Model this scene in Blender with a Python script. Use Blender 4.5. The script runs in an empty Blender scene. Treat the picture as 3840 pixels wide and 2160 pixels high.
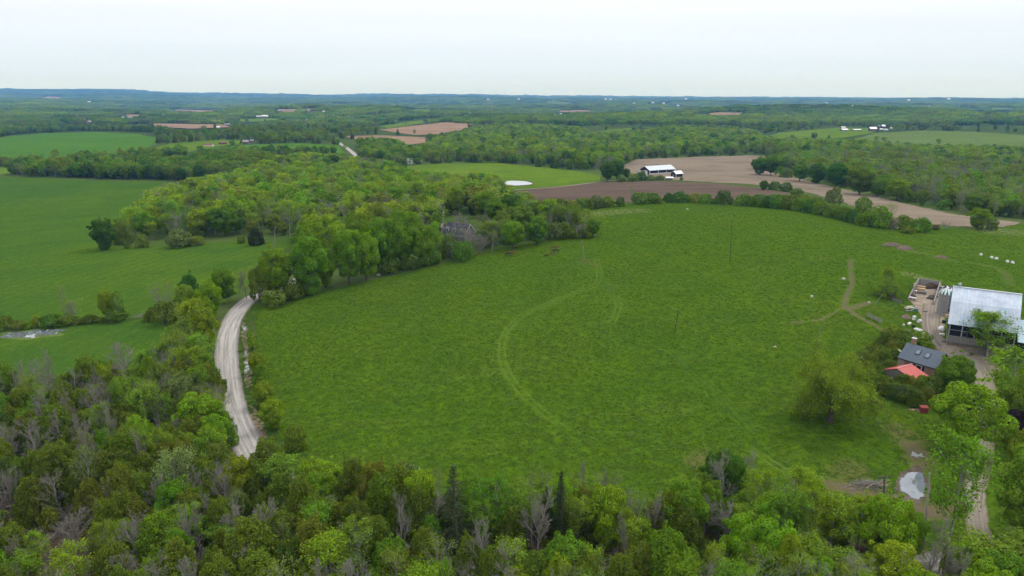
import bpy, math, random
import numpy as np
from mathutils import Vector, Matrix
from mathutils.geometry import delaunay_2d_cdt

rng = np.random.default_rng(7)
random.seed(7)
SC = bpy.context.scene
COL = SC.collection
rad = math.radians

# ------------------------------------------------------------------ camera, sky, sun, exposure
CAMZ = 74.0
PITCH = rad(15.67)
F = 2560.0                      # focal length in pixels of the 3840 px wide photograph
cd = bpy.data.cameras.new('camera')
cam = bpy.data.objects.new('camera', cd)
COL.objects.link(cam)
cam.location = (0, 0, CAMZ)
cam.rotation_euler = (rad(90) - PITCH, 0, 0)
cd.sensor_width = 36.0
cd.lens = 24.0
cd.clip_start = 1.0
cd.clip_end = 90000.0
SC.camera = cam

SUN_EL, SUN_AZ = rad(52), rad(62)     # azimuth measured from +Y towards +X
world = bpy.data.worlds.new('World')
SC.world = world
world.use_nodes = True
wn, wl = world.node_tree.nodes, world.node_tree.links
for n in list(wn):
    wn.remove(n)
w_out = wn.new('ShaderNodeOutputWorld')
w_bg = wn.new('ShaderNodeBackground')
w_bg.inputs['Strength'].default_value = 0.1
w_sky = wn.new('ShaderNodeTexSky')
w_sky.sky_type = 'NISHITA'
w_sky.sun_disc = False
w_sky.sun_elevation = SUN_EL
w_sky.sun_rotation = SUN_AZ
w_sky.altitude = 200
w_tc = wn.new('ShaderNodeTexCoord')
w_sep = wn.new('ShaderNodeSeparateXYZ')
wl.new(w_tc.outputs['Generated'], w_sep.inputs[0])
# an overcast sky grows brighter from the horizon to the zenith (CIE overcast distribution)
w_ramp = wn.new('ShaderNodeValToRGB')
w_ramp.color_ramp.elements[0].position = 0.0
w_ramp.color_ramp.elements[0].color = (7.3, 9.2, 11.8, 1)
w_ramp.color_ramp.elements[1].position = 1.0
w_ramp.color_ramp.elements[1].color = (18.5, 18.7, 19.0, 1)
e = w_ramp.color_ramp.elements.new(0.035)
e.color = (8.4, 9.8, 11.6, 1)
e = w_ramp.color_ramp.elements.new(0.12)
e.color = (10.3, 10.9, 11.9, 1)
wl.new(w_sep.outputs['Z'], w_ramp.inputs[0])
w_map = wn.new('ShaderNodeMapping')
w_map.inputs['Scale'].default_value = (1.2, 1.2, 22.0)
w_noise = wn.new('ShaderNodeTexNoise')
w_noise.inputs['Scale'].default_value = 1.6
w_noise.inputs['Detail'].default_value = 5.0
wl.new(w_tc.outputs['Generated'], w_map.inputs[0])
wl.new(w_map.outputs[0], w_noise.inputs['Vector'])
w_mr = wn.new('ShaderNodeMapRange')
w_mr.inputs['From Min'].default_value = 0.3
w_mr.inputs['From Max'].default_value = 0.7
w_mr.inputs['To Min'].default_value = 0.955
w_mr.inputs['To Max'].default_value = 1.02
wl.new(w_noise.outputs['Fac'], w_mr.inputs['Value'])
w_mul = wn.new('ShaderNodeVectorMath')
w_mul.operation = 'SCALE'
wl.new(w_ramp.outputs[0], w_mul.inputs[0])
wl.new(w_mr.outputs[0], w_mul.inputs['Scale'])
w_mix = wn.new('ShaderNodeMixRGB')
w_mix.inputs['Fac'].default_value = 0.93
wl.new(w_sky.outputs[0], w_mix.inputs[1])
wl.new(w_mul.outputs[0], w_mix.inputs[2])
wl.new(w_mix.outputs[0], w_bg.inputs['Color'])
wl.new(w_bg.outputs[0], w_out.inputs['Surface'])

sd = bpy.data.lights.new('sun', 'SUN')
sd.energy = 1.5
sd.angle = rad(10)
sd.color = (1.0, 0.96, 0.9)
sun = bpy.data.objects.new('sun', sd)
COL.objects.link(sun)
sun.location = (60, 60, 200)
_sd = Vector((math.sin(SUN_AZ) * math.cos(SUN_EL), math.cos(SUN_AZ) * math.cos(SUN_EL), math.sin(SUN_EL)))
sun.rotation_euler = _sd.to_track_quat('Z', 'Y').to_euler()

SC.view_settings.view_transform = 'Standard'
SC.view_settings.look = 'None'
SC.view_settings.exposure = 0.0
SC.view_settings.gamma = 1.0
SC.view_settings.use_curve_mapping = False
SC.render.engine = 'CYCLES'
cy = SC.cycles
cy.max_bounces = 6
cy.diffuse_bounces = 3
cy.glossy_bounces = 2
cy.transmission_bounces = 3
cy.transparent_max_bounces = 6
cy.volume_bounces = 0
cy.use_denoising = True
cy.denoiser = 'OPENIMAGEDENOISE'

# ------------------------------------------------------------------ relief of the land
K = 3840.0 / 2576.0
_f = np.array([0.0, math.cos(PITCH), -math.sin(PITCH)])
_u = np.array([0.0, math.sin(PITCH), math.cos(PITCH)])
_r = np.array([1.0, 0.0, 0.0])
CAM = np.array([0.0, 0.0, CAMZ])


def dirs(px):
    px = np.atleast_2d(np.asarray(px, float))
    dx = (px[:, 0] - 1920.0) / F
    dy = (1080.0 - px[:, 1]) / F
    return _f[None] + dx[:, None] * _r[None] + dy[:, None] * _u[None]


def project(p):
    p = np.atleast_2d(np.asarray(p, float)) - CAM
    z = p @ _f
    return np.stack([1920 + F * (p @ _r) / z, 1080 - F * (p @ _u) / z], 1)


# skyline of the far ridge: photograph x -> y
_skx = np.array([-900, 0, 120, 300, 460, 600, 680, 760, 900, 1100, 1300, 1420, 1650, 1900, 2100, 2400, 2700, 3100, 3840, 4700], float)
_sky = np.array([345, 335, 329, 335, 332, 337, 344, 347, 348, 352, 354, 351, 352, 356, 358, 361, 363, 366, 369, 370], float)
_ang = np.arctan((_skx - 1920) / F)
_elv = np.arctan((1080 - _sky) / F) - PITCH
# an elevated line seen off the axis: correct for the longer slant
_elv = np.arctan(np.tan(_elv) * np.cos(_ang))


def sstep(a, b, t):
    t = np.clip((t - a) / (b - a), 0, 1)
    return t * t * (3 - 2 * t)


def H(x, y):
    x = np.asarray(x, float)
    y = np.asarray(y, float)
    r = np.hypot(x, y)
    az = np.arctan2(x, np.maximum(y, 1e-6))
    az = np.where(y <= 0, np.sign(x) * 1.5, az)
    z = 15.0 * np.exp(-0.5 * (((x - 95) / 135) ** 2 + ((y - 335) / 105) ** 2))
    z += 5.0 * np.exp(-0.5 * (((x - 230) / 90) ** 2 + ((y - 560) / 110) ** 2))
    z += 0.55 * np.sin(x / 41 + 1.0) * np.sin(y / 53 + 0.5) + 0.9 * np.sin(x / 97 + 2.0) * np.cos(y / 83)
    z += 7.0 * sstep(450, 1100, r) * np.sin(x / 260 + 0.6) * np.sin(y / 330 + 1.1)
    far = sstep(1300, 4200, r)
    z += far * (9 * np.sin(x / 520 + 1.7) * np.sin(y / 610 + 0.2) + 7 * np.sin(x / 310 + y / 900) + 6 * np.sin(y / 380 + x / 1400))
    s = np.interp(az, _ang, _elv)
    wob = 1.0 + 0.0 * r
    top = CAMZ + 15500 * np.tan(s) - 14
    z += np.clip(top, 0, None) * np.exp(-((np.minimum(r, 15500) - 15500) / 3600) ** 2) * wob
    # nearer wooded hills in front of the ridge
    def hill(px, py, dist, w, dep, a):
        nonlocal z
        a0 = math.atan((px - 1920) / F)
        z = z + a * np.exp(-0.5 * (((az - a0) * dist / w) ** 2 + ((r - dist) / dep) ** 2))
    hill(420, 340, 10500, 1050, 1100, 66)
    hill(1500, 360, 9600, 1200, 1000, 48)
    hill(1980, 366, 9000, 1300, 900, 36)
    hill(1120, 372, 3300, 300, 260, 20)
    hill(2930, 392, 3000, 330, 300, 22)
    hill(2330, 372, 7000, 620, 600, 26)
    hill(3400, 366, 10200, 1500, 1000, 36)
    hill(60, 350, 7000, 800, 800, 46)
    hill(2480, 408, 2300, 260, 200, 12)
    return z


def ground(px):
    """photograph pixels -> points where those sight lines meet the land"""
    d = dirs(px)
    n = len(d)
    d = d / np.hypot(d[:, 0], d[:, 1])[:, None]
    ts = np.concatenate([np.linspace(40, 900, 500), np.geomspace(905, 21000, 460)])
    below = np.zeros((n, len(ts)), bool)
    for k in range(0, n, 2000):
        dd = d[k:k + 2000]
        P = dd[:, None, :] * ts[None, :, None]
        below[k:k + 2000] = (CAMZ + P[..., 2]) <= H(P[..., 0], P[..., 1])
    hit = below.any(1)
    i = np.where(hit, below.argmax(1), len(ts) - 1)
    hi = ts[i]
    lo = ts[np.maximum(i - 1, 0)]
    for _ in range(22):
        m = 0.5 * (lo + hi)
        b = (CAMZ + d[:, 2] * m) <= H(d[:, 0] * m, d[:, 1] * m)
        hi = np.where(b, m, hi)
        lo = np.where(b, lo, m)
    x, y = d[:, 0] * hi, d[:, 1] * hi
    return np.stack([x, y, H(x, y)], 1)


def disp(pts):
    """coordinates read off the 2576 px wide view -> photograph pixels"""
    return [(a * K, b * K) for a, b in pts]


def dense(poly, step=14.0, closed=True):
    out = []
    n = len(poly)
    for i in range(n if closed else n - 1):
        a, b = np.array(poly[i], float), np.array(poly[(i + 1) % n], float)
        k = max(1, int(np.hypot(*(b - a)) / step))
        for j in range(k):
            out.append(a + (b - a) * j / k)
    if not closed:
        out.append(np.array(poly[-1], float))
    return np.array(out)


def inside(pts, poly):
    x, y = pts[:, 0], pts[:, 1]
    c = np.zeros(len(pts), bool)
    px, py = poly[:, 0], poly[:, 1]
    j = len(poly) - 1
    for i in range(len(poly)):
        if py[i] != py[j]:
            t = ((py[i] > y) != (py[j] > y)) & (x < (px[j] - px[i]) * (y - py[i]) / (py[j] - py[i]) + px[i])
            c ^= t
        j = i
    return c


def seg_dist(pts, line):
    """distance in plan of points from a polyline"""
    best = np.full(len(pts), 1e9)
    for a, b in zip(line[:-1], line[1:]):
        ab = b[:2] - a[:2]
        L = max(1e-9, ab @ ab)
        t = np.clip(((pts[:, :2] - a[:2]) @ ab) / L, 0, 1)
        q = a[:2] + t[:, None] * ab
        best = np.minimum(best, np.hypot(*(pts[:, :2] - q).T))
    return best


def catmull(P, step):
    P = np.asarray(P, float)
    Q = np.vstack([2 * P[0] - P[1], P, 2 * P[-1] - P[-2]])
    out = []
    for i in range(1, len(Q) - 2):
        p0, p1, p2, p3 = Q[i - 1], Q[i], Q[i + 1], Q[i + 2]
        k = max(2, int(np.hypot(*(p2 - p1)[:2]) / step))
        for t in np.arange(k) / k:
            out.append(0.5 * ((2 * p1) + (-p0 + p2) * t + (2 * p0 - 5 * p1 + 4 * p2 - p3) * t * t + (-p0 + 3 * p1 - 3 * p2 + p3) * t ** 3))
    out.append(P[-1])
    return np.array(out)


# ------------------------------------------------------------------ mesh and object helpers
def mesh_np(name, V, faces, mats=None, smooth=False, mat_idx=None):
    """faces: list of (k x 3 or k x 4) index arrays"""
    me = bpy.data.meshes.new(name)
    V = np.asarray(V, np.float32)
    me.vertices.add(len(V))
    me.vertices.foreach_set('co', V.ravel())
    faces = [np.asarray(f, np.int32) for f in faces if len(f)]
    loops = np.concatenate([f.ravel() for f in faces])
    sizes = np.concatenate([np.full(len(f), f.shape[1], np.int32) for f in faces])
    starts = np.concatenate([[0], np.cumsum(sizes)[:-1]]).astype(np.int32)
    me.loops.add(len(loops))
    me.loops.foreach_set('vertex_index', loops)
    me.polygons.add(len(sizes))
    me.polygons.foreach_set('loop_start', starts)
    if smooth:
        me.polygons.foreach_set('use_smooth', np.ones(len(sizes), bool))
    for m in (mats or []):
        me.materials.append(m)
    if mat_idx is not None:
        me.polygons.foreach_set('material_index', np.asarray(mat_idx, np.int32))
    me.update(calc_edges=True)
    return me


def attr(me, name, vals):
    a = me.attributes.new(name, 'FLOAT', 'POINT')
    a.data.foreach_set('value', np.asarray(vals, np.float32))


def new_obj(name, data, parent=None):
    o = bpy.data.objects.new(name, data)
    COL.objects.link(o)
    if parent is not None:
        o.parent = parent
    return o


def tag(o, label=None, cat=None, group=None, kind=None):
    if label:
        o['label'] = label
    if cat:
        o['category'] = cat
    if group:
        o['group'] = group
    if kind:
        o['kind'] = kind
    return o


def thing(name, label, cat, loc=(0, 0, 0), rotz=0.0, group=None, scale=(1, 1, 1)):
    o = bpy.data.objects.new(name, None)
    COL.objects.link(o)
    o.location = loc
    o.rotation_euler = (0, 0, rotz)
    o.scale = scale
    o.empty_display_size = 0.5
    return tag(o, label, cat, group)


class MB:
    """collects boxes, prisms and tubes into one mesh"""
    def __init__(self):
        self.v, self.f = [], []

    def add(self, V, Fs):
        b = len(self.v)
        self.v += [tuple(map(float, p)) for p in V]
        self.f += [tuple(i + b for i in f) for f in Fs]
        return self

    def box(self, c, s, rz=0.0, tilt=None):
        hx, hy, hz = s[0] / 2, s[1] / 2, s[2] / 2
        P = [(-hx, -hy, -hz), (hx, -hy, -hz), (hx, hy, -hz), (-hx, hy, -hz), (-hx, -hy, hz), (hx, -hy, hz), (hx, hy, hz), (-hx, hy, hz)]
        M = Matrix.Rotation(rz, 3, 'Z')
        if tilt:
            M = M @ Matrix.Rotation(tilt[0], 3, tilt[1])
        return self.add([M @ Vector(p) + Vector(c) for p in P],
                        [(0, 3, 2, 1), (4, 5, 6, 7), (0, 1, 5, 4), (1, 2, 6, 5), (2, 3, 7, 6), (3, 0, 4, 7)])

    def beam(self, a, b, w, h=None):
        h = h or w
        a, b = Vector(a), Vector(b)
        d = (b - a).normalized()
        up = Vector((0, 0, 1)) if abs(d.z) < 0.95 else Vector((0, 1, 0))
        s = d.cross(up).normalized() * w / 2
        t = s.cross(d).normalized() * h / 2
        P = [a - s - t, a + s - t, a + s + t, a - s + t, b - s - t, b + s - t, b + s + t, b - s + t]
        return self.add(P, [(0, 3, 2, 1), (4, 5, 6, 7), (0, 1, 5, 4), (1, 2, 6, 5), (2, 3, 7, 6), (3, 0, 4, 7)])

    def tube(self, pts, rs, n=8, cap=True):
        pts = [Vector(p) for p in pts]
        b = len(self.v)
        for i, p in enumerate(pts):
            d = (pts[min(i + 1, len(pts) - 1)] - pts[max(i - 1, 0)]).normalized()
            up = Vector((0, 0, 1)) if abs(d.z) < 0.9 else Vector((1, 0, 0))
            s = d.cross(up).normalized()
            t = s.cross(d).normalized()
            for k in range(n):
                a = 2 * math.pi * k / n
                q = p + (s * math.cos(a) + t * math.sin(a)) * rs[i]
                self.v.append(tuple(q))
        for i in range(len(pts) - 1):
            for k in range(n):
                self.f.append((b + i * n + k, b + i * n + (k + 1) % n, b + (i + 1) * n + (k + 1) % n, b + (i + 1) * n + k))
        if cap:
            self.f.append(tuple(b + k for k in range(n))[::-1])
            self.f.append(tuple(b + (len(pts) - 1) * n + k for k in range(n)))
        return self

    def build(self, name, mat, parent=None, bevel=0.0, smooth=False):
        me = bpy.data.meshes.new(name)
        me.from_pydata(self.v, [], self.f)
        me.materials.append(mat)
        me.update()
        import bmesh
        bm = bmesh.new()
        bm.from_mesh(me)
        bmesh.ops.recalc_face_normals(bm, faces=bm.faces)
        bm.to_mesh(me)
        bm.free()
        if smooth:
            me.polygons.foreach_set('use_smooth', np.ones(len(me.polygons), bool))
        o = new_obj(name, me, parent)
        if bevel:
            md = o.modifiers.new('edge', 'BEVEL')
            md.width = bevel
            md.segments = 1
        return o


# ------------------------------------------------------------------ materials
def mat_new(name):
    m = bpy.data.materials.new(name)
    m.use_nodes = True
    nt = m.node_tree
    for n in list(nt.nodes):
        nt.nodes.remove(n)
    out = nt.nodes.new('ShaderNodeOutputMaterial')
    return m, nt, out


class NT:
    def __init__(self, nt):
        self.nt = nt

    def n(self, t, **kw):
        nd = self.nt.nodes.new(t)
        for k, v in kw.items():
            if hasattr(nd, k) and k not in nd.inputs:
                setattr(nd, k, v)
            else:
                nd.inputs[k].default_value = v
        return nd

    def l(self, a, b):
        self.nt.links.new(a, b)

    def pos(self, scale=(1, 1, 1), rot=0.0, obj=False):
        if obj:
            src = self.n('ShaderNodeTexCoord').outputs['Object']
        else:
            src = self.n('ShaderNodeNewGeometry').outputs['Position']
        m = self.n('ShaderNodeMapping')
        m.inputs['Scale'].default_value = scale
        m.inputs['Rotation'].default_value = (0, 0, rot)
        self.l(src, m.inputs[0])
        return m.outputs[0]

    def noise(self, vec, scale, detail=3.0, rough=0.55, dist=0.0):
        t = self.n('ShaderNodeTexNoise')
        t.inputs['Scale'].default_value = scale
        t.inputs['Detail'].default_value = detail
        t.inputs['Roughness'].default_value = rough
        t.inputs['Distortion'].default_value = dist
        self.l(vec, t.inputs['Vector'])
        return t.outputs['Fac']

    def mr(self, v, a, b, c=0.0, d=1.0, smooth=False):
        t = self.n('ShaderNodeMapRange')
        if smooth:
            t.interpolation_type = 'SMOOTHSTEP'
        for k, x in zip(('From Min', 'From Max', 'To Min', 'To Max'), (a, b, c, d)):
            t.inputs[k].default_value = x
        self.l(v, t.inputs['Value'])
        return t.outputs[0]

    def mix(self, fac, a, b, mode='MIX'):
        t = self.n('ShaderNodeMixRGB')
        t.blend_type = mode
        for i, v in ((0, fac), (1, a), (2, b)):
            if isinstance(v, (int, float)):
                t.inputs[i].default_value = v
            elif isinstance(v, tuple):
                t.inputs[i].default_value = v if len(v) == 4 else (*v, 1)
            else:
                self.l(v, t.inputs[i])
        return t.outputs[0]

    def math(self, op, a, b=0.0):
        t = self.n('ShaderNodeMath')
        t.operation = op
        for i, v in ((0, a), (1, b)):
            if isinstance(v, (int, float)):
                t.inputs[i].default_value = v
            else:
                self.l(v, t.inputs[i])
        return t.outputs[0]

    def attr(self, name, typ='GEOMETRY', out='Fac'):
        t = self.n('ShaderNodeAttribute')
        t.attribute_type = typ
        t.attribute_name = name
        return t.outputs[out]

    def bsdf(self, out, col, rough=0.8, spec=0.25, metal=0.0, bump=None, bump_dist=0.1, bump_str=1.0):
        b = self.n('ShaderNodeBsdfPrincipled')
        for k, v in (('Base Color', col), ('Roughness', rough), ('Metallic', metal)):
            if isinstance(v, (int, float)):
                b.inputs[k].default_value = v
            elif isinstance(v, tuple):
                b.inputs[k].default_value = v if len(v) == 4 else (*v, 1)
            else:
                self.l(v, b.inputs[k])
        b.inputs['Specular IOR Level'].default_value = spec
        if bump is not None:
            bp = self.n('ShaderNodeBump')
            bp.inputs['Strength'].default_value = bump_str
            bp.inputs['Distance'].default_value = bump_dist
            self.l(bump, bp.inputs['Height'])
            self.l(bp.outputs[0], b.inputs['Normal'])
        if out is not None:
            self.l(b.outputs[0], out.inputs['Surface'])
        return b


def simple_mat(name, col, rough=0.7, spec=0.3, metal=0.0, var=0.25, scale=2.0, col2=None, detail=4.0, bump=0.0, stretch=(1, 1, 1), obj=True):
    """a base colour broken up by grain and blotches"""
    m, nt, out = mat_new(name)
    t = NT(nt)
    v = t.pos(stretch, obj=obj)
    n1 = t.noise(v, scale, detail, 0.6)
    c2 = col2 or tuple(min(1, x * (1 - var)) for x in col)
    c = t.mix(t.mr(n1, 0.3, 0.7), col, c2)
    n2 = t.noise(v, scale * 9, 2.0)
    c = t.mix(t.mr(n2, 0.25, 0.75, 0.0, 0.35), c, tuple(x * 0.6 for x in c2))
    t.bsdf(out, c, rough, spec, metal, n2 if bump else None, bump)
    return m
# ------------------------------------------------------------------ land materials
def grass_mat(name, base, bright, dark, pale, s=1.0, masks=False, rows=None, dirt=(0.108, 0.080, 0.057), bump=0.35, fine=1.0, wild=0.0):
    m, nt, out = mat_new(name)
    t = NT(nt)
    v = t.pos()
    big = t.noise(v, 0.016 * s, 4.0, 0.6, 0.4)
    mid = t.noise(v, 0.075 * s, 4.0, 0.6, 0.6)
    vs = t.pos((0.25, 1.0, 1.0), 0.35)
    streak = t.noise(vs, 0.11 * s, 5.0, 0.65, 0.8)
    tuft = t.noise(v, 0.55 * fine, 4.0, 0.7)
    tuft2 = t.noise(v, 1.7 * fine, 3.0, 0.7)
    c = t.mix(t.mr(big, 0.36, 0.64, 0, 1, True), base, bright)
    c = t.mix(t.mr(mid, 0.45, 0.72, 0, 0.7, True), c, dark)
    c = t.mix(t.mr(streak, 0.46, 0.78, 0, 0.6, True), c, pale)
    k = t.math('MULTIPLY', t.mr(tuft, 0.3, 0.7, 0.74, 1.26), t.mr(tuft2, 0.3, 0.7, 0.70, 1.3))
    sc = t.n('ShaderNodeVectorMath')
    sc.operation = 'SCALE'
    t.l(c, sc.inputs[0])
    t.l(k, sc.inputs['Scale'])
    c = sc.outputs[0]
    if rows:
        ang, per, amt = rows
        w = t.n('ShaderNodeTexWave')
        w.bands_direction = 'X'
        w.inputs['Scale'].default_value = 1.0
        w.inputs['Distortion'].default_value = 1.2
        w.inputs['Detail'].default_value = 2.0
        w.inputs['Detail Scale'].default_value = 0.4
        t.l(t.pos((2 * math.pi / per / 20 * 1.0,) * 3, ang), w.inputs['Vector'])
        c = t.mix(t.math('MULTIPLY', w.outputs['Fac'], amt), c, dark)
    if wild:
        wn_ = t.noise(v, 0.05, 5.0, 0.65, 0.5)
        c = t.mix(t.mr(wn_, 0.5, 0.7, 0, wild, True), c, (0.12, 0.1, 0.05))
    h = t.math('ADD', t.math('MULTIPLY', tuft, 1.0), t.math('MULTIPLY', tuft2, 0.5))
    if masks:
        edge = t.noise(v, 0.5, 5.0, 0.7)
        edge2 = t.noise(v, 2.2, 3.0, 0.7)
        e_ = t.math('ADD', t.math('MULTIPLY', t.math('SUBTRACT', edge, 0.5), 1.3), t.math('MULTIPLY', t.math('SUBTRACT', edge2, 0.5), 0.7))
        pm = t.math('ADD', t.attr('pale'), e_)
        c = t.mix(t.mr(pm, 0.35, 0.95, 0, 0.75), c, (0.17, 0.19, 0.075))
        lm = t.math('ADD', t.attr('worn'), e_)
        c = t.mix(t.mr(lm, 0.35, 0.9, 0, 0.8), c, (0.13, 0.105, 0.05))
        dm = t.math('ADD', t.attr('dirt'), e_)
        dcol = t.mix(t.mr(edge2, 0.3, 0.7), dirt, tuple(x * 1.35 for x in dirt))
        c = t.mix(t.mr(dm, 0.40, 0.95, 0, 0.8), c, dcol)
    t.bsdf(out, c, 0.95, 0.0, 0, h, bump)
    return m


def soil_mat(name, a, b, green=0.0, ang=0.3, stretch=0.12, s=0.12):
    m, nt, out = mat_new(name)
    t = NT(nt)
    v = t.pos()
    n1 = t.noise(t.pos((stretch, 1, 1), ang), s, 5.0, 0.65, 0.5)
    n2 = t.noise(v, 0.018, 4.0, 0.6, 0.6)
    n3 = t.noise(v, 0.9, 4.0, 0.7)
    c = t.mix(t.mr(n1, 0.32, 0.68), a, b)
    c = t.mix(t.mr(n2, 0.45, 0.7, 0, 0.6, True), c, tuple(x * 0.72 for x in a))
    if green:
        c = t.mix(t.mr(t.noise(v, 0.03, 5.0, 0.7, 1.0), 0.55, 0.72, 0, green), c, (0.07, 0.085, 0.03))
    sc = t.n('ShaderNodeVectorMath')
    sc.operation = 'SCALE'
    t.l(c, sc.inputs[0])
    t.l(t.mr(n3, 0.25, 0.75, 0.72, 1.28), sc.inputs['Scale'])
    t.bsdf(out, sc.outputs[0], 0.95, 0.0, 0, n3, 0.25)
    return m


def gravel_mat(name, base, side, ruts=True):
    m, nt, out = mat_new(name)
    t = NT(nt)
    v = t.pos()
    uv = t.n('ShaderNodeUVMap').outputs[0]
    mp = t.n('ShaderNodeMapping')
    mp.inputs['Scale'].default_value = (9.0, 0.05, 1)
    t.l(uv, mp.inputs[0])
    lines = t.noise(mp.outputs[0], 1.0, 4.0, 0.7, 0.2)
    sp = t.n('ShaderNodeSeparateXYZ')
    t.l(uv, sp.inputs[0])
    fine = t.noise(v, 3.0, 3.0, 0.7)
    blot = t.noise(v, 0.16, 5.0, 0.7, 0.6)
    c = t.mix(t.mr(lines, 0.38, 0.62), base, tuple(x * 0.58 for x in base))
    c = t.mix(t.mr(blot, 0.52, 0.75, 0, 0.55), c, tuple(x * y for x, y in zip(base, (0.72, 0.62, 0.5))))
    if ruts:
        w = t.n('ShaderNodeMath', operation='ABSOLUTE')
        t.l(t.math('SUBTRACT', sp.outputs[0], 0.5), w.inputs[0])
        eg = t.math('ADD', t.mr(w.outputs[0], 0.33, 0.5), t.math('MULTIPLY', t.math('SUBTRACT', t.noise(v, 0.6, 4.0, 0.7), 0.5), 0.7))
        c = t.mix(t.mr(eg, 0.2, 0.8, 0, 0.9), c, side)
        rut = t.n('ShaderNodeMath', operation='ABSOLUTE')
        t.l(t.math('SUBTRACT', w.outputs[0], 0.17), rut.inputs[0])
        c = t.mix(t.mr(rut.outputs[0], 0.0, 0.07, 0.4, 0.0), c, tuple(min(1, x * 1.25) for x in base))
    sc = t.n('ShaderNodeVectorMath')
    sc.operation = 'SCALE'
    t.l(c, sc.inputs[0])
    t.l(t.mr(fine, 0.25, 0.75, 0.8, 1.2), sc.inputs['Scale'])
    t.bsdf(out, sc.outputs[0], 0.95, 0.1, 0, fine, 0.03)
    return m


def water_mat(name, col=(0.05, 0.06, 0.05), rough=0.04):
    m, nt, out = mat_new(name)
    t = NT(nt)
    n = t.noise(t.pos(), 1.2, 3.0)
    b = t.bsdf(out, col, rough, 0.5, 0, n, 0.01)
    b.inputs['IOR'].default_value = 1.33
    b.inputs['Coat Weight'].default_value = 1.0
    b.inputs['Coat Roughness'].default_value = 0.03
    return m


M = {}
M['pasture'] = grass_mat('pasture_grass', (0.053, 0.105, 0.005), (0.066, 0.117, 0.005), (0.042, 0.094, 0.006), (0.078, 0.118, 0.014), masks=True)
M['crop'] = grass_mat('young_crop', (0.045, 0.096, 0.010), (0.068, 0.118, 0.007), (0.031, 0.080, 0.012), (0.066, 0.110, 0.014), s=0.6, rows=(0.25, 6.0, 0.35), bump=0.2, fine=1.2)
M['crop_far'] = grass_mat('far_young_crop', (0.050, 0.125, 0.013), (0.062, 0.14, 0.012), (0.042, 0.11, 0.016), (0.07, 0.135, 0.02), s=0.4, bump=0.2)
M['meadow'] = grass_mat('meadow_grass', (0.075, 0.135, 0.009), (0.098, 0.155, 0.010), (0.055, 0.115, 0.01), (0.12, 0.155, 0.03), s=0.6, bump=0.2)
M['hay'] = grass_mat('pale_hay_grass', (0.085, 0.13, 0.03), (0.1, 0.145, 0.035), (0.06, 0.11, 0.028), (0.15, 0.165, 0.07), s=0.5, bump=0.2)
M['stubble'] = soil_mat('corn_stubble', (0.165, 0.132, 0.098), (0.22, 0.178, 0.132), green=0.35)
M['soil'] = soil_mat('worked_soil', (0.085, 0.062, 0.046), (0.125, 0.09, 0.068), s=0.09)
M['redsoil'] = soil_mat('red_brown_soil', (0.19, 0.125, 0.085), (0.28, 0.20, 0.135), green=0.2, s=0.03)
M['yard'] = soil_mat('yard_dirt', (0.19, 0.15, 0.115), (0.30, 0.25, 0.2), stretch=0.5, s=0.4)
M['gravel'] = gravel_mat('road_gravel', (0.38, 0.355, 0.33), (0.15, 0.14, 0.125))
M['lane'] = gravel_mat('lane_gravel', (0.25, 0.215, 0.175), (0.13, 0.12, 0.06))
M['water'] = water_mat('pond_water')


def flood_mat():
    m, nt, out = mat_new('flooded_ground')
    t = NT(nt)
    v = t.pos()
    a = t.noise(t.pos((1, 0.55, 1)), 0.55, 5.0, 0.75, 0.6)
    wet = t.mr(a, 0.34, 0.46)
    w = t.bsdf(None, t.mix(t.noise(v, 0.25, 3.0), (0.08, 0.095, 0.11), (0.20, 0.23, 0.27)), 0.06, 0.5)  # pale blue-grey base: mud, with some of the sky's reflection put into the colour
    w.inputs['Coat Weight'].default_value = 1.0
    w.inputs['Coat Roughness'].default_value = 0.03
    g = t.bsdf(None, t.mix(t.noise(v, 0.9, 4.0), (0.07, 0.075, 0.03), (0.15, 0.13, 0.085)), 0.95, 0.0)
    mx = nt.nodes.new('ShaderNodeMixShader')
    t.l(wet, mx.inputs[0])
    t.l(g.outputs[0], mx.inputs[1])
    t.l(w.outputs[0], mx.inputs[2])
    t.l(mx.outputs[0], out.inputs['Surface'])
    return m


M['muddy_sky_water'] = flood_mat()
M['mud'] = soil_mat('wet_mud', (0.075, 0.06, 0.045), (0.16, 0.135, 0.1), stretch=0.6, s=0.35)


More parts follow.
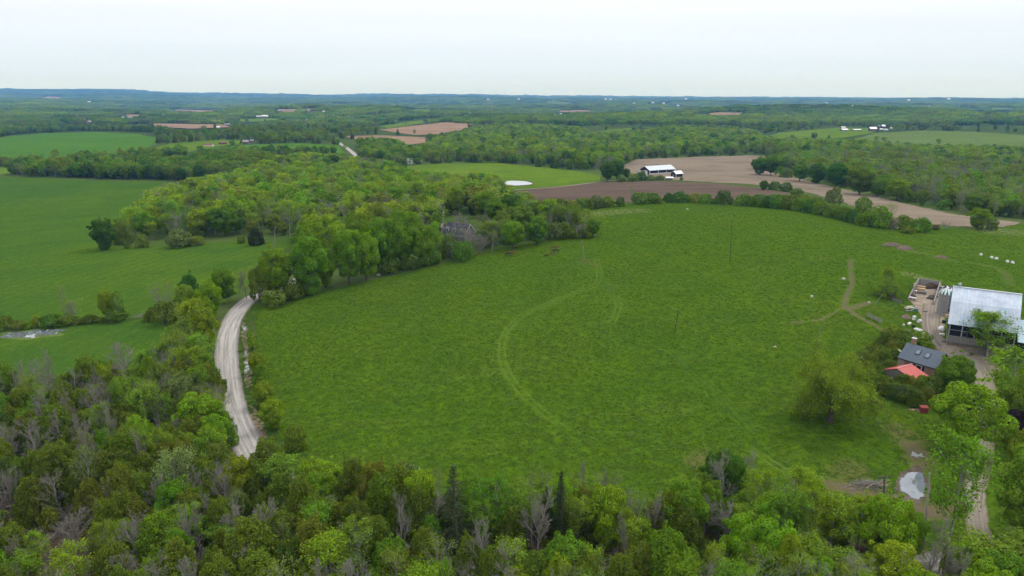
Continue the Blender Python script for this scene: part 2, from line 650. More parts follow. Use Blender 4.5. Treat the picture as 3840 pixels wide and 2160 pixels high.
def ground_mat():
    m, nt, out = mat_new('ground_cover')
    t = NT(nt)
    v = t.pos()
    big = t.noise(v, 0.012, 5.0, 0.6, 0.5)
    mid = t.noise(v, 0.09, 5.0, 0.65, 0.5)
    fine = t.noise(v, 0.9, 4.0, 0.7)
    g = t.mix(t.mr(big, 0.4, 0.62), (0.05, 0.095, 0.016), (0.075, 0.105, 0.028))
    g = t.mix(t.mr(mid, 0.5, 0.7, 0, 0.8), g, (0.085, 0.085, 0.038))
    # woodland floor: last year's leaves and twigs
    fl = t.mix(t.mr(t.noise(v, 0.35, 5.0, 0.7), 0.35, 0.65), (0.06, 0.045, 0.03), (0.12, 0.088, 0.062))
    fl = t.mix(t.mr(mid, 0.5, 0.66, 0, 0.6), fl, (0.04, 0.06, 0.015))
    e_ = t.math('MULTIPLY', t.math('SUBTRACT', t.noise(v, 0.25, 5.0, 0.7), 0.5), 1.2)
    c = t.mix(t.mr(t.math('ADD', t.attr('litter'), e_), 0.35, 0.65), g, fl)
    # distant country: woods and small fields in patches
    fw = t.noise(v, 0.0035, 5.0, 0.65, 0.8)
    ff = t.noise(v, 0.0012, 4.0, 0.6, 1.0)
    fc = t.mix(t.mr(fw, 0.4, 0.62), (0.035, 0.06, 0.014), (0.06, 0.09, 0.02))
    fc = t.mix(t.mr(ff, 0.52, 0.66, 0, 0.6), fc, (0.08, 0.115, 0.02))
    fc = t.mix(t.mr(t.noise(v, 0.03, 4.0, 0.75), 0.45, 0.7, 0, 0.7), fc, (0.018, 0.032, 0.01))
    c = t.mix(t.attr('distant'), c, fc)
    sc = t.n('ShaderNodeVectorMath')
    sc.operation = 'SCALE'
    t.l(c, sc.inputs[0])
    t.l(t.mr(fine, 0.25, 0.75, 0.65, 1.3), sc.inputs['Scale'])
    t.bsdf(out, sc.outputs[0], 0.9, 0.0, 0, fine, 0.3)
    return m


M['ground'] = ground_mat()

# ------------------------------------------------------------------ the ground sheet
FOREWOOD = [(-140, 1060), (200, 1015), (420, 985), (485, 925), (528, 985), (556, 1090), (612, 1172), (690, 1222), (760, 1235), (900, 1262), (1100, 1300),
            (1500, 1312), (1850, 1310), (2050, 1350), (2300, 1400), (2600, 1440), (2760, 1700), (1288, 1760), (-300, 1700)]
W_FOREWOOD = ground(dense(disp(FOREWOOD), 40))[:, :2]
_ths = np.concatenate([np.linspace(-66, 66, 300), np.linspace(66, 294, 40)[1:-1]])
_rs = np.concatenate([np.linspace(0.5, 30, 6)[:-1], np.geomspace(30, 21500, 400)])
TH, RR = np.meshgrid(np.radians(_ths), _rs)
gx, gy = RR * np.sin(TH), RR * np.cos(TH)
gV = np.stack([gx.ravel(), gy.ravel(), H(gx, gy).ravel()], 1)
nt_, nr_ = len(_ths), len(_rs)
ii, jj = np.meshgrid(np.arange(nr_ - 1), np.arange(nt_), indexing='ij')
jn = (jj + 1) % nt_
gF = np.stack([ii * nt_ + jj, ii * nt_ + jn, (ii + 1) * nt_ + jn, (ii + 1) * nt_ + jj], -1).reshape(-1, 4)[:, ::-1]
me = mesh_np('ground', gV, [gF], [M['ground']], True)
attr(me, 'litter', inside(gV[:, :2], W_FOREWOOD).astype(float))
attr(me, 'distant', sstep(700, 1500, np.hypot(gV[:, 0], gV[:, 1])))
tag(new_obj('ground', me), 'rough grass and woodland floor rolling away to the horizon', None, None, 'structure')


FARPX = []


def sheet(name, px, mat, label, lift=None, cell=None, jitter=0.5, extra=None, smooth_poly=True, step=14):
    """a field: its outline found on the land, filled with a fine sheet that follows the relief"""
    if name in ('far_field', 'bare_field', 'hay_field', 'meadow', 'crop_field') and np.mean([q[1] for q in px]) < 560:
        FARPX.append(px)
    W = ground(dense(px, step))[:, :2]
    cen = W.mean(0)
    dist = np.hypot(*W.T)
    dmin, dmed = dist.min(), np.median(dist)
    cell = cell or max(1.6, dmin * 0.012)
    if lift is None:
        lift = 0.03 if dmed < 450 else 0.15 if dmed < 1000 else 0.6
    nrm = rng.normal(0, 1, W.shape) * jitter * max(0.3, cell * 0.12)
    W = W + nrm
    keep = [0]
    for i in range(1, len(W)):
        if np.hypot(*(W[i] - W[keep[-1]])) > 0.25 * cell:
            keep.append(i)
    W = W[keep]
    lo, hi = W.min(0), W.max(0)
    X, Y = np.meshgrid(np.arange(lo[0], hi[0], cell), np.arange(lo[1], hi[1], cell))
    P = np.stack([X.ravel(), Y.ravel()], 1)
    P += rng.uniform(-0.25, 0.25, P.shape) * cell
    P = P[inside(P, W)]
    P = P[seg_dist(P, np.vstack([W, W[:1]])) > 0.35 * cell] if len(P) * len(W) < 4e7 else P
    n = len(W)
    A = [Vector(p) for p in np.vstack([W, P])]
    r = delaunay_2d_cdt(A, [], [list(range(n))], 1, 1e-4)
    V2 = np.array([tuple(p) for p in r[0]])
    V = np.column_stack([V2, H(V2[:, 0], V2[:, 1]) + lift])
    T = np.array([f for f in r[2] if len(f) == 3], np.int32)
    a, b, c = V2[T[:, 0]], V2[T[:, 1]], V2[T[:, 2]]
    cr = (b[:, 0] - a[:, 0]) * (c[:, 1] - a[:, 1]) - (b[:, 1] - a[:, 1]) * (c[:, 0] - a[:, 0])
    T[cr < 0] = T[cr < 0][:, ::-1]
    me = mesh_np(name, V, [T], [mat], True)
    if extra:
        for k, f in extra.items():
            attr(me, k, f(V))
    return tag(new_obj(name, me), label, None, None, 'structure')


def ribbon(name, px, width, mat, label, lift=0.05, step=1.5, ncross=6, world_pts=None, kind='structure', ragged=0.0, smooth=True):
    P = world_pts if world_pts is not None else ground(px)[:, :2]
    C = catmull(P, step) if smooth else P
    wd = width if callable(width) else (lambda t: width)
    d = np.gradient(C, axis=0)
    d /= np.maximum(1e-9, np.hypot(d[:, 0], d[:, 1]))[:, None]
    nrm = np.stack([-d[:, 1], d[:, 0]], 1)
    s = np.concatenate([[0], np.cumsum(np.hypot(*np.diff(C, axis=0).T))])
    us = np.linspace(0, 1, ncross + 1)
    V, UV = [], []
    rr = np.convolve(rng.normal(0, 1, len(C) + 8), np.ones(5) / 5, 'same')[4:-4] * ragged
    rl = np.convolve(rng.normal(0, 1, len(C) + 8), np.ones(5) / 5, 'same')[4:-4] * ragged
    for i, c in enumerate(C):
        w = wd(s[i] / s[-1])
        for u in us:
            off = (u - 0.5) * w + (rr[i] if u == 1 else rl[i] if u == 0 else 0)
            V.append(c + nrm[i] * off)
            UV.append((u, s[i]))
    V = np.array(V)
    crown = lift + 0.0 * V[:, 0]
    V3 = np.column_stack([V, H(V[:, 0], V[:, 1]) + crown])
    k = ncross + 1
    a, b = np.meshgrid(np.arange(len(C) - 1), np.arange(ncross), indexing='ij')
    Fq = np.stack([a * k + b, a * k + b + 1, (a + 1) * k + b + 1, (a + 1) * k + b], -1).reshape(-1, 4)[:, ::-1]
    me = mesh_np(name, V3, [Fq], [mat], True)
    uvl = me.uv_layers.new(name='UVMap')
    uvl.data.foreach_set('uv', np.array(UV, np.float32)[Fq.ravel()].ravel())
    me.update()
    if me.polygons[0].normal.z < 0:
        me.flip_normals()
    return tag(new_obj(name, me), label, None, None, kind), C


# ------------------------------------------------------------------ fields
PASTURE = [(642, 760), (640, 800), (648, 860), (655, 930), (672, 1010), (700, 1090), (755, 1160), (900, 1222), (1050, 1262), (1300, 1290), (1600, 1300), (1850, 1296),
           (2050, 1325), (2300, 1378), (2440, 1400), (2560, 1300), (2576, 1100), (2620, 900), (2640, 700), (2640, 560), (2480, 570), (2350, 577), (2200, 556), (2050, 526), (1900, 514),
           (1700, 509), (1560, 517), (1440, 533), (1425, 548), (1500, 575), (1500, 595), (1380, 603), (1300, 618), (1180, 645), (1040, 682), (900, 712), (790, 738), (720, 765), (670, 775)]
TRAIL = [[(2140, 655), (2140, 690), (2145, 715), (2130, 740), (2128, 755), (2122, 770), (2135, 780), (2165, 800), (2200, 818), (2230, 835)],
         [(2122, 772), (2100, 785), (2060, 806), (1990, 812)], [(2135, 778), (2165, 768), (2185, 762)], [(2128, 718), (2136, 722)]]
W_TRAIL = [ground(disp(t)) for t in TRAIL]
SPOIL = [[(2225, 610), (2270, 622), (2300, 635), (2340, 640)], [(2350, 648), (2375, 655), (2400, 655)], [(2440, 662), (2480, 668), (2510, 675), (2530, 690), (2538, 715)]]
W_SPOIL = [ground(disp(t)) for t in SPOIL]
PALE = [ground(disp(t)) for t in ([(1450, 545), (1520, 535), (1600, 530)], [(2290, 690), (2320, 700), (2345, 705)], [(2360, 560), (2480, 580), (2570, 585)], [(1560, 527), (1585, 531)])]
WORN = [ground(disp(t)) for t in ([(2050, 1215), (2120, 1230), (2200, 1250), (2300, 1285), (2420, 1275)], [(1480, 660), (1500, 668)], [(2140, 1180), (2130, 1200)], [(1470, 655), (1472, 658)],
                                  [(2260, 1080), (2300, 1120), (2320, 1170)], [(1780, 1160), (1800, 1180)])]
MUDDY = [ground(disp(t)) for t in ([(2100, 1222), (2200, 1245), (2280, 1276), (2340, 1290), (2420, 1290)], [(2290, 1120), (2320, 1150), (2330, 1170)])]
YARD = [(2290, 705), (2370, 706), (2372, 800), (2362, 850), (2310, 880)]


def f_dirt(V):
    d = np.zeros(len(V))
    for ln, w in zip(W_TRAIL, (1.0, 0.6, 1.3, 0.7)):
        d = np.maximum(d, 0.95 * (1 - sstep(0.2 * w, 2.0 * w, seg_dist(V, ln))))
    for ln in W_SPOIL:
        d = np.maximum(d, 0.6 * (1 - sstep(0.6, 3.4, seg_dist(V, ln))))
    for ln in MUDDY:
        d = np.maximum(d, 0.85 * (1 - sstep(0.8, 4.0, seg_dist(V, ln))))
    return d


def f_pale(V):
    d = np.zeros(len(V))
    for ln, w in zip(PALE, (14, 5, 16, 3)):
        d = np.maximum(d, 0.8 * (1 - sstep(0.2 * w, 1.3 * w, seg_dist(V, ln))))
    return d


def f_worn(V):
    d = np.zeros(len(V))
    for ln, w in zip(WORN, (5, 2, 6, 3, 5, 7)):
        d = np.maximum(d, 0.72 * (1 - sstep(0.2 * w, 1.4 * w, seg_dist(V, ln))))
    return d


sheet('pasture', disp(PASTURE), M['pasture'], 'big domed green pasture with trails and tyre tracks', lift=0.03, cell=1.35,
      extra={'dirt': f_dirt, 'pale': f_pale, 'worn': f_worn})

sheet('crop_field', disp([(-120, 450), (0, 445), (240, 456), (410, 460), (372, 490), (300, 560), (292, 622), (430, 620), (600, 606), (745, 610), (700, 645), (655, 690), (600, 735), (450, 775), (330, 798), (150, 808), (0, 806), (-160, 812)]),
      M['crop'], 'wide dark green crop field left of the mixed wood', cell=3.2)
sheet('crop_field', disp([(-160, 850), (0, 838), (150, 822), (340, 802), (430, 812), (436, 850), (400, 900), (330, 940), (60, 985), (-160, 1000)]),
      M['crop'], 'small green crop field with a flooded corner', cell=2.0)
sheet('crop_field', disp([(-80, 352), (0, 347), (110, 336), (250, 333), (350, 338), (405, 350), (390, 366), (330, 385), (200, 398), (0, 408), (-80, 410)]),
      M['crop_far'], 'smooth green crop field beyond the first hedge')
sheet('crop_field', disp([(540, 374), (640, 364), (760, 361), (850, 366), (868, 388), (760, 392), (600, 388)]), M['crop_far'], 'narrow green crop field beside the far gravel road')
sheet('meadow', disp([(-80, 424), (0, 420), (150, 412), (300, 404), (285, 414), (150, 425), (30, 438), (-80, 446)]), M['meadow'], 'thin strip of lighter grass between two hedges')
sheet('meadow', disp([(340, 385), (430, 362), (560, 352), (640, 355), (540, 372), (470, 384), (420, 392)]), M['meadow'], 'rough meadow around the low far houses')
sheet('meadow', disp([(1000, 420), (1120, 411), (1250, 410), (1430, 428), (1512, 442), (1508, 458), (1420, 468), (1270, 478), (1180, 470), (1080, 450)]), M['meadow'], 'bright green meadow around the small pond')
o_, LANE2 = ribbon('farm_lane', disp([(1255, 481), (1330, 476), (1420, 469), (1500, 459), (1560, 452), (1600, 447)]), 4.0, M['lane'], 'pale farm lane below the small pond', lift=0.25, step=4)
sheet('ploughed_field', disp([(1270, 484), (1400, 471), (1520, 459), (1660, 456), (1800, 462), (1900, 472), (1990, 487), (2030, 497), (1900, 508), (1700, 503), (1550, 511), (1430, 525), (1340, 520)]),
      M['soil'], 'dark brown ploughed field behind the pasture hedge', cell=3.5, jitter=1.2)
sheet('stubble_field', disp([(1560, 420), (1600, 401), (1750, 395), (1890, 391), (1985, 398), (1960, 410), (1900, 424), (2000, 447), (2120, 476), (2250, 506), (2400, 540), (2565, 560), (2540, 572), (2400, 570),
                             (2300, 560), (2200, 535), (2090, 500), (1990, 474), (1880, 463), (1720, 455), (1640, 450), (1570, 440)]), M['stubble'], 'pale brown stubble field curving round the wood', cell=5, jitter=1.6)
sheet('bare_field', disp([(955, 327), (1040, 317), (1120, 308), (1180, 311), (1205, 317), (1150, 330), (1100, 338), (1040, 340), (985, 332)]), M['redsoil'], 'reddish bare field on the rise beyond the wood')
sheet('bare_field', disp([(862, 343), (960, 341), (1070, 346), (1070, 360), (1000, 367), (920, 358)]), M['redsoil'], 'dull brown bare field next to the far houses')
sheet('meadow', disp([(955, 318), (1010, 309), (1060, 303), (1105, 305), (1040, 314), (975, 323)]), M['meadow'], 'green strip above the reddish bare field')
sheet('hay_field', disp([(2150, 350), (2200, 336), (2320, 329), (2450, 332), (2640, 345), (2640, 372), (2450, 368), (2260, 362), (2180, 358)]), M['hay'], 'pale hay field beside the distant farmstead')
sheet('meadow', disp([(1930, 345), (1960, 334), (2120, 321), (2230, 325), (2190, 336), (2120, 348), (1980, 352)]), M['meadow'], 'green paddock below the distant farmstead')
sheet('meadow', disp([(1480, 336), (1530, 327), (1588, 322), (1592, 329), (1540, 337)]), M['meadow'], 'small clearing high in the far wood')
for k_, (lab, m_, pl) in enumerate([
        ('narrow tan strip field among the far hedges', 'redsoil', [(430, 276), (540, 279), (545, 283), (430, 281)]),
        ('short tan field near the red-roofed barn', 'redsoil', [(308, 289), (352, 290), (352, 294), (312, 294)]),
        ('long brown field behind the low houses', 'redsoil', [(378, 312), (560, 315), (580, 322), (480, 326), (390, 320)]),
        ('straw coloured strip where the far road climbs', 'stubble', [(700, 276), (800, 274), (800, 281), (705, 283)]),
        ('pale field low under the long blue ridge', 'stubble', [(104, 241), (150, 244), (160, 249), (100, 247)]),
        ('tan field on the far plain', 'redsoil', [(1780, 283), (1860, 285), (1860, 290), (1785, 291)]),
        ('green field among woods on the far plain', 'meadow', [(2490, 270), (2560, 274), (2560, 280), (2500, 278)]),
        ('grass field by the red-roofed barn', 'hay', [(150, 313), (300, 317), (420, 322), (400, 330), (250, 326), (160, 322)]),
        ('green field below the white far houses', 'meadow', [(590, 300), (700, 299), (720, 305), (610, 309)]),
        ('pale clearing under the wind turbines', 'hay', [(1370, 255), (1430, 257), (1440, 261), (1380, 260)]),
        ('light green field in the far woods', 'meadow', [(1020, 277), (1080, 275), (1090, 281), (1030, 283)]),
        ('tan strip below the far hills', 'redsoil', [(1400, 279), (1480, 277), (1490, 281), (1410, 283)])]):
    sheet('far_field', disp(pl), M[m_], lab, lift=2.0, step=6)

# ------------------------------------------------------------------ roads, lanes and tracks
ROADPX = [(668, 738), (640, 747), (612, 768), (588, 800), (574, 840), (570, 880), (571, 930), (577, 985), (592, 1045), (618, 1108), (648, 1158), (690, 1192), (740, 1225)]
rp = ground(disp(ROADPX))[:, :2]
tail = ground(disp([(850, 1300), (1000, 1395), (1250, 1452), (1550, 1462), (1850, 1446), (2150, 1430), (2420, 1422), (2700, 1420)]))[:, :2]
far_end = ground(disp([(760, 700)]))[0, :2]
ROADW = np.vstack([far_end, rp, tail])
o_, ROADC = ribbon('gravel_road', None, 6.6, M['gravel'], 'pale gravel road curving between the wood and the pasture', lift=0.07, step=1.5, ncross=8, world_pts=ROADW, ragged=0.25)
ribbon('far_road', disp([(902, 398), (885, 383), (865, 368), (840, 352), (830, 345)]), 7, M['gravel'], 'straight far stretch of the gravel road', lift=0.5, step=8)
ribbon('far_road', disp([(772, 303), (768, 297), (763, 288), (760, 283)]), 8, M['gravel'], 'tiny pale stretch of road climbing a far rise', lift=1.5, step=20)
DRIVEPX = [(2505, 1500), (2480, 1390), (2460, 1320), (2452, 1250), (2462, 1180), (2476, 1110), (2486, 1050), (2482, 990), (2462, 930), (2440, 903), (2400, 893), (2368, 872), (2350, 845), (2342, 815), (2345, 780), (2350, 745)]
o_, DRIVEC = ribbon('driveway', disp(DRIVEPX), lambda t: 3.6 + 1.8 * t, M['lane'], 'dirt driveway climbing from the road to the barnyard', lift=0.09, step=1.2, ragged=0.5)
sheet('barnyard', disp([(2300, 712), (2368, 712), (2378, 800), (2372, 850), (2420, 885), (2400, 900), (2350, 880), (2318, 850), (2322, 800), (2300, 770), (2285, 752)]), M['yard'], 'bare dirt barnyard beside the old barn', lift=0.06, cell=1.2)
sheet('barnyard', disp([(2428, 900), (2475, 885), (2520, 930), (2490, 970), (2455, 960)]), M['yard'], 'bare dirt turning place below the house', lift=0.07, cell=1.2)

M['track_pale'] = grass_mat('flattened_grass', (0.078, 0.128, 0.019), (0.085, 0.132, 0.022), (0.07, 0.12, 0.016), (0.095, 0.136, 0.028), bump=0.1)
M['track_dark'] = grass_mat('wheel_rut_grass', (0.032, 0.07, 0.012), (0.036, 0.075, 0.012), (0.028, 0.062, 0.012), (0.045, 0.075, 0.02), bump=0.1)


TRACKC = []


def tracks(px, mat, label, gauge=1.7, w=0.33):
    C = catmull(ground(disp(px))[:, :2], 1.2)
    pass
    d = np.gradient(C, axis=0)
    d /= np.hypot(d[:, 0], d[:, 1])[:, None]
    nn = np.stack([-d[:, 1], d[:, 0]], 1)
    for sgn, side in ((-1, 'nearer'), (1, 'farther')):
        TRACKC.append(C + nn * gauge / 2 * sgn)
        ribbon('tyre_track', None, w, mat, label + ', ' + side + ' rut', lift=0.06, ncross=2, world_pts=C + nn * gauge / 2 * sgn, ragged=0.12, smooth=False)


tracks([(1500, 652), (1507, 680), (1500, 715), (1440, 740), (1340, 780), (1285, 820), (1264, 860), (1266, 910), (1290, 960), (1340, 1015), (1410, 1072)], M['track_pale'], 'long pale curving tyre track down the pasture')
tracks([(1440, 660), (1480, 690), (1520, 722), (1560, 760), (1582, 782)], M['track_dark'], 'dark straight tyre track below the pale pole')
tracks([(1455, 657), (1500, 690), (1545, 728)], M['track_dark'], 'short dark tyre track crossing the pasture crest', 1.5)
tracks([(1549, 745), (1556, 770), (1550, 790), (1540, 812)], M['track_pale'], 'short pale tyre track below the crest')
tracks([(1690, 880), (1740, 935), (1800, 985), (1850, 1040), (1890, 1085)], M['track_dark'], 'faint dark tyre track towards the willow', 1.6, 0.35)
tracks([(1890, 1130), (1950, 1170), (2010, 1210)], M['track_pale'], 'faint pale track above the muddy lane', 1.6, 0.35)

# ------------------------------------------------------------------ standing water
def pond(name, px, label, cat, lift=0.10, mat=None, cell=1.5, jitter=0.6):
    W = ground(dense(px, 5))[:, :2]
    W = W + rng.normal(0, 1, W.shape) * jitter * 0.25
    z = max(H(W[:, 0], W[:, 1])) + lift
    V = np.column_stack([W, np.full(len(W), z)])
    me = bpy.data.meshes.new(name)
    me.from_pydata([tuple(p) for p in V], [], [tuple(range(len(V)))])
    me.materials.append(mat or M['water'])
    me.update()
    if me.polygons[0].normal.z < 0:
        me.flip_normals()
    return tag(new_obj(name, me), label, None, None, 'structure')


def oval(cx, cy, rx, ry, n=28, wob=0.15):
    out = []
    ph = rng.uniform(0, 6.28, 4)
    for k in range(n):
        a = 2 * math.pi * k / n
        q = 1 + wob * (math.sin(2 * a + ph[0]) * 0.5 + math.sin(3 * a + ph[1]) * 0.5 + 0.4 * math.sin(5 * a + ph[2]))
        out.append((cx + rx * q * math.cos(a), cy + ry * q * math.sin(a)))
    return out


def flat_pond(name, px, label, mat=None, lift=0.08, jitter=0.6):
    """shallow water lying over the dip: follows the land within centimetres"""
    return sheet(name, px, mat or M['water'], label, lift=lift, cell=1.2, jitter=jitter, step=4)


sheet('mud', disp(oval(1301, 462.2, 39, 7.6, wob=0.1)), M['mud'], 'muddy rim of the small pond', lift=0.35, step=4, cell=2.0)
flat_pond('pond', disp(oval(1301, 462, 34, 6.2, wob=0.12)), 'small bright pond in the green meadow', lift=0.5)
sheet('mud', disp(oval(2296, 1224, 42, 52, wob=0.22)), M['mud'], 'wet mud around the puddle by the driveway', lift=0.05, cell=0.8, step=4)
flat_pond('puddle', disp(oval(2298, 1221, 31, 35, wob=0.14)), 'large puddle reflecting the sky beside the driveway', mat=M['muddy_sky_water'], lift=0.09, jitter=0.7)
flat_pond('puddle', disp(oval(2305, 1146, 16, 5, wob=0.25)), 'small dark puddle on the wet ground above the large one', lift=0.09, jitter=1.2)
sheet('mud', disp(oval(70, 840, 90, 13, wob=0.2)), M['hay'], 'wet bare corner of the small crop field', lift=0.06, cell=1.2, step=5)
for k_, (cx, cy, rx, ry) in enumerate([(66, 842, 44, 7.0), (108, 837, 34, 5.0), (18, 847, 24, 3.6), (140, 832, 24, 2.6)]):
    flat_pond('puddle', disp(oval(cx, cy, rx, ry, wob=0.3)), ['broad puddle in the flooded field corner', 'puddle next to the broad one in the flooded field', 'narrow puddle at the outer end of the flooded corner', 'thin puddle at the inner end of the flooded corner'][k_], mat=M['muddy_sky_water'], lift=0.10, jitter=1.6)
# ditch between the road and the pasture
M['ditch'] = soil_mat('dead_leaves_in_ditch', (0.16, 0.115, 0.085), (0.26, 0.2, 0.16), green=0.5, stretch=0.6, s=0.5)
ribbon('ditch', disp([(613, 812), (614, 850), (618, 890), (622, 930), (626, 975)]), lambda t: 1.0 + 0.9 * math.sin(t * 9) ** 2, M['ditch'], 'strip of dead leaves and wet soil in the roadside ditch', lift=0.06, step=0.8, ragged=0.6)
ribbon('ditch', disp([(632, 1020), (645, 1055), (655, 1090), (664, 1125)]), lambda t: 0.6 + 2.0 * math.sin(t * 3.1) ** 2, M['ditch'], 'patch of dead leaves in the ditch by the road bend', lift=0.06, step=0.8, ragged=0.6)
for k_, (cx, cy, rx, ry) in enumerate([(614, 826, 4, 6), (621, 925, 5, 16), (619, 890, 3, 8)]):
    flat_pond('puddle', disp(oval(cx, cy, rx, ry, wob=0.25)), ['upper puddle in the roadside ditch', 'longest puddle in the roadside ditch', 'middle puddle in the roadside ditch'][k_], mat=M['muddy_sky_water'], lift=0.11, jitter=0.8)
# ------------------------------------------------------------------ foliage and bark
def foliage_mat(name, instancer=False, transl=0.4):
    m, nt, out = mat_new(name)
    t = NT(nt)
    if instancer:
        tint = t.attr('tint', 'INSTANCER', 'Color')
        rnd = t.n('ShaderNodeObjectInfo').outputs['Random']
    else:
        oi = t.n('ShaderNodeObjectInfo')
        tint, rnd = oi.outputs['Color'], oi.outputs['Random']
    isl = t.n('ShaderNodeNewGeometry').outputs['Random Per Island']
    v = t.pos(obj=True)
    n1 = t.noise(v, 0.45, 3.0, 0.6)
    hs = t.n('ShaderNodeHueSaturation')
    t.l(tint, hs.inputs['Color'])
    t.l(t.math('ADD', t.mr(isl, 0, 1, 0.475, 0.52), t.mr(rnd, 0, 1, -0.012, 0.012)), hs.inputs['Hue'])
    t.l(t.math('MULTIPLY', t.mr(isl, 0, 1, 0.6, 1.4), t.mr(n1, 0.3, 0.7, 0.75, 1.25)), hs.inputs['Value'])
    hs.inputs['Saturation'].default_value = 1.0
    d = t.n('ShaderNodeBsdfDiffuse')
    t.l(hs.outputs[0], d.inputs['Color'])
    tr = t.n('ShaderNodeBsdfTranslucent')
    t.l(t.mix(1.0, hs.outputs[0], (1.15, 1.2, 0.6), 'MULTIPLY'), tr.inputs['Color'])
    mx = t.n('ShaderNodeMixShader')
    mx.inputs[0].default_value = transl
    t.l(d.outputs[0], mx.inputs[1])
    t.l(tr.outputs[0], mx.inputs[2])
    gl = t.n('ShaderNodeBsdfGlossy')
    gl.inputs['Roughness'].default_value = 0.5
    gl.inputs['Color'].default_value = (0.9, 0.95, 1, 1)
    mx2 = t.n('ShaderNodeMixShader')
    mx2.inputs[0].default_value = 0.008
    t.l(mx.outputs[0], mx2.inputs[1])
    t.l(gl.outputs[0], mx2.inputs[2])
    t.l(mx2.outputs[0], out.inputs['Surface'])
    return m


M['leaf'] = foliage_mat('leaves')
M['leaf_mass'] = foliage_mat('leaves_of_woods', True)
M['bark'] = simple_mat('bark', (0.13, 0.11, 0.09), 0.95, 0.1, var=0.45, scale=3.0, stretch=(1, 1, 0.2))
M['bark_pale'] = simple_mat('pale_bark', (0.30, 0.29, 0.27), 0.9, 0.1, var=0.4, scale=3.0, stretch=(1, 1, 0.3))
M['bark_grey'] = simple_mat('grey_bare_wood', (0.29, 0.268, 0.235), 0.95, 0.1, var=0.3, scale=1.5)


def unit(n):
    v = rng.normal(0, 1, (n, 3))
    return v / np.linalg.norm(v, axis=1)[:, None]


def nz(v):
    return v / np.maximum(1e-9, np.linalg.norm(v, axis=1))[:, None]


def leaf_cards(C, N, S, wide=0.75, fold=0.18):
    """one folded leaf spray per centre: four corners, two faces' worth of shading"""
    C, N = np.asarray(C), nz(np.asarray(N))
    n = len(C)
    a = np.where(np.abs(N[:, 2:3]) < 0.9, np.array([[0, 0, 1.0]]), np.array([[1.0, 0, 0]]))
    t = nz(np.cross(N, a))
    b = np.cross(N, t)
    ang = rng.uniform(0, 6.283, n)[:, None]
    t2 = t * np.cos(ang) + b * np.sin(ang)
    b2 = np.cross(N, t2)
    S = np.broadcast_to(np.asarray(S, float), (n,))[:, None]
    v0 = C - t2 * S * 0.5
    v2 = C + t2 * S * 0.5
    v1 = C + b2 * S * 0.5 * wide + N * S * fold
    v3 = C - b2 * S * 0.5 * wide + N * S * fold
    V = np.stack([v0, v1, v2, v3], 1).reshape(-1, 3)
    Fc = np.arange(n * 4).reshape(n, 4)
    T = np.concatenate([Fc[:, [0, 1, 2]], Fc[:, [0, 2, 3]]])
    return V, T


class Wood:
    """limbs of a tree as tapering tubes"""
    def __init__(self):
        self.V, self.Q, self.n = [], [], 0

    def limb(self, P, R, k=5):
        P = np.asarray(P, float)
        m = len(P)
        d = np.gradient(P, axis=0)
        d = nz(d)
        a = np.where(np.abs(d[:, 2:3]) < 0.9, np.array([[0, 0, 1.0]]), np.array([[1.0, 0, 0]]))
        s = nz(np.cross(d, a))
        t = np.cross(s, d)
        an = np.arange(k) * 2 * math.pi / k
        ring = P[:, None] + (s[:, None] * np.cos(an)[None, :, None] + t[:, None] * np.sin(an)[None, :, None]) * np.asarray(R)[:, None, None]
        i, j = np.meshgrid(np.arange(m - 1), np.arange(k), indexing='ij')
        jn = (j + 1) % k
        q = np.stack([i * k + j, i * k + jn, (i + 1) * k + jn, (i + 1) * k + j], -1).reshape(-1, 4) + self.n
        self.V.append(ring.reshape(-1, 3))
        self.Q.append(q)
        self.n += m * k

    def mesh(self, name, mat):
        return mesh_np(name, np.vstack(self.V), [np.vstack(self.Q)], [mat], True)


def bend(p, d, L, up=0.0, wob=0.1, m=4):
    """a limb that starts along d and curves upward (up>0) or droops"""
    P = [np.array(p, float)]
    d = np.array(d, float) / np.linalg.norm(d)
    for i in range(m):
        d = d + np.array([0, 0, up / m]) + rng.normal(0, wob, 3)
        d /= np.linalg.norm(d)
        P.append(P[-1] + d * L / m)
    return np.array(P)


def crown_mesh(name, C, N, S, mat, **kw):
    V, T = leaf_cards(C, N, S, **kw)
    return mesh_np(name, V, [T], [mat])


def lobes_to_leaves(L, cen, dens, size, up=0.45, jit=0.6, inner=0.8, squash=0.85):
    C, N = [], []
    LC = np.array([l[0] for l in L])
    LR = np.array([l[1] for l in L])
    for c, r in L:
        m = int(dens * 12.57 * r * r)
        d = unit(m)
        od = (c - cen) / max(1e-6, np.linalg.norm(c - cen))
        d = d[(d @ od) > -0.35]
        p = c + d * r * rng.uniform(0.72, 1.08, (len(d), 1)) * np.array([1, 1, squash])
        dd = np.linalg.norm(p[:, None] - LC[None], axis=2) / LR[None]
        ok = (dd < inner).sum(1) == 0
        C.append(p[ok])
        N.append(d[ok] + np.array([0, 0, up]) + rng.normal(0, jit, (ok.sum(), 3)))
    C, N = np.vstack(C), np.vstack(N)
    return C, N, size * rng.uniform(0.65, 1.3, len(C))


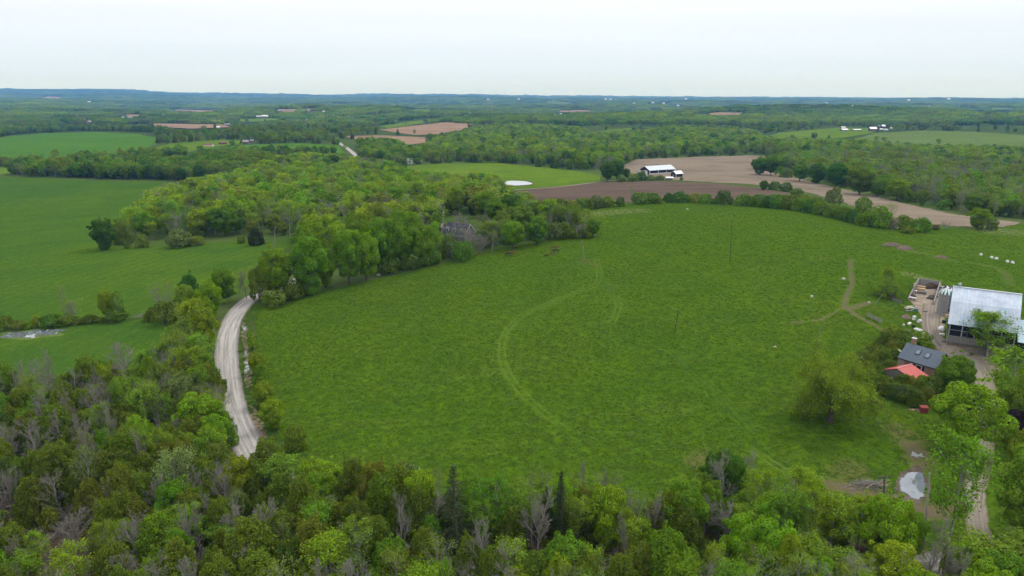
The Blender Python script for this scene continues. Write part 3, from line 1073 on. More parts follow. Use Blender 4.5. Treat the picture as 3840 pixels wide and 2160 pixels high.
def make_broadleaf(i, H0=15.0, R=5.6, dens=32, size=0.41, nl=40, low=0.16, mat='leaf', wood=True, nm='crown'):
    zc, zr = H0 * (0.5 + low * 0.5), H0 * (0.5 - low * 0.5)
    cen = np.array([0, 0, zc - 0.1 * zr])
    L = []
    ga = math.pi * (3 - math.sqrt(5))
    for k in range(nl):
        z = 1 - 2 * (k + 0.5) / nl
        z = z + rng.normal(0, 0.08)
        z = max(-0.92, min(0.97, z))
        a = k * ga + rng.normal(0, 0.35)
        q = math.sqrt(max(0, 1 - z * z))
        w = 1.0 if z > 0 else 0.92 + 0.25 * z
        f = rng.uniform(0.52, 0.96)
        c = np.array([math.cos(a) * q * R * w * f, math.sin(a) * q * R * w * f, zc + z * zr * (0.80 + 0.08 * rng.normal())])
        L.append((c, R * rng.uniform(0.17, 0.36)))
        if k % 2 == 0 and nl > 28:       # loose sprays that stand out of the crown
            c2 = cen + (c - cen) * rng.uniform(1.12, 1.34) + rng.normal(0, R * 0.1, 3)
            L.append((c2, R * rng.uniform(0.07, 0.13)))
    for k in range(7):
        L.append((np.array([rng.normal(0, R * 0.25), rng.normal(0, R * 0.25), zc + rng.uniform(-0.3, 0.5) * zr]), R * 0.4))
    C, N, S = lobes_to_leaves(L, cen, dens, size)
    ok = C[:, 2] > H0 * low * 0.55
    crown = crown_mesh(nm, C[ok], N[ok], S[ok], M[mat])
    if not wood:
        return crown
    W = Wood()
    W.limb([(0, 0, -0.5), (0, 0, 0.3), (0.05, 0, H0 * 0.2), (0.1, 0.1, H0 * 0.5), (0, 0, H0 * 0.8)], [0.5, 0.36, 0.3, 0.2, 0.06], 7)
    for c, r in L:
        z0 = max(H0 * 0.16, c[2] * 0.62)
        mid = np.array([c[0] * 0.4, c[1] * 0.4, z0 + (c[2] - z0) * 0.5])
        W.limb([(0, 0, z0), mid, c], [0.12, 0.07, 0.02], 4)
    return crown, W.mesh('trunk', M['bark'])


def make_airy(i, H0=13.0, R=3.6, nb=24, leaf=0.36, per=46, sig=0.42, mat='leaf', start=0.22, pale=True, rise=0.7, nm='crown'):
    W = Wood()
    lean = rng.normal(0, 0.5, 2)
    T = np.array([[0, 0, -0.4], [0, 0, 0.2], [lean[0] * .3, lean[1] * .3, H0 * 0.35], [lean[0] * .8, lean[1] * .8, H0 * 0.7], [lean[0], lean[1], H0 * 0.97]])
    W.limb(T, [0.26, 0.2, 0.15, 0.09, 0.02], 6)
    C, N = [], []
    for k in range(nb):
        f = start + (0.95 - start) * (k + rng.uniform(0, 1)) / nb
        z = f * H0
        base = np.array([np.interp(z, T[:, 2], T[:, 0]), np.interp(z, T[:, 2], T[:, 1]), z])
        a = k * 2.4 + rng.normal(0, 0.4)
        prof = math.sin(math.pi * min(1, (f - start * 0.4) / (1.02 - start * 0.4)) ** 0.8) ** 0.7
        L = R * prof * rng.uniform(0.75, 1.2) / 0.85
        P = bend(base, (math.cos(a), math.sin(a), rise), L * 1.15, 0.5, 0.09)
        W.limb(P, np.linspace(0.065, 0.012, len(P)), 4)
        for q in range(5):
            s = rng.uniform(0.35, 1.0)
            pt = P[min(len(P) - 1, int(s * (len(P) - 1) + 0.5))]
            dd = nz(unit(1) + np.array([[math.cos(a), math.sin(a), 0.8]]) * 0.9)[0]
            tw = bend(pt, dd, L * 0.42, 0.3, 0.12, 3)
            W.limb(tw, np.linspace(0.028, 0.008, len(tw)), 3)
            m = max(4, int(per * rng.uniform(0.5, 1.3)))
            u = rng.uniform(0.3, 1.1, m)[:, None]
            cp = tw[0] + (tw[-1] - tw[0]) * u + rng.normal(0, sig, (m, 3))
            C.append(cp)
            N.append(rng.normal(0, 0.6, (m, 3)) + np.array([0, 0, 0.7]) + dd * 0.4)
    C, N = np.vstack(C), np.vstack(N)
    return crown_mesh(nm, C, N, leaf * rng.uniform(0.6, 1.3, len(C)), M[mat]), W.mesh('trunk', M['bark_pale' if pale else 'bark'])


def make_cedar(i, H0=9.5, R=2.7, dens=85, size=0.25, nl=34, mat='leaf', wood=True, point=0.75, nm='crown'):
    L = []
    for k in range(nl):
        f = 0.05 + 0.9 * ((k + 0.5) / nl) ** 1.05
        rr = R * (1 - f) ** point * (1.05 if f > 0.12 else 0.85) + 0.12
        a = k * 2.399 + rng.normal(0, 0.3)
        lr = max(0.32, R * (0.40 - 0.26 * f)) * rng.uniform(0.8, 1.2)
        q = max(0.05, rr - lr * 0.6) * rng.uniform(0.8, 1.1)
        L.append((np.array([math.cos(a) * q, math.sin(a) * q, f * H0 * 0.97]), lr))
        if k % 2 and nl > 28:
            L.append((np.array([math.cos(a) * (q + lr * 0.8), math.sin(a) * (q + lr * 0.8), f * H0 + lr * rng.uniform(0.3, 1.3)]), lr * 0.34))
    for k in range(6):
        f = 0.1 + 0.12 * k
        L.append((np.array([rng.normal(0, .2), rng.normal(0, .2), f * H0]), R * (1 - f) ** point * 0.72))
    C, N = [], []
    LC = np.array([l[0] for l in L])
    LR = np.array([l[1] for l in L])
    for c, r in L:
        m = int(dens * 12.57 * r * r * 0.8)
        d = unit(m)
        p = c + d * r * rng.uniform(0.75, 1.15, (m, 1)) * np.array([1, 1, 1.35])
        dd = np.linalg.norm((p[:, None] - LC[None]) / np.array([1, 1, 1.35]), axis=2) / LR[None]
        ok = ((dd < 0.78).sum(1) == 0) & (p[:, 2] > 0.15)
        C.append(p[ok])
        hor = d[ok].copy()
        hor[:, 2] *= 0.3
        N.append(hor + rng.normal(0, 0.55, (ok.sum(), 3)) + np.array([0, 0, 0.35]))
    C, N = np.vstack(C), np.vstack(N)
    crown = crown_mesh(nm, C, N, size * rng.uniform(0.6, 1.35, len(C)), M[mat], wide=0.6)
    if not wood:
        return crown
    W = Wood()
    W.limb([(0, 0, -0.4), (0, 0, 0.3), (0, 0, H0 * 0.5), (0, 0, H0 * 0.95)], [0.24, 0.17, 0.1, 0.02], 6)
    for k in range(10):
        a = k * 2.4
        W.limb(bend((0, 0, 0.6 + 0.25 * k), (math.cos(a), math.sin(a), 0.2), R * 0.8, 0.1, 0.1), np.linspace(0.04, 0.01, 5), 3)
    return crown, W.mesh('trunk', M['bark'])


def make_bare(i, H0=11.0, R=2.8, levels=4, multi=False, fan=0.6, mat='bark_grey'):
    W, T = Wood(), Wood()

    def grow(p, d, L, r, lv):
        P = bend(p, d, L, 0.22, 0.09, 4 if lv < 3 else 2)
        (W if lv < 2 else T).limb(P, np.linspace(r, r * 0.45, len(P)), 6 if lv == 0 else 4 if lv < 3 else 3)
        if lv >= levels:
            return
        kids = (13, 6, 6, 5, 3)[lv]
        for k in range(kids):
            s = 0.25 + 0.75 * (k + rng.uniform(0, 1)) / kids
            x = s * (len(P) - 1)
            j = min(len(P) - 2, int(x))
            q = P[j] + (P[j + 1] - P[j]) * (x - j)
            dd = nz((P[j + 1] - P[j])[None])[0]
            side = nz(np.cross(dd, unit(1)[0])[None])[0]
            sp = rng.uniform(0.4, 0.85) * fan / 0.6
            nd = dd * math.cos(sp) + side * math.sin(sp)
            f = (0.42 if lv == 0 else 0.5) * (1.15 - 0.55 * s) * rng.uniform(0.75, 1.25)
            grow(q, nd, L * f, max(0.0125, r * (0.42 if lv == 0 else 0.5) * (1.1 - 0.5 * s)), lv + 1)
    if multi:
        for k in range(5):
            a = k * 1.26 + rng.normal(0, 0.3)
            grow((0.15 * math.cos(a), 0.15 * math.sin(a), -0.2), (0.35 * math.cos(a), 0.35 * math.sin(a), 1), H0 * rng.uniform(0.7, 0.95), 0.1, 1)
    else:
        grow((0, 0, -0.3), (rng.normal(0, .05), rng.normal(0, .05), 1), H0 * 0.95, 0.17, 0)
    if not W.V:
        W.limb([(0, 0, -.3), (0, 0, .5)], [.1, .08], 5)
    return T.mesh('branches', M[mat]), W.mesh('trunk', M[mat])


def make_spruce(i, H0=15.0, R=2.6, open_=0.0, size=0.34, mat='leaf', nm='crown', whorls=26, per=9):
    W = Wood()
    W.limb([(0, 0, -0.4), (0, 0, H0 * 0.5), (0, 0, H0 * 0.99)], [0.26, 0.15, 0.02], 6)
    C, N = [], []
    for k in range(whorls):
        f = 0.06 + 0.93 * k / whorls
        rr = R * (1 - f) ** 0.85 + 0.1
        for b in range(per):
            if rng.uniform() < open_ * 0.5:
                continue
            a = b * 2 * math.pi / per + k * 0.7 + rng.normal(0, 0.15)
            L = rr * rng.uniform(0.7, 1.15)
            P = np.array([[0, 0, 0], [0.4, 0, -0.05], [0.75, 0, -0.2], [1.0, 0, -0.18]]) * L
            ca, sa = math.cos(a), math.sin(a)
            P = np.stack([P[:, 0] * ca, P[:, 0] * sa, P[:, 2] + f * H0], 1)
            W.limb(P, np.linspace(0.035, 0.008, 4), 3)
            m = int((10 + 16 * (1 - f)) * (1 - 0.4 * open_))
            u = rng.uniform(0.15, 1.03, m)
            base = np.stack([np.interp(u, [0, .4, .75, 1], P[:, c]) for c in range(3)], 1)
            base += np.stack([-sa * np.ones(m), ca * np.ones(m), np.zeros(m)], 1) * rng.normal(0, 0.16, (m, 1)) * L ** 0.5
            base[:, 2] -= rng.uniform(0, 0.3, m)
            C.append(base)
            N.append(np.array([ca * 0.5, sa * 0.5, 0.8]) + rng.normal(0, 0.45, (m, 3)))
    C, N = np.vstack(C), np.vstack(N)
    return crown_mesh(nm, C, N, size * rng.uniform(0.6, 1.3, len(C)), M[mat], wide=0.5), W.mesh('trunk', M['bark'])


def make_shrub(i, H0=4.0, R=2.4, dens=34, size=0.32, nl=20, mat='leaf', nm='crown'):
    L = []
    for k in range(nl):
        a = k * 2.399 + rng.normal(0, .3)
        f = rng.uniform(0.15, 0.92)
        q = R * 0.78 * math.sqrt(max(0.02, 1 - f ** 1.7)) * rng.uniform(0.5, 1.0)
        L.append((np.array([math.cos(a) * q, math.sin(a) * q, f * H0 * 0.82]), R * rng.uniform(0.24, 0.4)))
    C, N, S = lobes_to_leaves(L, np.array([0, 0, H0 * 0.2]), dens, size, up=0.5)
    ok = C[:, 2] > 0.05
    crown = crown_mesh(nm, C[ok], N[ok], S[ok], M[mat])
    W = Wood()
    for c, r in L[:12]:
        W.limb([(c[0] * 0.1, c[1] * 0.1, -0.2), (c[0] * 0.45, c[1] * 0.45, c[2] * 0.55), c], [0.06, 0.04, 0.012], 4)
    return crown, W.mesh('trunk', M['bark'])


def make_willow():
    H0, R = 13.0, 9.0
    W = Wood()
    W.limb([(0, 0, -0.5), (0, 0, 0.6), (0.3, 0.1, 2.2), (0.6, 0.1, 3.6)], [0.95, 0.75, 0.6, 0.5], 9)
    C, N = [], []
    for k in range(11):
        a = k * 2 * math.pi / 11 + rng.normal(0, 0.2)
        el = rng.uniform(0.35, 1.3)
        P = bend((0.5, 0.1, 3.0 + rng.uniform(-0.6, 0.4)), (math.cos(a), math.sin(a), el), R * rng.uniform(0.8, 1.1) * (1.0 if el < 0.9 else 0.95), -0.35, 0.12, 7)
        W.limb(P, np.linspace(0.3, 0.05, len(P)), 6)
        for q in range(15):
            x = rng.uniform(1.5, len(P) - 1.01)
            j = int(x)
            b = P[j] + (P[j + 1] - P[j]) * (x - j)
            dd = nz(unit(1) * 0.9 + np.array([[math.cos(a) * 0.5, math.sin(a) * 0.5, 0.5]]))[0]
            B = bend(b, dd, rng.uniform(2.0, 4.2), -0.5, 0.15, 4)
            W.limb(B, np.linspace(0.07, 0.015, len(B)), 4)
            for s in range(6):
                p = B[rng.integers(1, len(B))] + rng.normal(0, 0.45, 3)
                mm = 34
                C.append(p + rng.normal(0, 0.62, (mm, 3)) * np.array([1, 1, 0.8]))
                N.append(rng.normal(0, 0.6, (mm, 3)) + np.array([0, 0, 0.8]))
                ln = rng.uniform(0.5, 1.7)
                m = int(ln / 0.15)
                u = np.arange(m) / m
                drift = rng.normal(0, 0.25, 2)
                st = np.stack([p[0] + drift[0] * u, p[1] + drift[1] * u, p[2] - ln * u], 1) + rng.normal(0, 0.12, (m, 3))
                C.append(st)
                N.append(rng.normal(0, 1, (m, 3)) + np.array([0, 0, 0.6]))
    C, N = np.vstack(C), np.vstack(N)
    rc = np.hypot(C[:, 0], C[:, 1])
    ok = (C[:, 2] > 0.9) & ~((rc < 4.2) & (C[:, 2] < 6.5) & (rng.uniform(0, 1, len(C)) < 0.8))
    return crown_mesh('crown', C[ok], N[ok], 0.36 * rng.uniform(0.6, 1.3, ok.sum()), M['leaf'], wide=0.55), W.mesh('trunk', M['bark'])


PROTO = {   # kind -> (list of (crown or branches, trunk), natural height, natural radius)
    'broadleaf': ([make_broadleaf(i, nl=34 + 6 * (i % 3), low=0.03 + 0.05 * (i % 3)) for i in range(6)], 15.0, 5.6),
    'airy': ([make_airy(i, nb=22 + 3 * (i % 3), rise=0.5 + 0.3 * (i % 3), per=34 + 8 * (i % 2)) for i in range(6)], 13.0, 3.6),
    'thin': ([make_airy(i, nb=20, per=12, leaf=0.27, sig=0.4, rise=0.9) for i in range(3)], 13.0, 3.4),
    'cedar': ([make_cedar(i, H0=9.0, R=3.1, nl=32 + 4 * (i % 3), point=0.42 + 0.1 * (i % 3)) for i in range(6)], 9.5, 2.7),
    'bare': ([make_bare(i, fan=0.42 + 0.09 * i) for i in range(4)], 11.0, 3.3),
    'barebush': ([make_bare(i, H0=6.0, multi=True, levels=4) for i in range(3)], 6.0, 2.6),
    'spruce': ([make_spruce(0), make_spruce(1)], 15.0, 2.6),
    'openspruce': ([make_spruce(2, R=3.6, open_=0.75)], 15.0, 3.6),
    'shrub': ([make_shrub(i, nl=16 + 4 * i) for i in range(5)], 4.0, 2.4),
    'willow': ([make_willow()], 12.5, 9.5),
}
# true extents, so that a height and a width read off the photograph come out right
for k_, (vs_, h_, r_) in list(PROTO.items()):
    hh, rr_ = [], []
    for c_, t_ in vs_:
        co = np.empty(len(c_.vertices) * 3, np.float32)
        c_.vertices.foreach_get('co', co)
        co = co.reshape(-1, 3)
        hh.append(np.percentile(co[:, 2], 99.7))
        rr_.append(np.percentile(np.hypot(co[:, 0], co[:, 1]), 96))
    PROTO[k_] = (vs_, hh, rr_)

KINDNAME = {'broadleaf': ('broadleaf_tree', 'tree'), 'airy': ('young_leafed_tree', 'tree'), 'thin': ('sparse_tree', 'tree'), 'cedar': ('cedar_tree', 'tree'),
            'bare': ('bare_tree', 'tree'), 'barebush': ('bare_shrub', 'shrub'), 'spruce': ('spruce_tree', 'tree'), 'openspruce': ('spruce_tree', 'tree'),
            'shrub': ('shrub', 'shrub'), 'willow': ('willow_tree', 'tree')}
TINT = {  # leaf colours (linear base colour)
    'maple': (0.145, 0.268, 0.006), 'bright': (0.175, 0.310, 0.006), 'lime': (0.205, 0.300, 0.008), 'green': (0.128, 0.240, 0.009), 'deep': (0.072, 0.158, 0.009),
    'young': (0.165, 0.262, 0.015), 'yellow': (0.215, 0.285, 0.008), 'olive': (0.138, 0.200, 0.013), 'cedar': (0.128, 0.182, 0.013), 'cedardark': (0.096, 0.148, 0.013),
    'rust': (0.152, 0.182, 0.015), 'silver': (0.235, 0.300, 0.090), 'greygreen': (0.150, 0.205, 0.050), 'brown': (0.150, 0.135, 0.055), 'purple': (0.034, 0.018, 0.024),
    'spruce': (0.046, 0.074, 0.016), 'khaki': (0.162, 0.228, 0.020), 'bronze': (0.175, 0.210, 0.022), 'grey': (0.17, 0.15, 0.12), 'white': (0.31, 0.30, 0.20),
}
TREES = []          # (kind, world xy, height, radius, nick or None) of everything planted
LAND = []           # landmark trees by which the anonymous ones are described


def plant(kind, loc, h, r, tint, label, group=None, rot=None, name=None, cat=None, variant=None, lean=None):
    vs_, hh, rr_ = PROTO[kind]
    v = int(rng.integers(len(vs_))) if variant is None else variant % len(vs_)
    nm, ct = KINDNAME[kind]
    o = thing(name or nm, label, cat or ct, loc, rng.uniform(0, 6.283) if rot is None else rot, group, (r / rr_[v], r / rr_[v], h / hh[v]))
    if lean:
        o.rotation_euler = (lean[0], lean[1], o.rotation_euler[2])
    c, t = vs_[v]
    col = TINT[tint] if isinstance(tint, str) else tint
    j = rng.normal(1, 0.07)
    oc = new_obj(c.name.split('.')[0], c, o)
    oc.color = (col[0] * j * rng.normal(1, 0.04), col[1] * j, col[2] * j, 1)
    new_obj('trunk', t, o)
    TREES.append((kind, loc[0], loc[1], h, r))
    return o


def stand(kind, xb, yb, yt, w, tint, label, nick=None, group=None, **kw):
    """a tree whose foot, top and width are read off the photograph (3840 px wide): real height and spread follow from where its foot stands"""
    p = ground([(xb, yb)])[0]
    depth = (p - CAM) @ _f
    # the height at which the top's sight line passes over the foot
    d = dirs([(xb, yt)])[0]
    h = CAMZ + d[2] * (math.hypot(p[0], p[1]) / math.hypot(d[0], d[1])) - p[2]
    h = max(0.8, h)
    r = max(0.4, 0.5 * w * depth / F)
    o = plant(kind, p, h, r, tint, label, group, **kw)
    if nick:
        LAND.append((nick, p[0], p[1], xb, yb))
    return o
# ------------------------------------------------------------------ trees and shrubs that can be told apart (coordinates of the 3840 px photograph)
G_ROW = 'trees along the gravel road'
G_MAPLE = 'large maples along the pasture edge'
G_BELT = 'trees of the belt in front of the dormer house'
G_CREST = 'bushes of the hedge along the pasture crest'
G_EDGE = 'trees along the lower pasture edge'
G_YARD = 'trees around the farmyard'
G_FIELD = 'trees along the stubble field'
G_HEDGE = 'bushes of the hedge between the crop fields'
ST = [
    # beside the ditch
    ('shrub', 947, 1310, 1243, 38, 'lime', 'small bright bush at the upper end of the roadside ditch', 'the upper ditch bush', G_ROW),
    ('broadleaf', 965, 1404, 1312, 58, 'lime', 'small round green tree beside the upper ditch puddle', None, G_ROW),
    ('shrub', 985, 1440, 1365, 55, 'green', 'green bush between two small trees along the ditch', None, G_ROW),
    ('broadleaf', 992, 1525, 1418, 78, 'lime', 'round bright green tree halfway along the ditch', 'the round ditch tree', G_ROW),
    ('broadleaf', 1028, 1610, 1482, 92, 'lime', 'largest round bright tree by the ditch, at the pasture corner', 'the largest ditch tree', G_ROW),
    ('shrub', 1112, 1690, 1588, 85, 'olive', 'dull olive bush in the lower corner of the pasture', 'the olive corner bush', G_EDGE),
    # road side, along the wood
    ('broadleaf', 718, 1140, 1015, 70, 'deep', 'dark round tree at the top of the roadside row', 'the dark roadside tree', G_ROW),
    ('broadleaf', 842, 1140, 1003, 92, 'green', 'tall green tree nearest the hidden road bend', 'the tall green roadside tree', G_ROW),
    ('broadleaf', 706, 1205, 1066, 90, 'young', 'fresh green tree below the dark round roadside tree', None, G_ROW),
    ('broadleaf', 792, 1200, 1048, 98, 'bright', 'full bright tree leaning over the upper road', 'the full bright roadside tree', G_ROW),
    ('airy', 737, 1300, 1116, 110, 'lime', 'loose yellow-green tree in the middle of the roadside row', 'the loose yellow-green tree', G_ROW),
    ('broadleaf', 776, 1316, 1150, 100, 'yellow', 'yellowish tree hanging over the pale road', 'the yellowish roadside tree', G_ROW),
    ('airy', 700, 1370, 1194, 110, 'khaki', 'khaki green tree behind the yellowish roadside tree', None, G_ROW),
    ('airy', 762, 1400, 1242, 110, 'young', 'soft green tree close to the straight road', 'the soft green roadside tree', G_ROW),
    ('bare', 602, 1200, 1052, 62, None, 'pale bare tree at the corner of the small field', 'the pale corner tree', G_ROW),
    ('thin', 640, 1200, 1036, 75, 'khaki', 'thin half-leafed tree beside the pale bare corner tree', None, G_ROW),
    ('airy', 582, 1460, 1298, 125, 'young', 'spreading fresh tree above the wood by the small field', 'the spreading fresh tree', G_ROW),
    ('airy', 730, 1480, 1292, 140, 'lime', 'big loose tree overhanging the road at its straightest', 'the big loose roadside tree', G_ROW),
    ('airy', 655, 1440, 1240, 110, 'khaki', 'dull green tree behind the spreading fresh tree', None, G_ROW),
    ('bare', 893, 1130, 1016, 70, None, 'bare greyish tree where the road disappears', 'the bare tree at the road bend', G_ROW),
    ('thin', 925, 1120, 1000, 80, 'greygreen', 'greyish budding tree where the road disappears', None, G_ROW),
    ('thin', 868, 1120, 1018, 60, 'young', 'thin budding tree by the road bend', None, G_ROW),
    ('broadleaf', 757, 1672, 1478, 180, 'bright', 'big vivid green maple crowding the road', 'the vivid roadside maple', G_ROW),
    ('broadleaf', 806, 1700, 1550, 125, 'bright', 'lower vivid maple right against the road', None, G_ROW),
    ('broadleaf', 795, 1800, 1618, 150, 'green', 'mid green tree inside the road curve', 'the mid green curve tree', G_ROW),
    ('airy', 828, 1815, 1650, 100, 'khaki', 'loose dull tree at the inside of the road curve', None, G_ROW),
    ('broadleaf', 912, 1905, 1704, 130, 'yellow', 'round yellow-green tree hiding the end of the road', 'the round yellow-green tree', G_ROW),
    ('airy', 1012, 1860, 1695, 75, 'green', 'slim loose tree standing before the pale road', 'the slim tree before the road', G_ROW),
    ('airy', 960, 1850, 1712, 60, 'young', 'slender young tree half hiding the road', None, G_ROW),
    # inside the wood below
    ('airy', 668, 1940, 1676, 160, 'silver', 'large silvery tree in full catkin inside the wood', 'the silvery tree', None),
    ('broadleaf', 478, 2110, 1943, 88, 'bright', 'small vivid green tree alone among dull cedars', 'the small vivid tree', None),
    ('bare', 769, 2150, 1862, 165, None, 'wide grey bare tree low in the wood', 'the wide grey tree', None),
    ('bare', 388, 1975, 1862, 130, None, 'leaning grey dead tree in the wood', 'the grey dead tree', None),
    ('barebush', 45, 1895, 1722, 170, None, 'brownish bare thicket at the edge of the picture', 'the brown thicket', None),
    ('broadleaf', 594, 2215, 2072, 100, 'bright', 'bright green tree top near the lower edge of the wood', 'the bright lower tree', None),
    ('airy', 145, 2120, 1985, 110, 'lime', 'light green tree among the dead brush', 'the light tree in the brush', None),
    ('airy', 105, 2230, 2070, 120, 'lime', 'lower light green tree at the corner of the wood', None, None),
    ('bare', 78, 1605, 1478, 110, None, 'silver grey bare tree at the far side of the wood', 'the silver bare tree', None),
    ('bare', 372, 1630, 1398, 130, None, 'tall brownish bare tree in the middle of the wood', 'the tall brown bare tree', None),
    ('bare', 481, 1440, 1268, 120, None, 'bare twiggy tree against the small field', 'the twiggy tree by the field', None),
    ('bare', 600, 1660, 1484, 110, None, 'grey bare tree beside the vivid roadside maple', None, None),
    ('bare', 163, 1480, 1328, 100, None, 'thin bare tree overlapping the small crop field', None, None),
    ('bare', 100, 1470, 1335, 70, None, 'smaller bare tree next to the thin bare one', None, None),
    ('broadleaf', 466, 1580, 1388, 105, 'green', 'deep green oval tree inside the wood', 'the deep green oval tree', None),
    ('broadleaf', 372, 1490, 1336, 130, 'green', 'broad green tree at the far edge of the wood', 'the broad edge tree', None),
    ('broadleaf', 35, 1560, 1352, 105, 'green', 'green tree at the corner by the flooded field', 'the corner green tree', None),
    ('cedar', 250, 1640, 1448, 120, 'cedar', 'tall pointed cedar in the middle of the wood', 'the tall pointed cedar', None),
    ('bare', 640, 1560, 1380, 90, None, 'bare grey tree behind the vivid roadside maple', None, None),
    ('airy', 690, 1570, 1400, 120, 'greygreen', 'grey-green half-leafed tree behind the vivid maple', None, None),
    ('airy', 560, 1640, 1440, 120, 'young', 'fresh half-leafed tree beside the deep green oval tree', None, None),
    # lower edge of the pasture
    ('broadleaf', 1204, 1862, 1730, 160, 'bright', 'brilliant green tree on the lower pasture edge', 'the brilliant edge tree', G_EDGE),
    ('shrub', 1325, 1805, 1738, 70, 'olive', 'dark dull bush on the lower pasture edge', 'the dull edge bush', G_EDGE),
    ('shrub', 1527, 1860, 1728, 130, 'greygreen', 'grey-green blossoming bush on the lower pasture edge', 'the grey-green bush', G_EDGE),
    ('broadleaf', 1575, 1945, 1772, 150, 'bright', 'vivid rounded tree before the grey-green bush', 'the vivid rounded tree', G_EDGE),
    ('openspruce', 1708, 2080, 1752, 170, 'spruce', 'large ragged dark spruce at the wood edge', 'the ragged spruce', None),
    ('thin', 1652, 1960, 1735, 60, 'greygreen', 'thin pale tree beside the ragged spruce', None, None),
    ('airy', 1868, 2030, 1780, 160, 'green', 'tall loose fresh tree beside the ragged spruce', 'the tall loose tree', G_EDGE),
    ('airy', 1948, 2045, 1828, 140, 'young', 'loose light tree next to the small spruces', None, G_EDGE),
    ('spruce', 2099, 2075, 1772, 76, 'spruce', 'tall narrow blackish spruce spire', 'the spruce spire', None),
    ('spruce', 2048, 2040, 1828, 56, 'spruce', 'shorter narrow spruce beside the tall spire', None, None),
    ('bare', 2204, 1880, 1722, 90, None, 'white-grey bare tree on the lower pasture edge', 'the white bare tree', G_EDGE),
    ('bare', 2270, 1890, 1734, 90, None, 'second white-grey bare tree just beside the first', None, G_EDGE),
    ('broadleaf', 2272, 2060, 1828, 175, 'bright', 'large vivid green maple near the spruce spire', 'the large vivid maple', G_EDGE),
    ('broadleaf', 2140, 1930, 1796, 85, 'lime', 'yellowish green tree right behind the spruce spire', None, G_EDGE),
    ('bare', 2341, 2135, 1896, 120, None, 'upright grey bare tree beside the large vivid maple', 'the upright bare tree', None),
    ('broadleaf', 2405, 2085, 1935, 90, 'lime', 'small yellow-green tree beside the upright bare tree', None, None),
    ('broadleaf', 2560, 2045, 1804, 165, 'green', 'tall green maple with rounded lobes on the pasture edge', 'the tall lobed maple', G_EDGE),
    ('broadleaf', 2645, 2010, 1806, 115, 'green', 'narrower green maple touching the tall lobed one', None, G_EDGE),
    ('broadleaf', 2708, 1905, 1690, 165, 'deep', 'dark green vine-covered tree jutting into the pasture', 'the vine-covered tree', G_EDGE),
    ('broadleaf', 2742, 2010, 1858, 115, 'green', 'green tree at the foot of the vine-covered one', None, G_EDGE),
    ('bare', 2632, 2060, 1850, 100, None, 'grey bare tree among the green maples', None, None),
    ('bare', 2812, 1880, 1686, 100, None, 'tall dead grey tree beside the vine-covered one', 'the tall dead tree', G_EDGE),
    ('broadleaf', 2790, 2160, 1932, 180, 'bright', 'wide glowing green tree below the vine-covered one', 'the wide glowing tree', None),
    ('cedar', 2309, 2250, 2088, 110, 'yellow', 'yellow larch at the lower edge of the picture', 'the yellow larch', None),
    ('airy', 2995, 1985, 1748, 130, 'lime', 'tall light tree standing free on the pasture edge', 'the tall light tree', G_EDGE),
    ('airy', 2937, 2080, 1818, 165, 'green', 'broad loose tree beside the tall light one', None, G_EDGE),
    ('airy', 3110, 2080, 1848, 145, 'lime', 'loose yellow-green tree before the muddy lane', 'the loose tree by the muddy lane', G_EDGE),
    ('broadleaf', 3300, 2120, 1848, 200, 'bright', 'very large bright tree below the brush pile', 'the bright tree below the brush pile', None),
    ('broadleaf', 3392, 2100, 1903, 120, 'bright', 'bright tree crowding the dead leaning pole', None, None),
    ('broadleaf', 3337, 2240, 2028, 200, 'lime', 'yellow-green tree at the bottom by the road', 'the yellow-green bottom tree', None),
    ('broadleaf', 2885, 2210, 1948, 200, 'bright', 'big glowing tree at the bottom of the picture', 'the big glowing bottom tree', None),
    ('airy', 3015, 2240, 2048, 150, 'young', 'loose tree among trunks above the hidden road', None, None),
    ('airy', 3150, 2230, 2060, 150, 'young', 'pale loose tree with dark trunks above the hidden road', None, None),
    ('airy', 3555, 2055, 1612, 225, 'green', 'tall dark tree with a leaning forked trunk by the driveway', 'the leaning driveway tree', G_YARD),
    ('broadleaf', 3838, 2030, 1635, 250, 'young', 'huge yellow-green tree on the outer side of the driveway', 'the huge driveway tree', G_YARD),
    ('airy', 3670, 2245, 2015, 250, 'young', 'loose light tree at the foot of the driveway', 'the tree at the foot of the driveway', None),
    ('airy', 3790, 2240, 2000, 190, 'young', 'light tree at the bottom corner beyond the driveway', None, None),
    ('bare', 3520, 2150, 1930, 120, None, 'grey bare saplings near the leaning pole', None, None),
    ('thin', 3480, 2230, 2040, 130, 'khaki', 'sparse tree below the leaning pole', None, None),
    # around the house and barn
    ('broadleaf', 3612, 1690, 1410, 245, 'bright', 'large vivid tree below the house with skylights', 'the vivid tree below the house', G_YARD),
    ('broadleaf', 3572, 1475, 1316, 135, 'green', 'green tree at the end of the slate house roof', 'the tree at the roof end', G_YARD),
    ('airy', 3775, 1530, 1298, 210, 'bright', 'broad fresh tree between barn and driveway', 'the fresh tree by the turning place', G_YARD),
    ('broadleaf', 3822, 1600, 1400, 170, 'young', 'second fresh tree lower beside the driveway', None, G_YARD),
    ('airy', 3700, 1342, 1160, 175, 'bright', 'fresh tree growing in front of the old barn', 'the tree before the barn', G_YARD),
    ('broadleaf', 3810, 1660, 1524, 115, 'purple', 'dark purple-leafed tree by the driveway', 'the purple tree', G_YARD),
    ('broadleaf', 3836, 1760, 1610, 160, 'lime', 'yellow-green tree below the purple one', None, G_YARD),
    ('willow', 3112, 1580, 1318, 325, 'young', 'great spreading willow with half-open leaves in the pasture', 'the great willow', None),
    ('airy', 3322, 1104, 1000, 56, 'lime', 'thin yellow-green tree above the log fence', 'the thin tree above the fence', G_YARD),
    ('shrub', 3350, 1120, 1060, 80, 'young', 'low green bush at the foot of the thin tree', None, G_YARD),
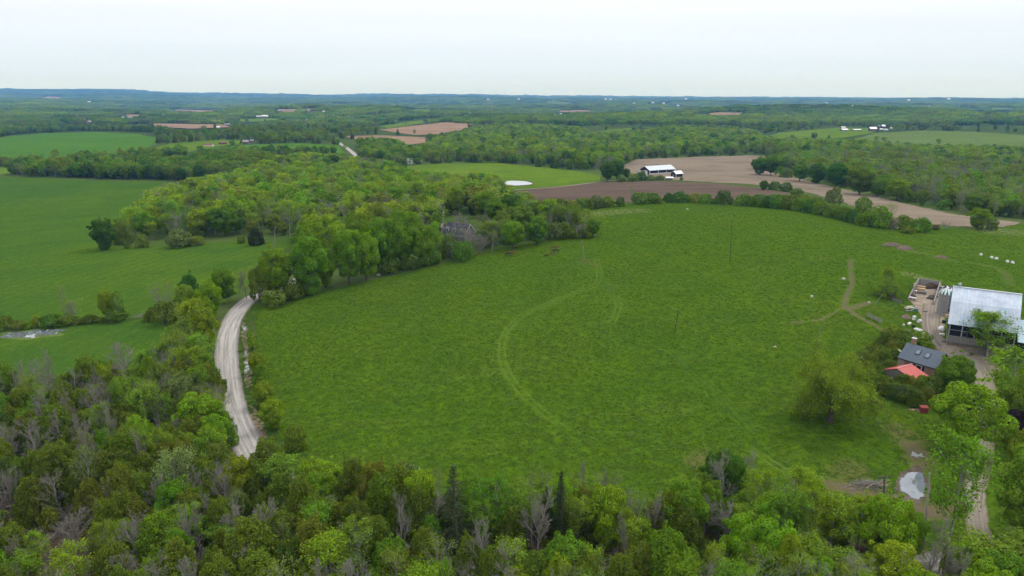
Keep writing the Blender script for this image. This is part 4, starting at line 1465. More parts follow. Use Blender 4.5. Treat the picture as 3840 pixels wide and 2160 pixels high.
    ('shrub', 3300, 1108, 1068, 60, 'young', 'small low bush above the log fence', None, G_YARD),
    ('shrub', 3390, 1300, 1232, 95, 'khaki', 'khaki bush between the barnyard and the slate roof', 'the khaki yard bush', G_YARD),
    ('shrub', 3448, 1290, 1240, 80, 'young', 'light bush behind the chimney of the house', None, G_YARD),
    ('shrub', 3338, 1285, 1225, 85, 'olive', 'olive bush at the top of the dark hedge', None, G_YARD),
    ('shrub', 3470, 1305, 1275, 60, 'lime', 'bright low bush beside the house chimney', None, G_YARD),
    ('barebush', 3385, 1505, 1440, 70, None, 'brown dead bush in the hedge below the red roof', None, G_YARD),
    # isolated tree and the bushes before the mixed wood
    ('broadleaf', 395, 935, 820, 92, 'deep', 'lone dark oval tree standing in the crop field', 'the lone field tree', None),
    ('cedar', 466, 912, 830, 76, 'olive', 'dull olive bushy tree next to the lone field tree', None, None),
    ('shrub', 536, 928, 878, 55, 'khaki', 'light bush in the grassy nook by the crop field', None, None),
    ('shrub', 478, 932, 908, 24, 'olive', 'tiny bush at the edge of the crop field', None, None),
    ('shrub', 676, 925, 860, 110, 'greygreen', 'large grey-green bush before the mixed wood', 'the large grey-green field bush', None),
    ('shrub', 740, 920, 884, 56, 'khaki', 'low rounded bush beside the large grey-green one', None, None),
    ('cedar', 963, 918, 854, 62, 'spruce', 'dark conical bush by the corner of the crop field', 'the dark conical bush', None),
    ('shrub', 905, 912, 885, 32, 'olive', 'small bush beside the dark conical one', None, None),
    ('shrub', 1110, 905, 876, 50, 'bright', 'bright bush in the corner behind the maples', None, None),
    # large maples
    ('broadleaf', 1043, 1118, 926, 130, 'maple', 'first of the large maples, nearest the road', 'the first maple', G_MAPLE),
    ('broadleaf', 1164, 1104, 881, 140, 'maple', 'large maple right of the first, over an olive bush', 'the second maple', G_MAPLE),
    ('broadleaf', 1222, 1078, 904, 105, 'bright', 'narrow vivid maple with branches down to the grass', 'the narrow vivid maple', G_MAPLE),
    ('broadleaf', 1310, 1064, 861, 120, 'maple', 'tall maple in the middle of the pasture-edge row', 'the middle maple', G_MAPLE),
    ('broadleaf', 1374, 1050, 870, 112, 'bright', 'vivid rounded maple with dark gaps under it', 'the rounded maple', G_MAPLE),
    ('broadleaf', 1430, 1020, 814, 130, 'maple', 'tallest maple near the upper end of the row', 'the tallest maple', G_MAPLE),
    ('broadleaf', 1502, 1008, 816, 118, 'maple', 'large maple with a bare gap beneath it', 'the gap maple', G_MAPLE),
    ('broadleaf', 1585, 998, 818, 118, 'maple', 'last broad maple before the dormer house', 'the last maple', G_MAPLE),
    ('airy', 1636, 980, 830, 62, 'bright', 'slim bright tree touching the dormer house', 'the slim tree by the house', G_MAPLE),
    ('broadleaf', 1275, 985, 814, 118, 'lime', 'fresh maple behind the middle of the row', None, G_MAPLE),
    ('broadleaf', 1182, 1000, 832, 110, 'lime', 'fresh maple behind the second one', None, G_MAPLE),
    ('broadleaf', 1340, 950, 792, 118, 'maple', 'green crown showing behind the tallest maple', None, G_MAPLE),
    ('broadleaf', 1428, 920, 770, 76, 'khaki', 'pale khaki crown high behind the maples', None, G_MAPLE),
    ('broadleaf', 1492, 925, 784, 90, 'maple', 'green crown behind the gap maple', None, G_MAPLE),
    ('broadleaf', 1545, 935, 792, 90, 'bright', 'bright crown behind the last maple', None, G_MAPLE),
    ('bare', 1238, 1000, 880, 60, None, 'bare grey twigs between two maples', None, G_MAPLE),
    ('shrub', 978, 1128, 1000, 85, 'olive', 'dull tall bush where the road meets the maples', None, G_MAPLE),
    ('shrub', 1028, 1146, 1088, 98, 'khaki', 'light spreading bush at the corner of the pasture by the road', 'the light corner bush', G_MAPLE),
    ('shrub', 1158, 1100, 1010, 78, 'khaki', 'olive bush at the foot of the second maple', None, G_MAPLE),
    ('shrub', 1460, 1022, 968, 95, 'olive', 'dark thicket beneath the tallest maple', None, G_MAPLE),
    ('shrub', 1535, 1008, 962, 70, 'khaki', 'bush beneath the gap maple', None, G_MAPLE),
    ('shrub', 1098, 1122, 1050, 80, 'olive', 'dark bush between the first two maples', None, G_MAPLE),
    ('shrub', 1620, 988, 930, 80, 'green', 'green bush under the slim tree by the dormer house', None, G_MAPLE),
    # belt below the dormer house
    ('shrub', 1687, 968, 872, 68, 'greygreen', 'grey-green bush right below the dormer windows', 'the bush below the dormers', G_BELT),
    ('shrub', 1738, 976, 906, 80, 'green', 'rounded green bush in the belt, nearest the pasture', None, G_BELT),
    ('bare', 1767, 955, 846, 90, None, 'bare grey tree beside the dormer house gable', 'the bare tree by the gable', G_BELT),
    ('barebush', 1800, 950, 868, 80, None, 'bare brownish thicket beside the gable', None, G_BELT),
    ('thin', 1845, 944, 866, 66, 'greygreen', 'pale grey budding tree in the belt', None, G_BELT),
    ('thin', 1868, 920, 820, 70, 'khaki', 'tall budding tree behind the pale grey one', None, G_BELT),
    ('broadleaf', 1923, 932, 826, 88, 'bright', 'bright rounded tree in the middle of the belt', 'the bright belt tree', G_BELT),
    ('broadleaf', 2012, 916, 806, 88, 'green', 'full dark green tree near the horses', 'the full belt tree', G_BELT),
    ('broadleaf', 1954, 866, 758, 110, 'olive', 'wide olive crown behind the bright belt tree', 'the wide olive crown', G_BELT),
    ('broadleaf', 2060, 842, 744, 82, 'bright', 'bright tree where the crest hedge meets the belt', 'the bright hedge-end tree', G_BELT),
    ('shrub', 2080, 898, 834, 70, 'greygreen', 'grey-green bush next to the full belt tree', None, G_BELT),
    ('shrub', 2126, 893, 840, 66, 'olive', 'olive bush towards the end of the belt', None, G_BELT),
    ('barebush', 2178, 891, 830, 76, None, 'bare grey thicket near the tip of the belt', None, G_BELT),
    ('broadleaf', 2224, 888, 820, 52, 'green', 'small green tree at the very tip of the belt', 'the tip tree', G_BELT),
    ('shrub', 2190, 893, 850, 60, 'olive', 'low bush beneath the tip of the belt', None, G_BELT),
    ('broadleaf', 1915, 826, 730, 92, 'deep', 'dark tree behind the wide olive crown', None, G_BELT),
    ('broadleaf', 1862, 836, 752, 92, 'green', 'green tree behind the hidden low roof', None, G_BELT),
    ('shrub', 1650, 968, 905, 60, 'olive', 'bush at the corner of the dormer house', None, G_BELT),
    ('broadleaf', 2105, 848, 772, 62, 'young', 'fresh tree just behind the hedge end', None, G_BELT),
    ('bare', 1722, 880, 790, 60, None, 'bare tree rising behind the dormer roof', None, G_BELT),
    ('bare', 1700, 925, 830, 70, None, 'bare grey tree veiling the middle dormer', None, G_BELT),
    ('bare', 1748, 925, 820, 90, None, 'tall bare tree veiling the brick gable', None, G_BELT),
    ('thin', 1722, 930, 850, 60, 'greygreen', 'budding tree in front of the last dormer', None, G_BELT),
    ('barebush', 1765, 915, 862, 80, None, 'leafless thicket right under the brick gable', None, G_BELT),
    ('thin', 1780, 905, 818, 60, 'khaki', 'budding tree beside the brick gable', None, G_BELT),
    ('shrub', 1668, 925, 884, 70, 'green', 'green bush hiding the foot of the dormer house', None, G_BELT),
    # trees by the ploughed field and pond
    ('broadleaf', 2278, 680, 605, 62, 'deep', 'dark tall tree at the end of the farm lane', 'the dark tree by the lane', G_FIELD),
    ('broadleaf', 2312, 672, 598, 58, 'deep', 'taller dark tree next to the long black shed', None, G_FIELD),
    ('broadleaf', 2348, 668, 628, 30, 'deep', 'small dark tree before the long black shed', None, G_FIELD),
    ('shrub', 2330, 682, 655, 40, 'greygreen', 'grey bush in the hedge before the black shed', None, G_FIELD),
    ('shrub', 2372, 680, 650, 44, 'green', 'green bush in the hedge before the black shed', None, G_FIELD),
    ('shrub', 2405, 676, 640, 42, 'deep', 'tall dark bush hiding the low house by the shed', None, G_FIELD),
    ('shrub', 2440, 676, 656, 40, 'olive', 'olive bush below the wall of the black shed', None, G_FIELD),
    ('shrub', 2475, 675, 657, 36, 'olive', 'bush beside the tiny open hut', None, G_FIELD),
    ('airy', 1526, 618, 588, 22, 'young', 'slim tree before the white gabled house above the pond meadow', None, G_FIELD),
    ('airy', 1541, 619, 592, 20, 'green', 'second slim tree before the white gabled house', None, G_FIELD),
    ('broadleaf', 1562, 617, 590, 26, 'young', 'round tree before the low grey shed above the pond meadow', None, G_FIELD),
    ('shrub', 2555, 676, 664, 14, 'deep', 'tiny dark bush beside the small black barn', None, G_FIELD),
    ('broadleaf', 2850, 655, 588, 62, 'deep', 'dark clump tree standing in the stubble field', 'the clump in the stubble', G_FIELD),
    ('broadleaf', 2890, 658, 590, 58, 'deep', 'second dark tree of the clump in the stubble field', None, G_FIELD),
    ('shrub', 2925, 664, 624, 42, 'green', 'smaller tree at the outer side of the stubble clump', None, G_FIELD),
    ('shrub', 2953, 666, 632, 40, 'greygreen', 'grey bush ending the stubble clump', None, G_FIELD),
    ('broadleaf', 2998, 680, 614, 62, 'green', 'green tree at the bend of the stubble field', None, G_FIELD),
    ('broadleaf', 3062, 688, 612, 66, 'deep', 'dark rounded tree at the bend of the stubble field', 'the dark bend tree', G_FIELD),
    ('broadleaf', 3136, 700, 610, 84, 'deep', 'biggest dark tree along the stubble field', 'the biggest field tree', G_FIELD),
    ('broadleaf', 3222, 730, 630, 102, 'olive', 'wide olive tree along the stubble field', 'the wide olive field tree', G_FIELD),
    ('broadleaf', 3290, 738, 666, 62, 'green', 'medium green tree along the stubble field', None, G_FIELD),
    ('broadleaf', 3362, 750, 668, 88, 'bright', 'bright round tree along the stubble field', 'the bright field tree', G_FIELD),
    ('shrub', 3430, 758, 728, 50, 'greygreen', 'grey bush beside the bright field tree', None, G_FIELD),
    ('shrub', 3540, 785, 745, 62, 'green', 'green bush where the stubble field narrows', None, G_FIELD),
    ('shrub', 3460, 730, 708, 24, 'yellow', 'small yellow bush at the wood edge', None, G_FIELD),
    ('barebush', 3655, 800, 718, 70, None, 'grey bare thicket at the edge of the narrow stubble', None, G_FIELD),
    ('broadleaf', 3664, 860, 780, 84, 'bright', 'bright yellow-green tree at the tip of the stubble', 'the bright tip tree', G_CREST),
    ('shrub', 3718, 862, 815, 40, 'olive', 'dark bush beside the bright tip tree', None, G_CREST),
    ('barebush', 3543, 862, 822, 36, None, 'small brown dead bush at the stubble tip', None, G_CREST),
    ('shrub', 3508, 862, 842, 30, 'brown', 'low brown bush at the stubble tip', None, G_CREST),
    ('broadleaf', 2865, 712, 677, 36, 'deep', 'first of four dark bushes beyond the crest hedge', None, G_CREST),
    ('shrub', 2903, 712, 680, 50, 'deep', 'second of four dark bushes beyond the crest hedge', None, G_CREST),
    ('shrub', 2946, 717, 684, 52, 'deep', 'third of four dark bushes beyond the crest hedge', None, G_CREST),
    ('shrub', 2988, 735, 706, 50, 'olive', 'last of four dark bushes beyond the crest hedge', None, G_CREST),
]
for r in ST:
    stand(r[0], r[1], r[2], r[3], r[4], r[5] or 'grey', r[6], r[7], r[8])

# the hedge along the crest of the pasture, bush by bush
CREST = [(2105, 792, 745, 60, 'olive'), (2138, 790, 750, 55, 'khaki'), (2178, 787, 742, 50, 'green'), (2204, 784, 745, 44, 'olive'), (2233, 780, 731, 48, 'greygreen'), (2258, 777, 742, 40, 'olive'),
         (2282, 774, 734, 52, 'green'), (2326, 772, 738, 36, 'deep'), (2396, 764, 722, 62, 'green'), (2442, 761, 722, 54, 'green'), (2468, 762, 738, 30, 'khaki'), (2506, 758, 722, 38, 'deep'),
         (2543, 757, 716, 62, 'deep'), (2577, 757, 727, 36, 'green'), (2604, 758, 722, 38, 'yellow'), (2646, 762, 726, 52, 'green'), (2668, 763, 742, 26, 'olive'), (2712, 765, 714, 62, 'deep'),
         (2784, 769, 724, 62, 'green'), (2818, 771, 735, 48, 'olive'), (2848, 774, 727, 56, 'green'), (2880, 777, 733, 50, 'deep'), (2910, 779, 727, 66, 'green'), (2956, 783, 730, 60, 'olive'),
         (3000, 789, 742, 62, 'green'), (3040, 796, 748, 60, 'deep'), (3080, 804, 754, 64, 'green'), (3122, 813, 764, 62, 'khaki'), (3160, 822, 772, 60, 'green'), (3196, 832, 784, 58, 'deep'),
         (3232, 842, 794, 56, 'green'), (3121, 778, 698, 66, 'greygreen'), (3232, 805, 738, 56, 'green'), (3290, 850, 772, 80, 'green'), (3262, 846, 800, 50, 'olive'), (3330, 838, 760, 60, 'thin'),
         (3352, 856, 815, 40, 'white'), (3386, 857, 805, 70, 'green'), (3452, 866, 815, 72, 'green'), (3400, 872, 848, 46, 'khaki'), (3012, 760, 727, 40, 'khaki'), (3060, 768, 738, 44, 'olive')]
_ord = ['low', 'rounded', 'tall', 'wide', 'narrow', 'dense', 'loose', 'ragged']
_col = {'olive': 'dull olive', 'khaki': 'light khaki', 'green': 'fresh green', 'deep': 'dark green', 'greygreen': 'grey-green', 'yellow': 'yellowish', 'white': 'white-flowering', 'thin': 'half-leafed'}
_spot = ['where the crest hedge meets the belt', 'above the pasture crest near the dead sapling', 'on the crest below the ploughed field', 'on the crest below the small black barn', 'in the crest hedge past its gap',
         'in the crest hedge where it turns downhill', 'on the downhill stretch of the crest hedge', 'at the lower end of the crest hedge']
CREST.sort()
for i, (x, yb, yt, w, tn) in enumerate(CREST):
    k = 'thin' if tn == 'thin' else 'shrub'
    sp = _spot[min(7, int((x - 2100) / 172))]
    size = 'tall' if yb - yt > 46 else 'low' if yb - yt < 34 else 'rounded'
    order = ['first', 'second', 'third', 'fourth', 'fifth', 'sixth', 'seventh', 'eighth', 'ninth'][sum(1 for c in CREST[:i] if _spot[min(7, int((c[0] - 2100) / 172))] == sp)]
    stand(k, x, yb + 2, yt, w * 1.12, 'khaki' if tn == 'thin' else tn, f'{size} {_col[tn]} bush, {order} {sp}', None, G_CREST)
stand('thin', 2365, 768, 698, 36, 'greygreen', 'dead-looking thin sapling in the gap of the crest hedge', 'the dead sapling', G_CREST)

# the hedge between the two crop fields
HEDGE = [('shrub', 23, 1236, 1180, 66, 'olive', 'dark rounded bush at the outer end of the field hedge'), ('shrub', 74, 1236, 1198, 56, 'olive', 'low dull bush, second in the field hedge'),
         ('shrub', 112, 1232, 1205, 44, 'green', 'low green bush before the yellowish one in the field hedge'), ('shrub', 142, 1228, 1182, 36, 'yellow', 'pale yellowish bush in the field hedge'),
         ('shrub', 196, 1226, 1178, 84, 'deep', 'large dark bush in the field hedge'), ('thin', 245, 1210, 1058, 46, 'greygreen', 'very thin budding tree rising from the field hedge'),
         ('thin', 290, 1210, 1114, 95, 'khaki', 'wide half-leafed tree in the field hedge'), ('bare', 282, 1212, 1120, 60, None, 'grey bare stems inside the half-leafed hedge tree'),
         ('shrub', 262, 1220, 1175, 70, 'khaki', 'brushy undergrowth beneath the half-leafed hedge tree'), ('shrub', 338, 1210, 1178, 62, 'olive', 'low bush past the half-leafed hedge tree'),
         ('broadleaf', 407, 1202, 1081, 56, 'lime', 'slender bright yellow-green tree in the field hedge'), ('airy', 453, 1202, 1087, 50, 'khaki', 'slim duller tree beside the slender bright one'),
         ('shrub', 438, 1205, 1144, 82, 'olive', 'dark bush at the feet of the two slender hedge trees'), ('shrub', 578, 1202, 1150, 62, 'olive', 'dark bush where the field hedge meets the wood'),
         ('shrub', 556, 1200, 1165, 40, 'young', 'light bush near the inner end of the field hedge'), ('shrub', 380, 1208, 1190, 40, 'olive', 'small bush before the slender bright hedge tree'),
         ('barebush', 520, 1194, 1178, 60, None, 'flat brown brush linking hedge and wood'), ('shrub', 620, 1215, 1130, 90, 'olive', 'tall dull thicket at the corner of the small field'),
         ('barebush', 655, 1180, 1098, 80, None, 'brown bare thicket behind the pale corner tree')]
for k, x, yb, yt, w, tn, lab in HEDGE:
    stand(k, x, yb, yt, w, tn or 'grey', lab, None, G_HEDGE)

# the dark clipped-looking cedars round the house
HC = [(3262, 1392), (3300, 1352), (3342, 1332), (3288, 1412), (3258, 1440), (3330, 1402), (3288, 1462), (3318, 1474), (3352, 1486), (3392, 1502), (3432, 1514), (3472, 1506), (3375, 1470), (3442, 1486), (3492, 1468),
      (3232, 1372), (3270, 1352), (3315, 1310), (3250, 1405), (3310, 1380), (3345, 1362), (3405, 1475), (3460, 1470), (3232, 1415), (3285, 1378)]
_hc = ['at the outer corner of the house hedge', 'beside the slate roof', 'below the chimney end of the house', 'behind the red-roofed porch', 'in front of the red-roofed porch', 'below the red roof edge', 'above the small red shed']
HC.sort(key=lambda p: (int((p[0] - 3225) / 42), p[1]))
for i, (x, y) in enumerate(HC):
    zone = _hc[min(6, int((x - 3225) / 42))]
    order = ['uppermost', 'second', 'third', 'fourth', 'fifth', 'sixth', 'seventh'][sum(1 for c in HC[:i] if _hc[min(6, int((c[0] - 3225) / 42))] == zone)]
    stand('cedar' if i % 3 else 'shrub', x, y + 6, y - 62 - 8 * math.sin(i * 2.1), 74, ('cedar', 'olive', 'cedar', 'rust')[i % 4], f'dark hedge cedar, {order} of those {zone}', None, 'dark cedars around the house')

# ------------------------------------------------------------------ the wood below: every tree on its own, described by its nearest landmark
def far_enough(p, keep, d):
    if not len(keep):
        return True
    k = np.asarray(keep)
    return np.min(np.hypot(k[:, 0] - p[0], k[:, 1] - p[1])) > d


def fill(poly, spacing, n_max, avoid, avoid_d):
    lo, hi = poly.min(0), poly.max(0)
    cand = rng.uniform(lo, hi, (n_max * 30, 2))
    cand = cand[inside(cand, poly)]
    for ln, dd in avoid:
        cand = cand[seg_dist(cand, ln) > dd]
    keep = []
    cell = {}
    for p in cand:
        key = (int(p[0] // spacing), int(p[1] // spacing))
        ok = True
        for a in (-1, 0, 1):
            for b in (-1, 0, 1):
                for q in cell.get((key[0] + a, key[1] + b), ()):
                    if (q[0] - p[0]) ** 2 + (q[1] - p[1]) ** 2 < spacing ** 2:
                        ok = False
                        break
                if not ok:
                    break
            if not ok:
                break
        if ok:
            keep.append(p)
            cell.setdefault(key, []).append(p)
            if len(keep) >= n_max:
                break
    return np.array(keep)


ROADL = np.column_stack([ROADC, 0 * ROADC[:, 0]])
DRIVEL = np.column_stack([DRIVEC, 0 * DRIVEC[:, 0]])
have = np.array([(t[1], t[2]) for t in TREES])
pts = fill(W_FOREWOOD, 2.55, 1900, [(ROADL, 4.0), (DRIVEL, 5.0)], 0)
# only what can show: inside the picture, or with a crown that reaches into it
pz = H(pts[:, 0], pts[:, 1])
foot = project(np.column_stack([pts, pz]))
topp = project(np.column_stack([pts, pz + 11]))
ok = (topp[:, 1] < 2175) & (foot[:, 0] > -90) & (foot[:, 0] < 3930) & (pts[:, 1] > 40)
pts, foot = pts[ok], foot[ok]
dmin = np.array([np.min(np.hypot(have[:, 0] - p[0], have[:, 1] - p[1])) for p in pts])
pts, foot = pts[dmin > 2.2], foot[dmin > 2.2]
rows = []
# cedars and saplings shoulder to shoulder on the near verge of the road
dr = np.gradient(ROADC, axis=0)
dr /= np.hypot(dr[:, 0], dr[:, 1])[:, None]
nr = np.stack([dr[:, 1], -dr[:, 0]], 1)
nr *= np.where((nr * ROADC).sum(1) > 0, -1, 1)[:, None]
fr = project(np.column_stack([ROADC, H(ROADC[:, 0], ROADC[:, 1])]))
sel = np.where((fr[:, 1] > 1800) & (fr[:, 0] > 1080) & (fr[:, 0] < 3060))[0][::2]
for q, i in enumerate(sel):
    p = ROADC[i] + nr[i] * (4.6 + 2.2 * (q % 2) + rng.uniform(0, 0.8)) + rng.normal(0, 0.5, 2)
    f = project([(p[0], p[1], float(H(p[0], p[1])))])[0]
    if f[0] > 2450 and q % 3:
        continue
    k = ('cedar', 'cedar', 'airy', 'cedar', 'broadleaf', 'cedar', 'thin')[q % 7]
    h = rng.uniform(8.5, 12)
    rows.append((k, p, f, h, h * rng.uniform(0.28, 0.38), {'cedar': 'cedar', 'airy': 'young', 'broadleaf': 'green', 'thin': 'khaki'}[k]))
vp = np.array([r_[1] for r_ in rows])
dm = np.array([np.min(np.hypot(vp[:, 0] - p[0], vp[:, 1] - p[1])) for p in pts])
pts, foot = pts[dm > 2.2], foot[dm > 2.2]
CAPS = {'cedar': 285, 'bare': 170, 'airy': 160, 'broadleaf': 130, 'barebush': 90, 'shrub': 120, 'thin': 90}
used = {k: 0 for k in CAPS}
sn = lambda x, y, s, o=0: math.sin(x / s + o) * math.cos(y / s * 1.3 + o * 2)
for p, f in zip(pts, foot):
    x, y = f
    u = rng.uniform()
    brush = math.exp(-(((x - 130) / 300) ** 2 + ((y - 2010) / 210) ** 2)) + 0.8 * math.exp(-(((x - 330) / 130) ** 2 + ((y - 2150) / 110) ** 2))
    if rng.uniform() < brush * 0.95:
        if rng.uniform() < 0.6:
            continue
        k = 'barebush' if u < 0.6 else 'bare' if u < 0.86 else 'shrub' if u < .94 else 'cedar'
    elif x > 2750:
        k = 'airy' if u < 0.42 else 'broadleaf' if u < 0.66 else 'shrub' if u < 0.8 else 'bare' if u < 0.9 else 'thin'
    elif x > 1780:
        k = 'cedar' if u < 0.26 else 'airy' if u < 0.54 else 'broadleaf' if u < 0.66 else 'shrub' if u < 0.74 else 'bare' if u < 0.91 else 'thin'
    elif y < 1620 and x < 700:
        k = 'airy' if u < 0.28 else 'bare' if u < 0.6 else 'thin' if u < 0.78 else 'broadleaf' if u < 0.84 else 'cedar'
    else:
        k = 'cedar' if u < 0.62 else 'bare' if u < 0.80 else 'airy' if u < 0.88 else 'broadleaf' if u < 0.91 else 'thin' if u < 0.97 else 'shrub'
    if used[k] >= CAPS[k]:
        k = 'shrub' if used['shrub'] < CAPS['shrub'] else 'barebush' if used['barebush'] < CAPS['barebush'] else None
        if k is None:
            continue
    used[k] += 1
    s = rng.normal(0, 1)
    if k == 'cedar':
        h = max(4.5, 8.3 + 1.6 * s + 1.0 * sn(p[0], p[1], 9))
        r = h * rng.uniform(0.30, 0.42)
        tn = rng.choice(['cedar', 'cedar', 'olive', 'cedardark', 'rust', 'olive', 'green'])
    elif k in ('bare', 'thin'):
        h, r = max(7, 11.0 + 1.8 * s), rng.uniform(1.8, 3.2)
        tn = rng.choice(['khaki', 'greygreen', 'young'])
    elif k == 'airy':
        h, r = max(6, 9.8 + 1.9 * s), rng.uniform(2.0, 3.2)
        tn = rng.choice(['young', 'khaki', 'green', 'lime', 'young'] if x < 1800 else ['young', 'lime', 'lime', 'bright'])
    elif k == 'broadleaf':
        h, r = max(6, 9.2 + 1.7 * s), rng.uniform(2.4, 3.6)
        tn = rng.choice(['green', 'young', 'olive', 'bright'] if x < 1800 else ['bright', 'lime', 'lime', 'young'])
    elif k == 'shrub':
        h, r = rng.uniform(2.2, 4.5), rng.uniform(1.4, 2.6)
        tn = rng.choice(['olive', 'khaki', 'green', 'rust'])
    else:
        h, r = rng.uniform(2.5, 5.5), rng.uniform(1.6, 3.0)
        tn = 'grey'
    if 800 < x < 1090 and 1690 < y < 2000:        # the road's end stays in sight
        h = min(h, max(2.5, (y - 1745) / 15))
        r = min(r, h * 0.45)
    rows.append((k, p, f, h, r, tn))
_adj = {'cedar': 'cedar', 'olive': 'olive', 'cedardark': 'blackish', 'rust': 'rusty tinged', 'khaki': 'khaki', 'greygreen': 'grey-green', 'young': 'fresh green', 'green': 'green', 'lime': 'yellow-green', 'bright': 'vivid green', 'grey': 'grey',
        'deep': 'dark green', 'yellow': 'yellowish', 'spruce': 'blackish', 'bronze': 'bronze', 'silver': 'silvery', 'white': 'whitish', 'maple': 'maple green'}
_noun = {'cedar': 'cedar', 'bare': 'bare tree', 'thin': 'half-leafed tree', 'airy': 'loose-crowned tree', 'broadleaf': 'full-crowned tree', 'shrub': 'bush', 'barebush': 'leafless bush'}
_nth = ['nearest', 'second nearest', 'third nearest', 'fourth nearest', 'fifth nearest', 'sixth nearest', 'seventh nearest', 'eighth nearest', 'ninth nearest', 'tenth nearest', 'eleventh nearest', 'twelfth nearest',
        'thirteenth nearest', 'fourteenth nearest', 'fifteenth nearest', 'sixteenth nearest', 'seventeenth nearest', 'eighteenth nearest']


def plant_by_landmark(rows, of):
    """rows: (kind, plan position, picture position, height, radius, tint); each is named by its place next to the nearest landmark"""
    LX = np.array([(l[3], l[4]) for l in LAND])
    buckets = {}
    for i, (k, p, f, h, r, tn) in enumerate(rows):
        d = np.hypot(LX[:, 0] - f[0], (LX[:, 1] - f[1]) * 1.4)
        j = int(d.argmin())
        ddx, ddy = f[0] - LX[j, 0], f[1] - LX[j, 1]
        side = ('in front of' if ddy > 0 else 'behind') if abs(ddy) > abs(ddx) * 0.8 else 'beside'
        buckets.setdefault((k, j, side), []).append((d[j], i))
    for (k, j, side), v in buckets.items():
        v.sort()
        for n, (dd, i) in enumerate(v):
            _, p, f, h, r, tn = rows[i]
            col = '' if k in ('cedar', 'bare', 'barebush') and tn in ('cedar', 'grey') else _adj[tn] + ' '
            lm = LAND[j][0] if len(LAND[j][0].split()) < 7 else ' '.join(LAND[j][0].split()[-5:])
            lab = f'{"" if len(v) == 1 else _nth[min(n, 17)] + " "}{col}{_noun[k]} {side} {lm}'
            plant(k, (p[0], p[1], float(H(p[0], p[1]))), h, r, tn, lab, f'{_noun[k]}s {of}')


plant_by_landmark(rows, 'of the wood below the pasture')
print('wood trees', len(rows), used)

# the belt round the dormer house
BELT = ground(dense(disp([(1208, 628), (1206, 585), (1240, 560), (1330, 548), (1420, 548), (1440, 560), (1480, 578), (1490, 592), (1400, 598), (1330, 606), (1270, 617)]), 15))[:, :2]
LAND.append(('the dormer house', 0, 0, 1705, 880))
rows = []
have = np.array([(t[1], t[2], t[4]) for t in TREES])
for p in fill(BELT, 4.3, 200, [], 0):
    if np.min(np.hypot(have[:, 0] - p[0], have[:, 1] - p[1]) - 0.5 * have[:, 2]) < 1.2:
        continue
    f = project([(p[0], p[1], float(H(p[0], p[1])))])[0]
    u = rng.uniform()
    k = 'shrub' if u < 0.3 else 'thin' if u < 0.5 else 'bare' if u < 0.62 else 'barebush' if u < 0.7 else 'broadleaf' if u < 0.9 else 'airy'
    h = rng.uniform(7, 12) if k in ('thin', 'bare', 'broadleaf', 'airy') else rng.uniform(3, 5)
    rows.append((k, p, f, h, h * rng.uniform(0.25, 0.38) if h > 6 else h * 0.6, rng.choice(['green', 'khaki', 'greygreen', 'young', 'olive'])))
plant_by_landmark(rows, 'of the belt by the dormer house')
print('belt trees', len(rows))
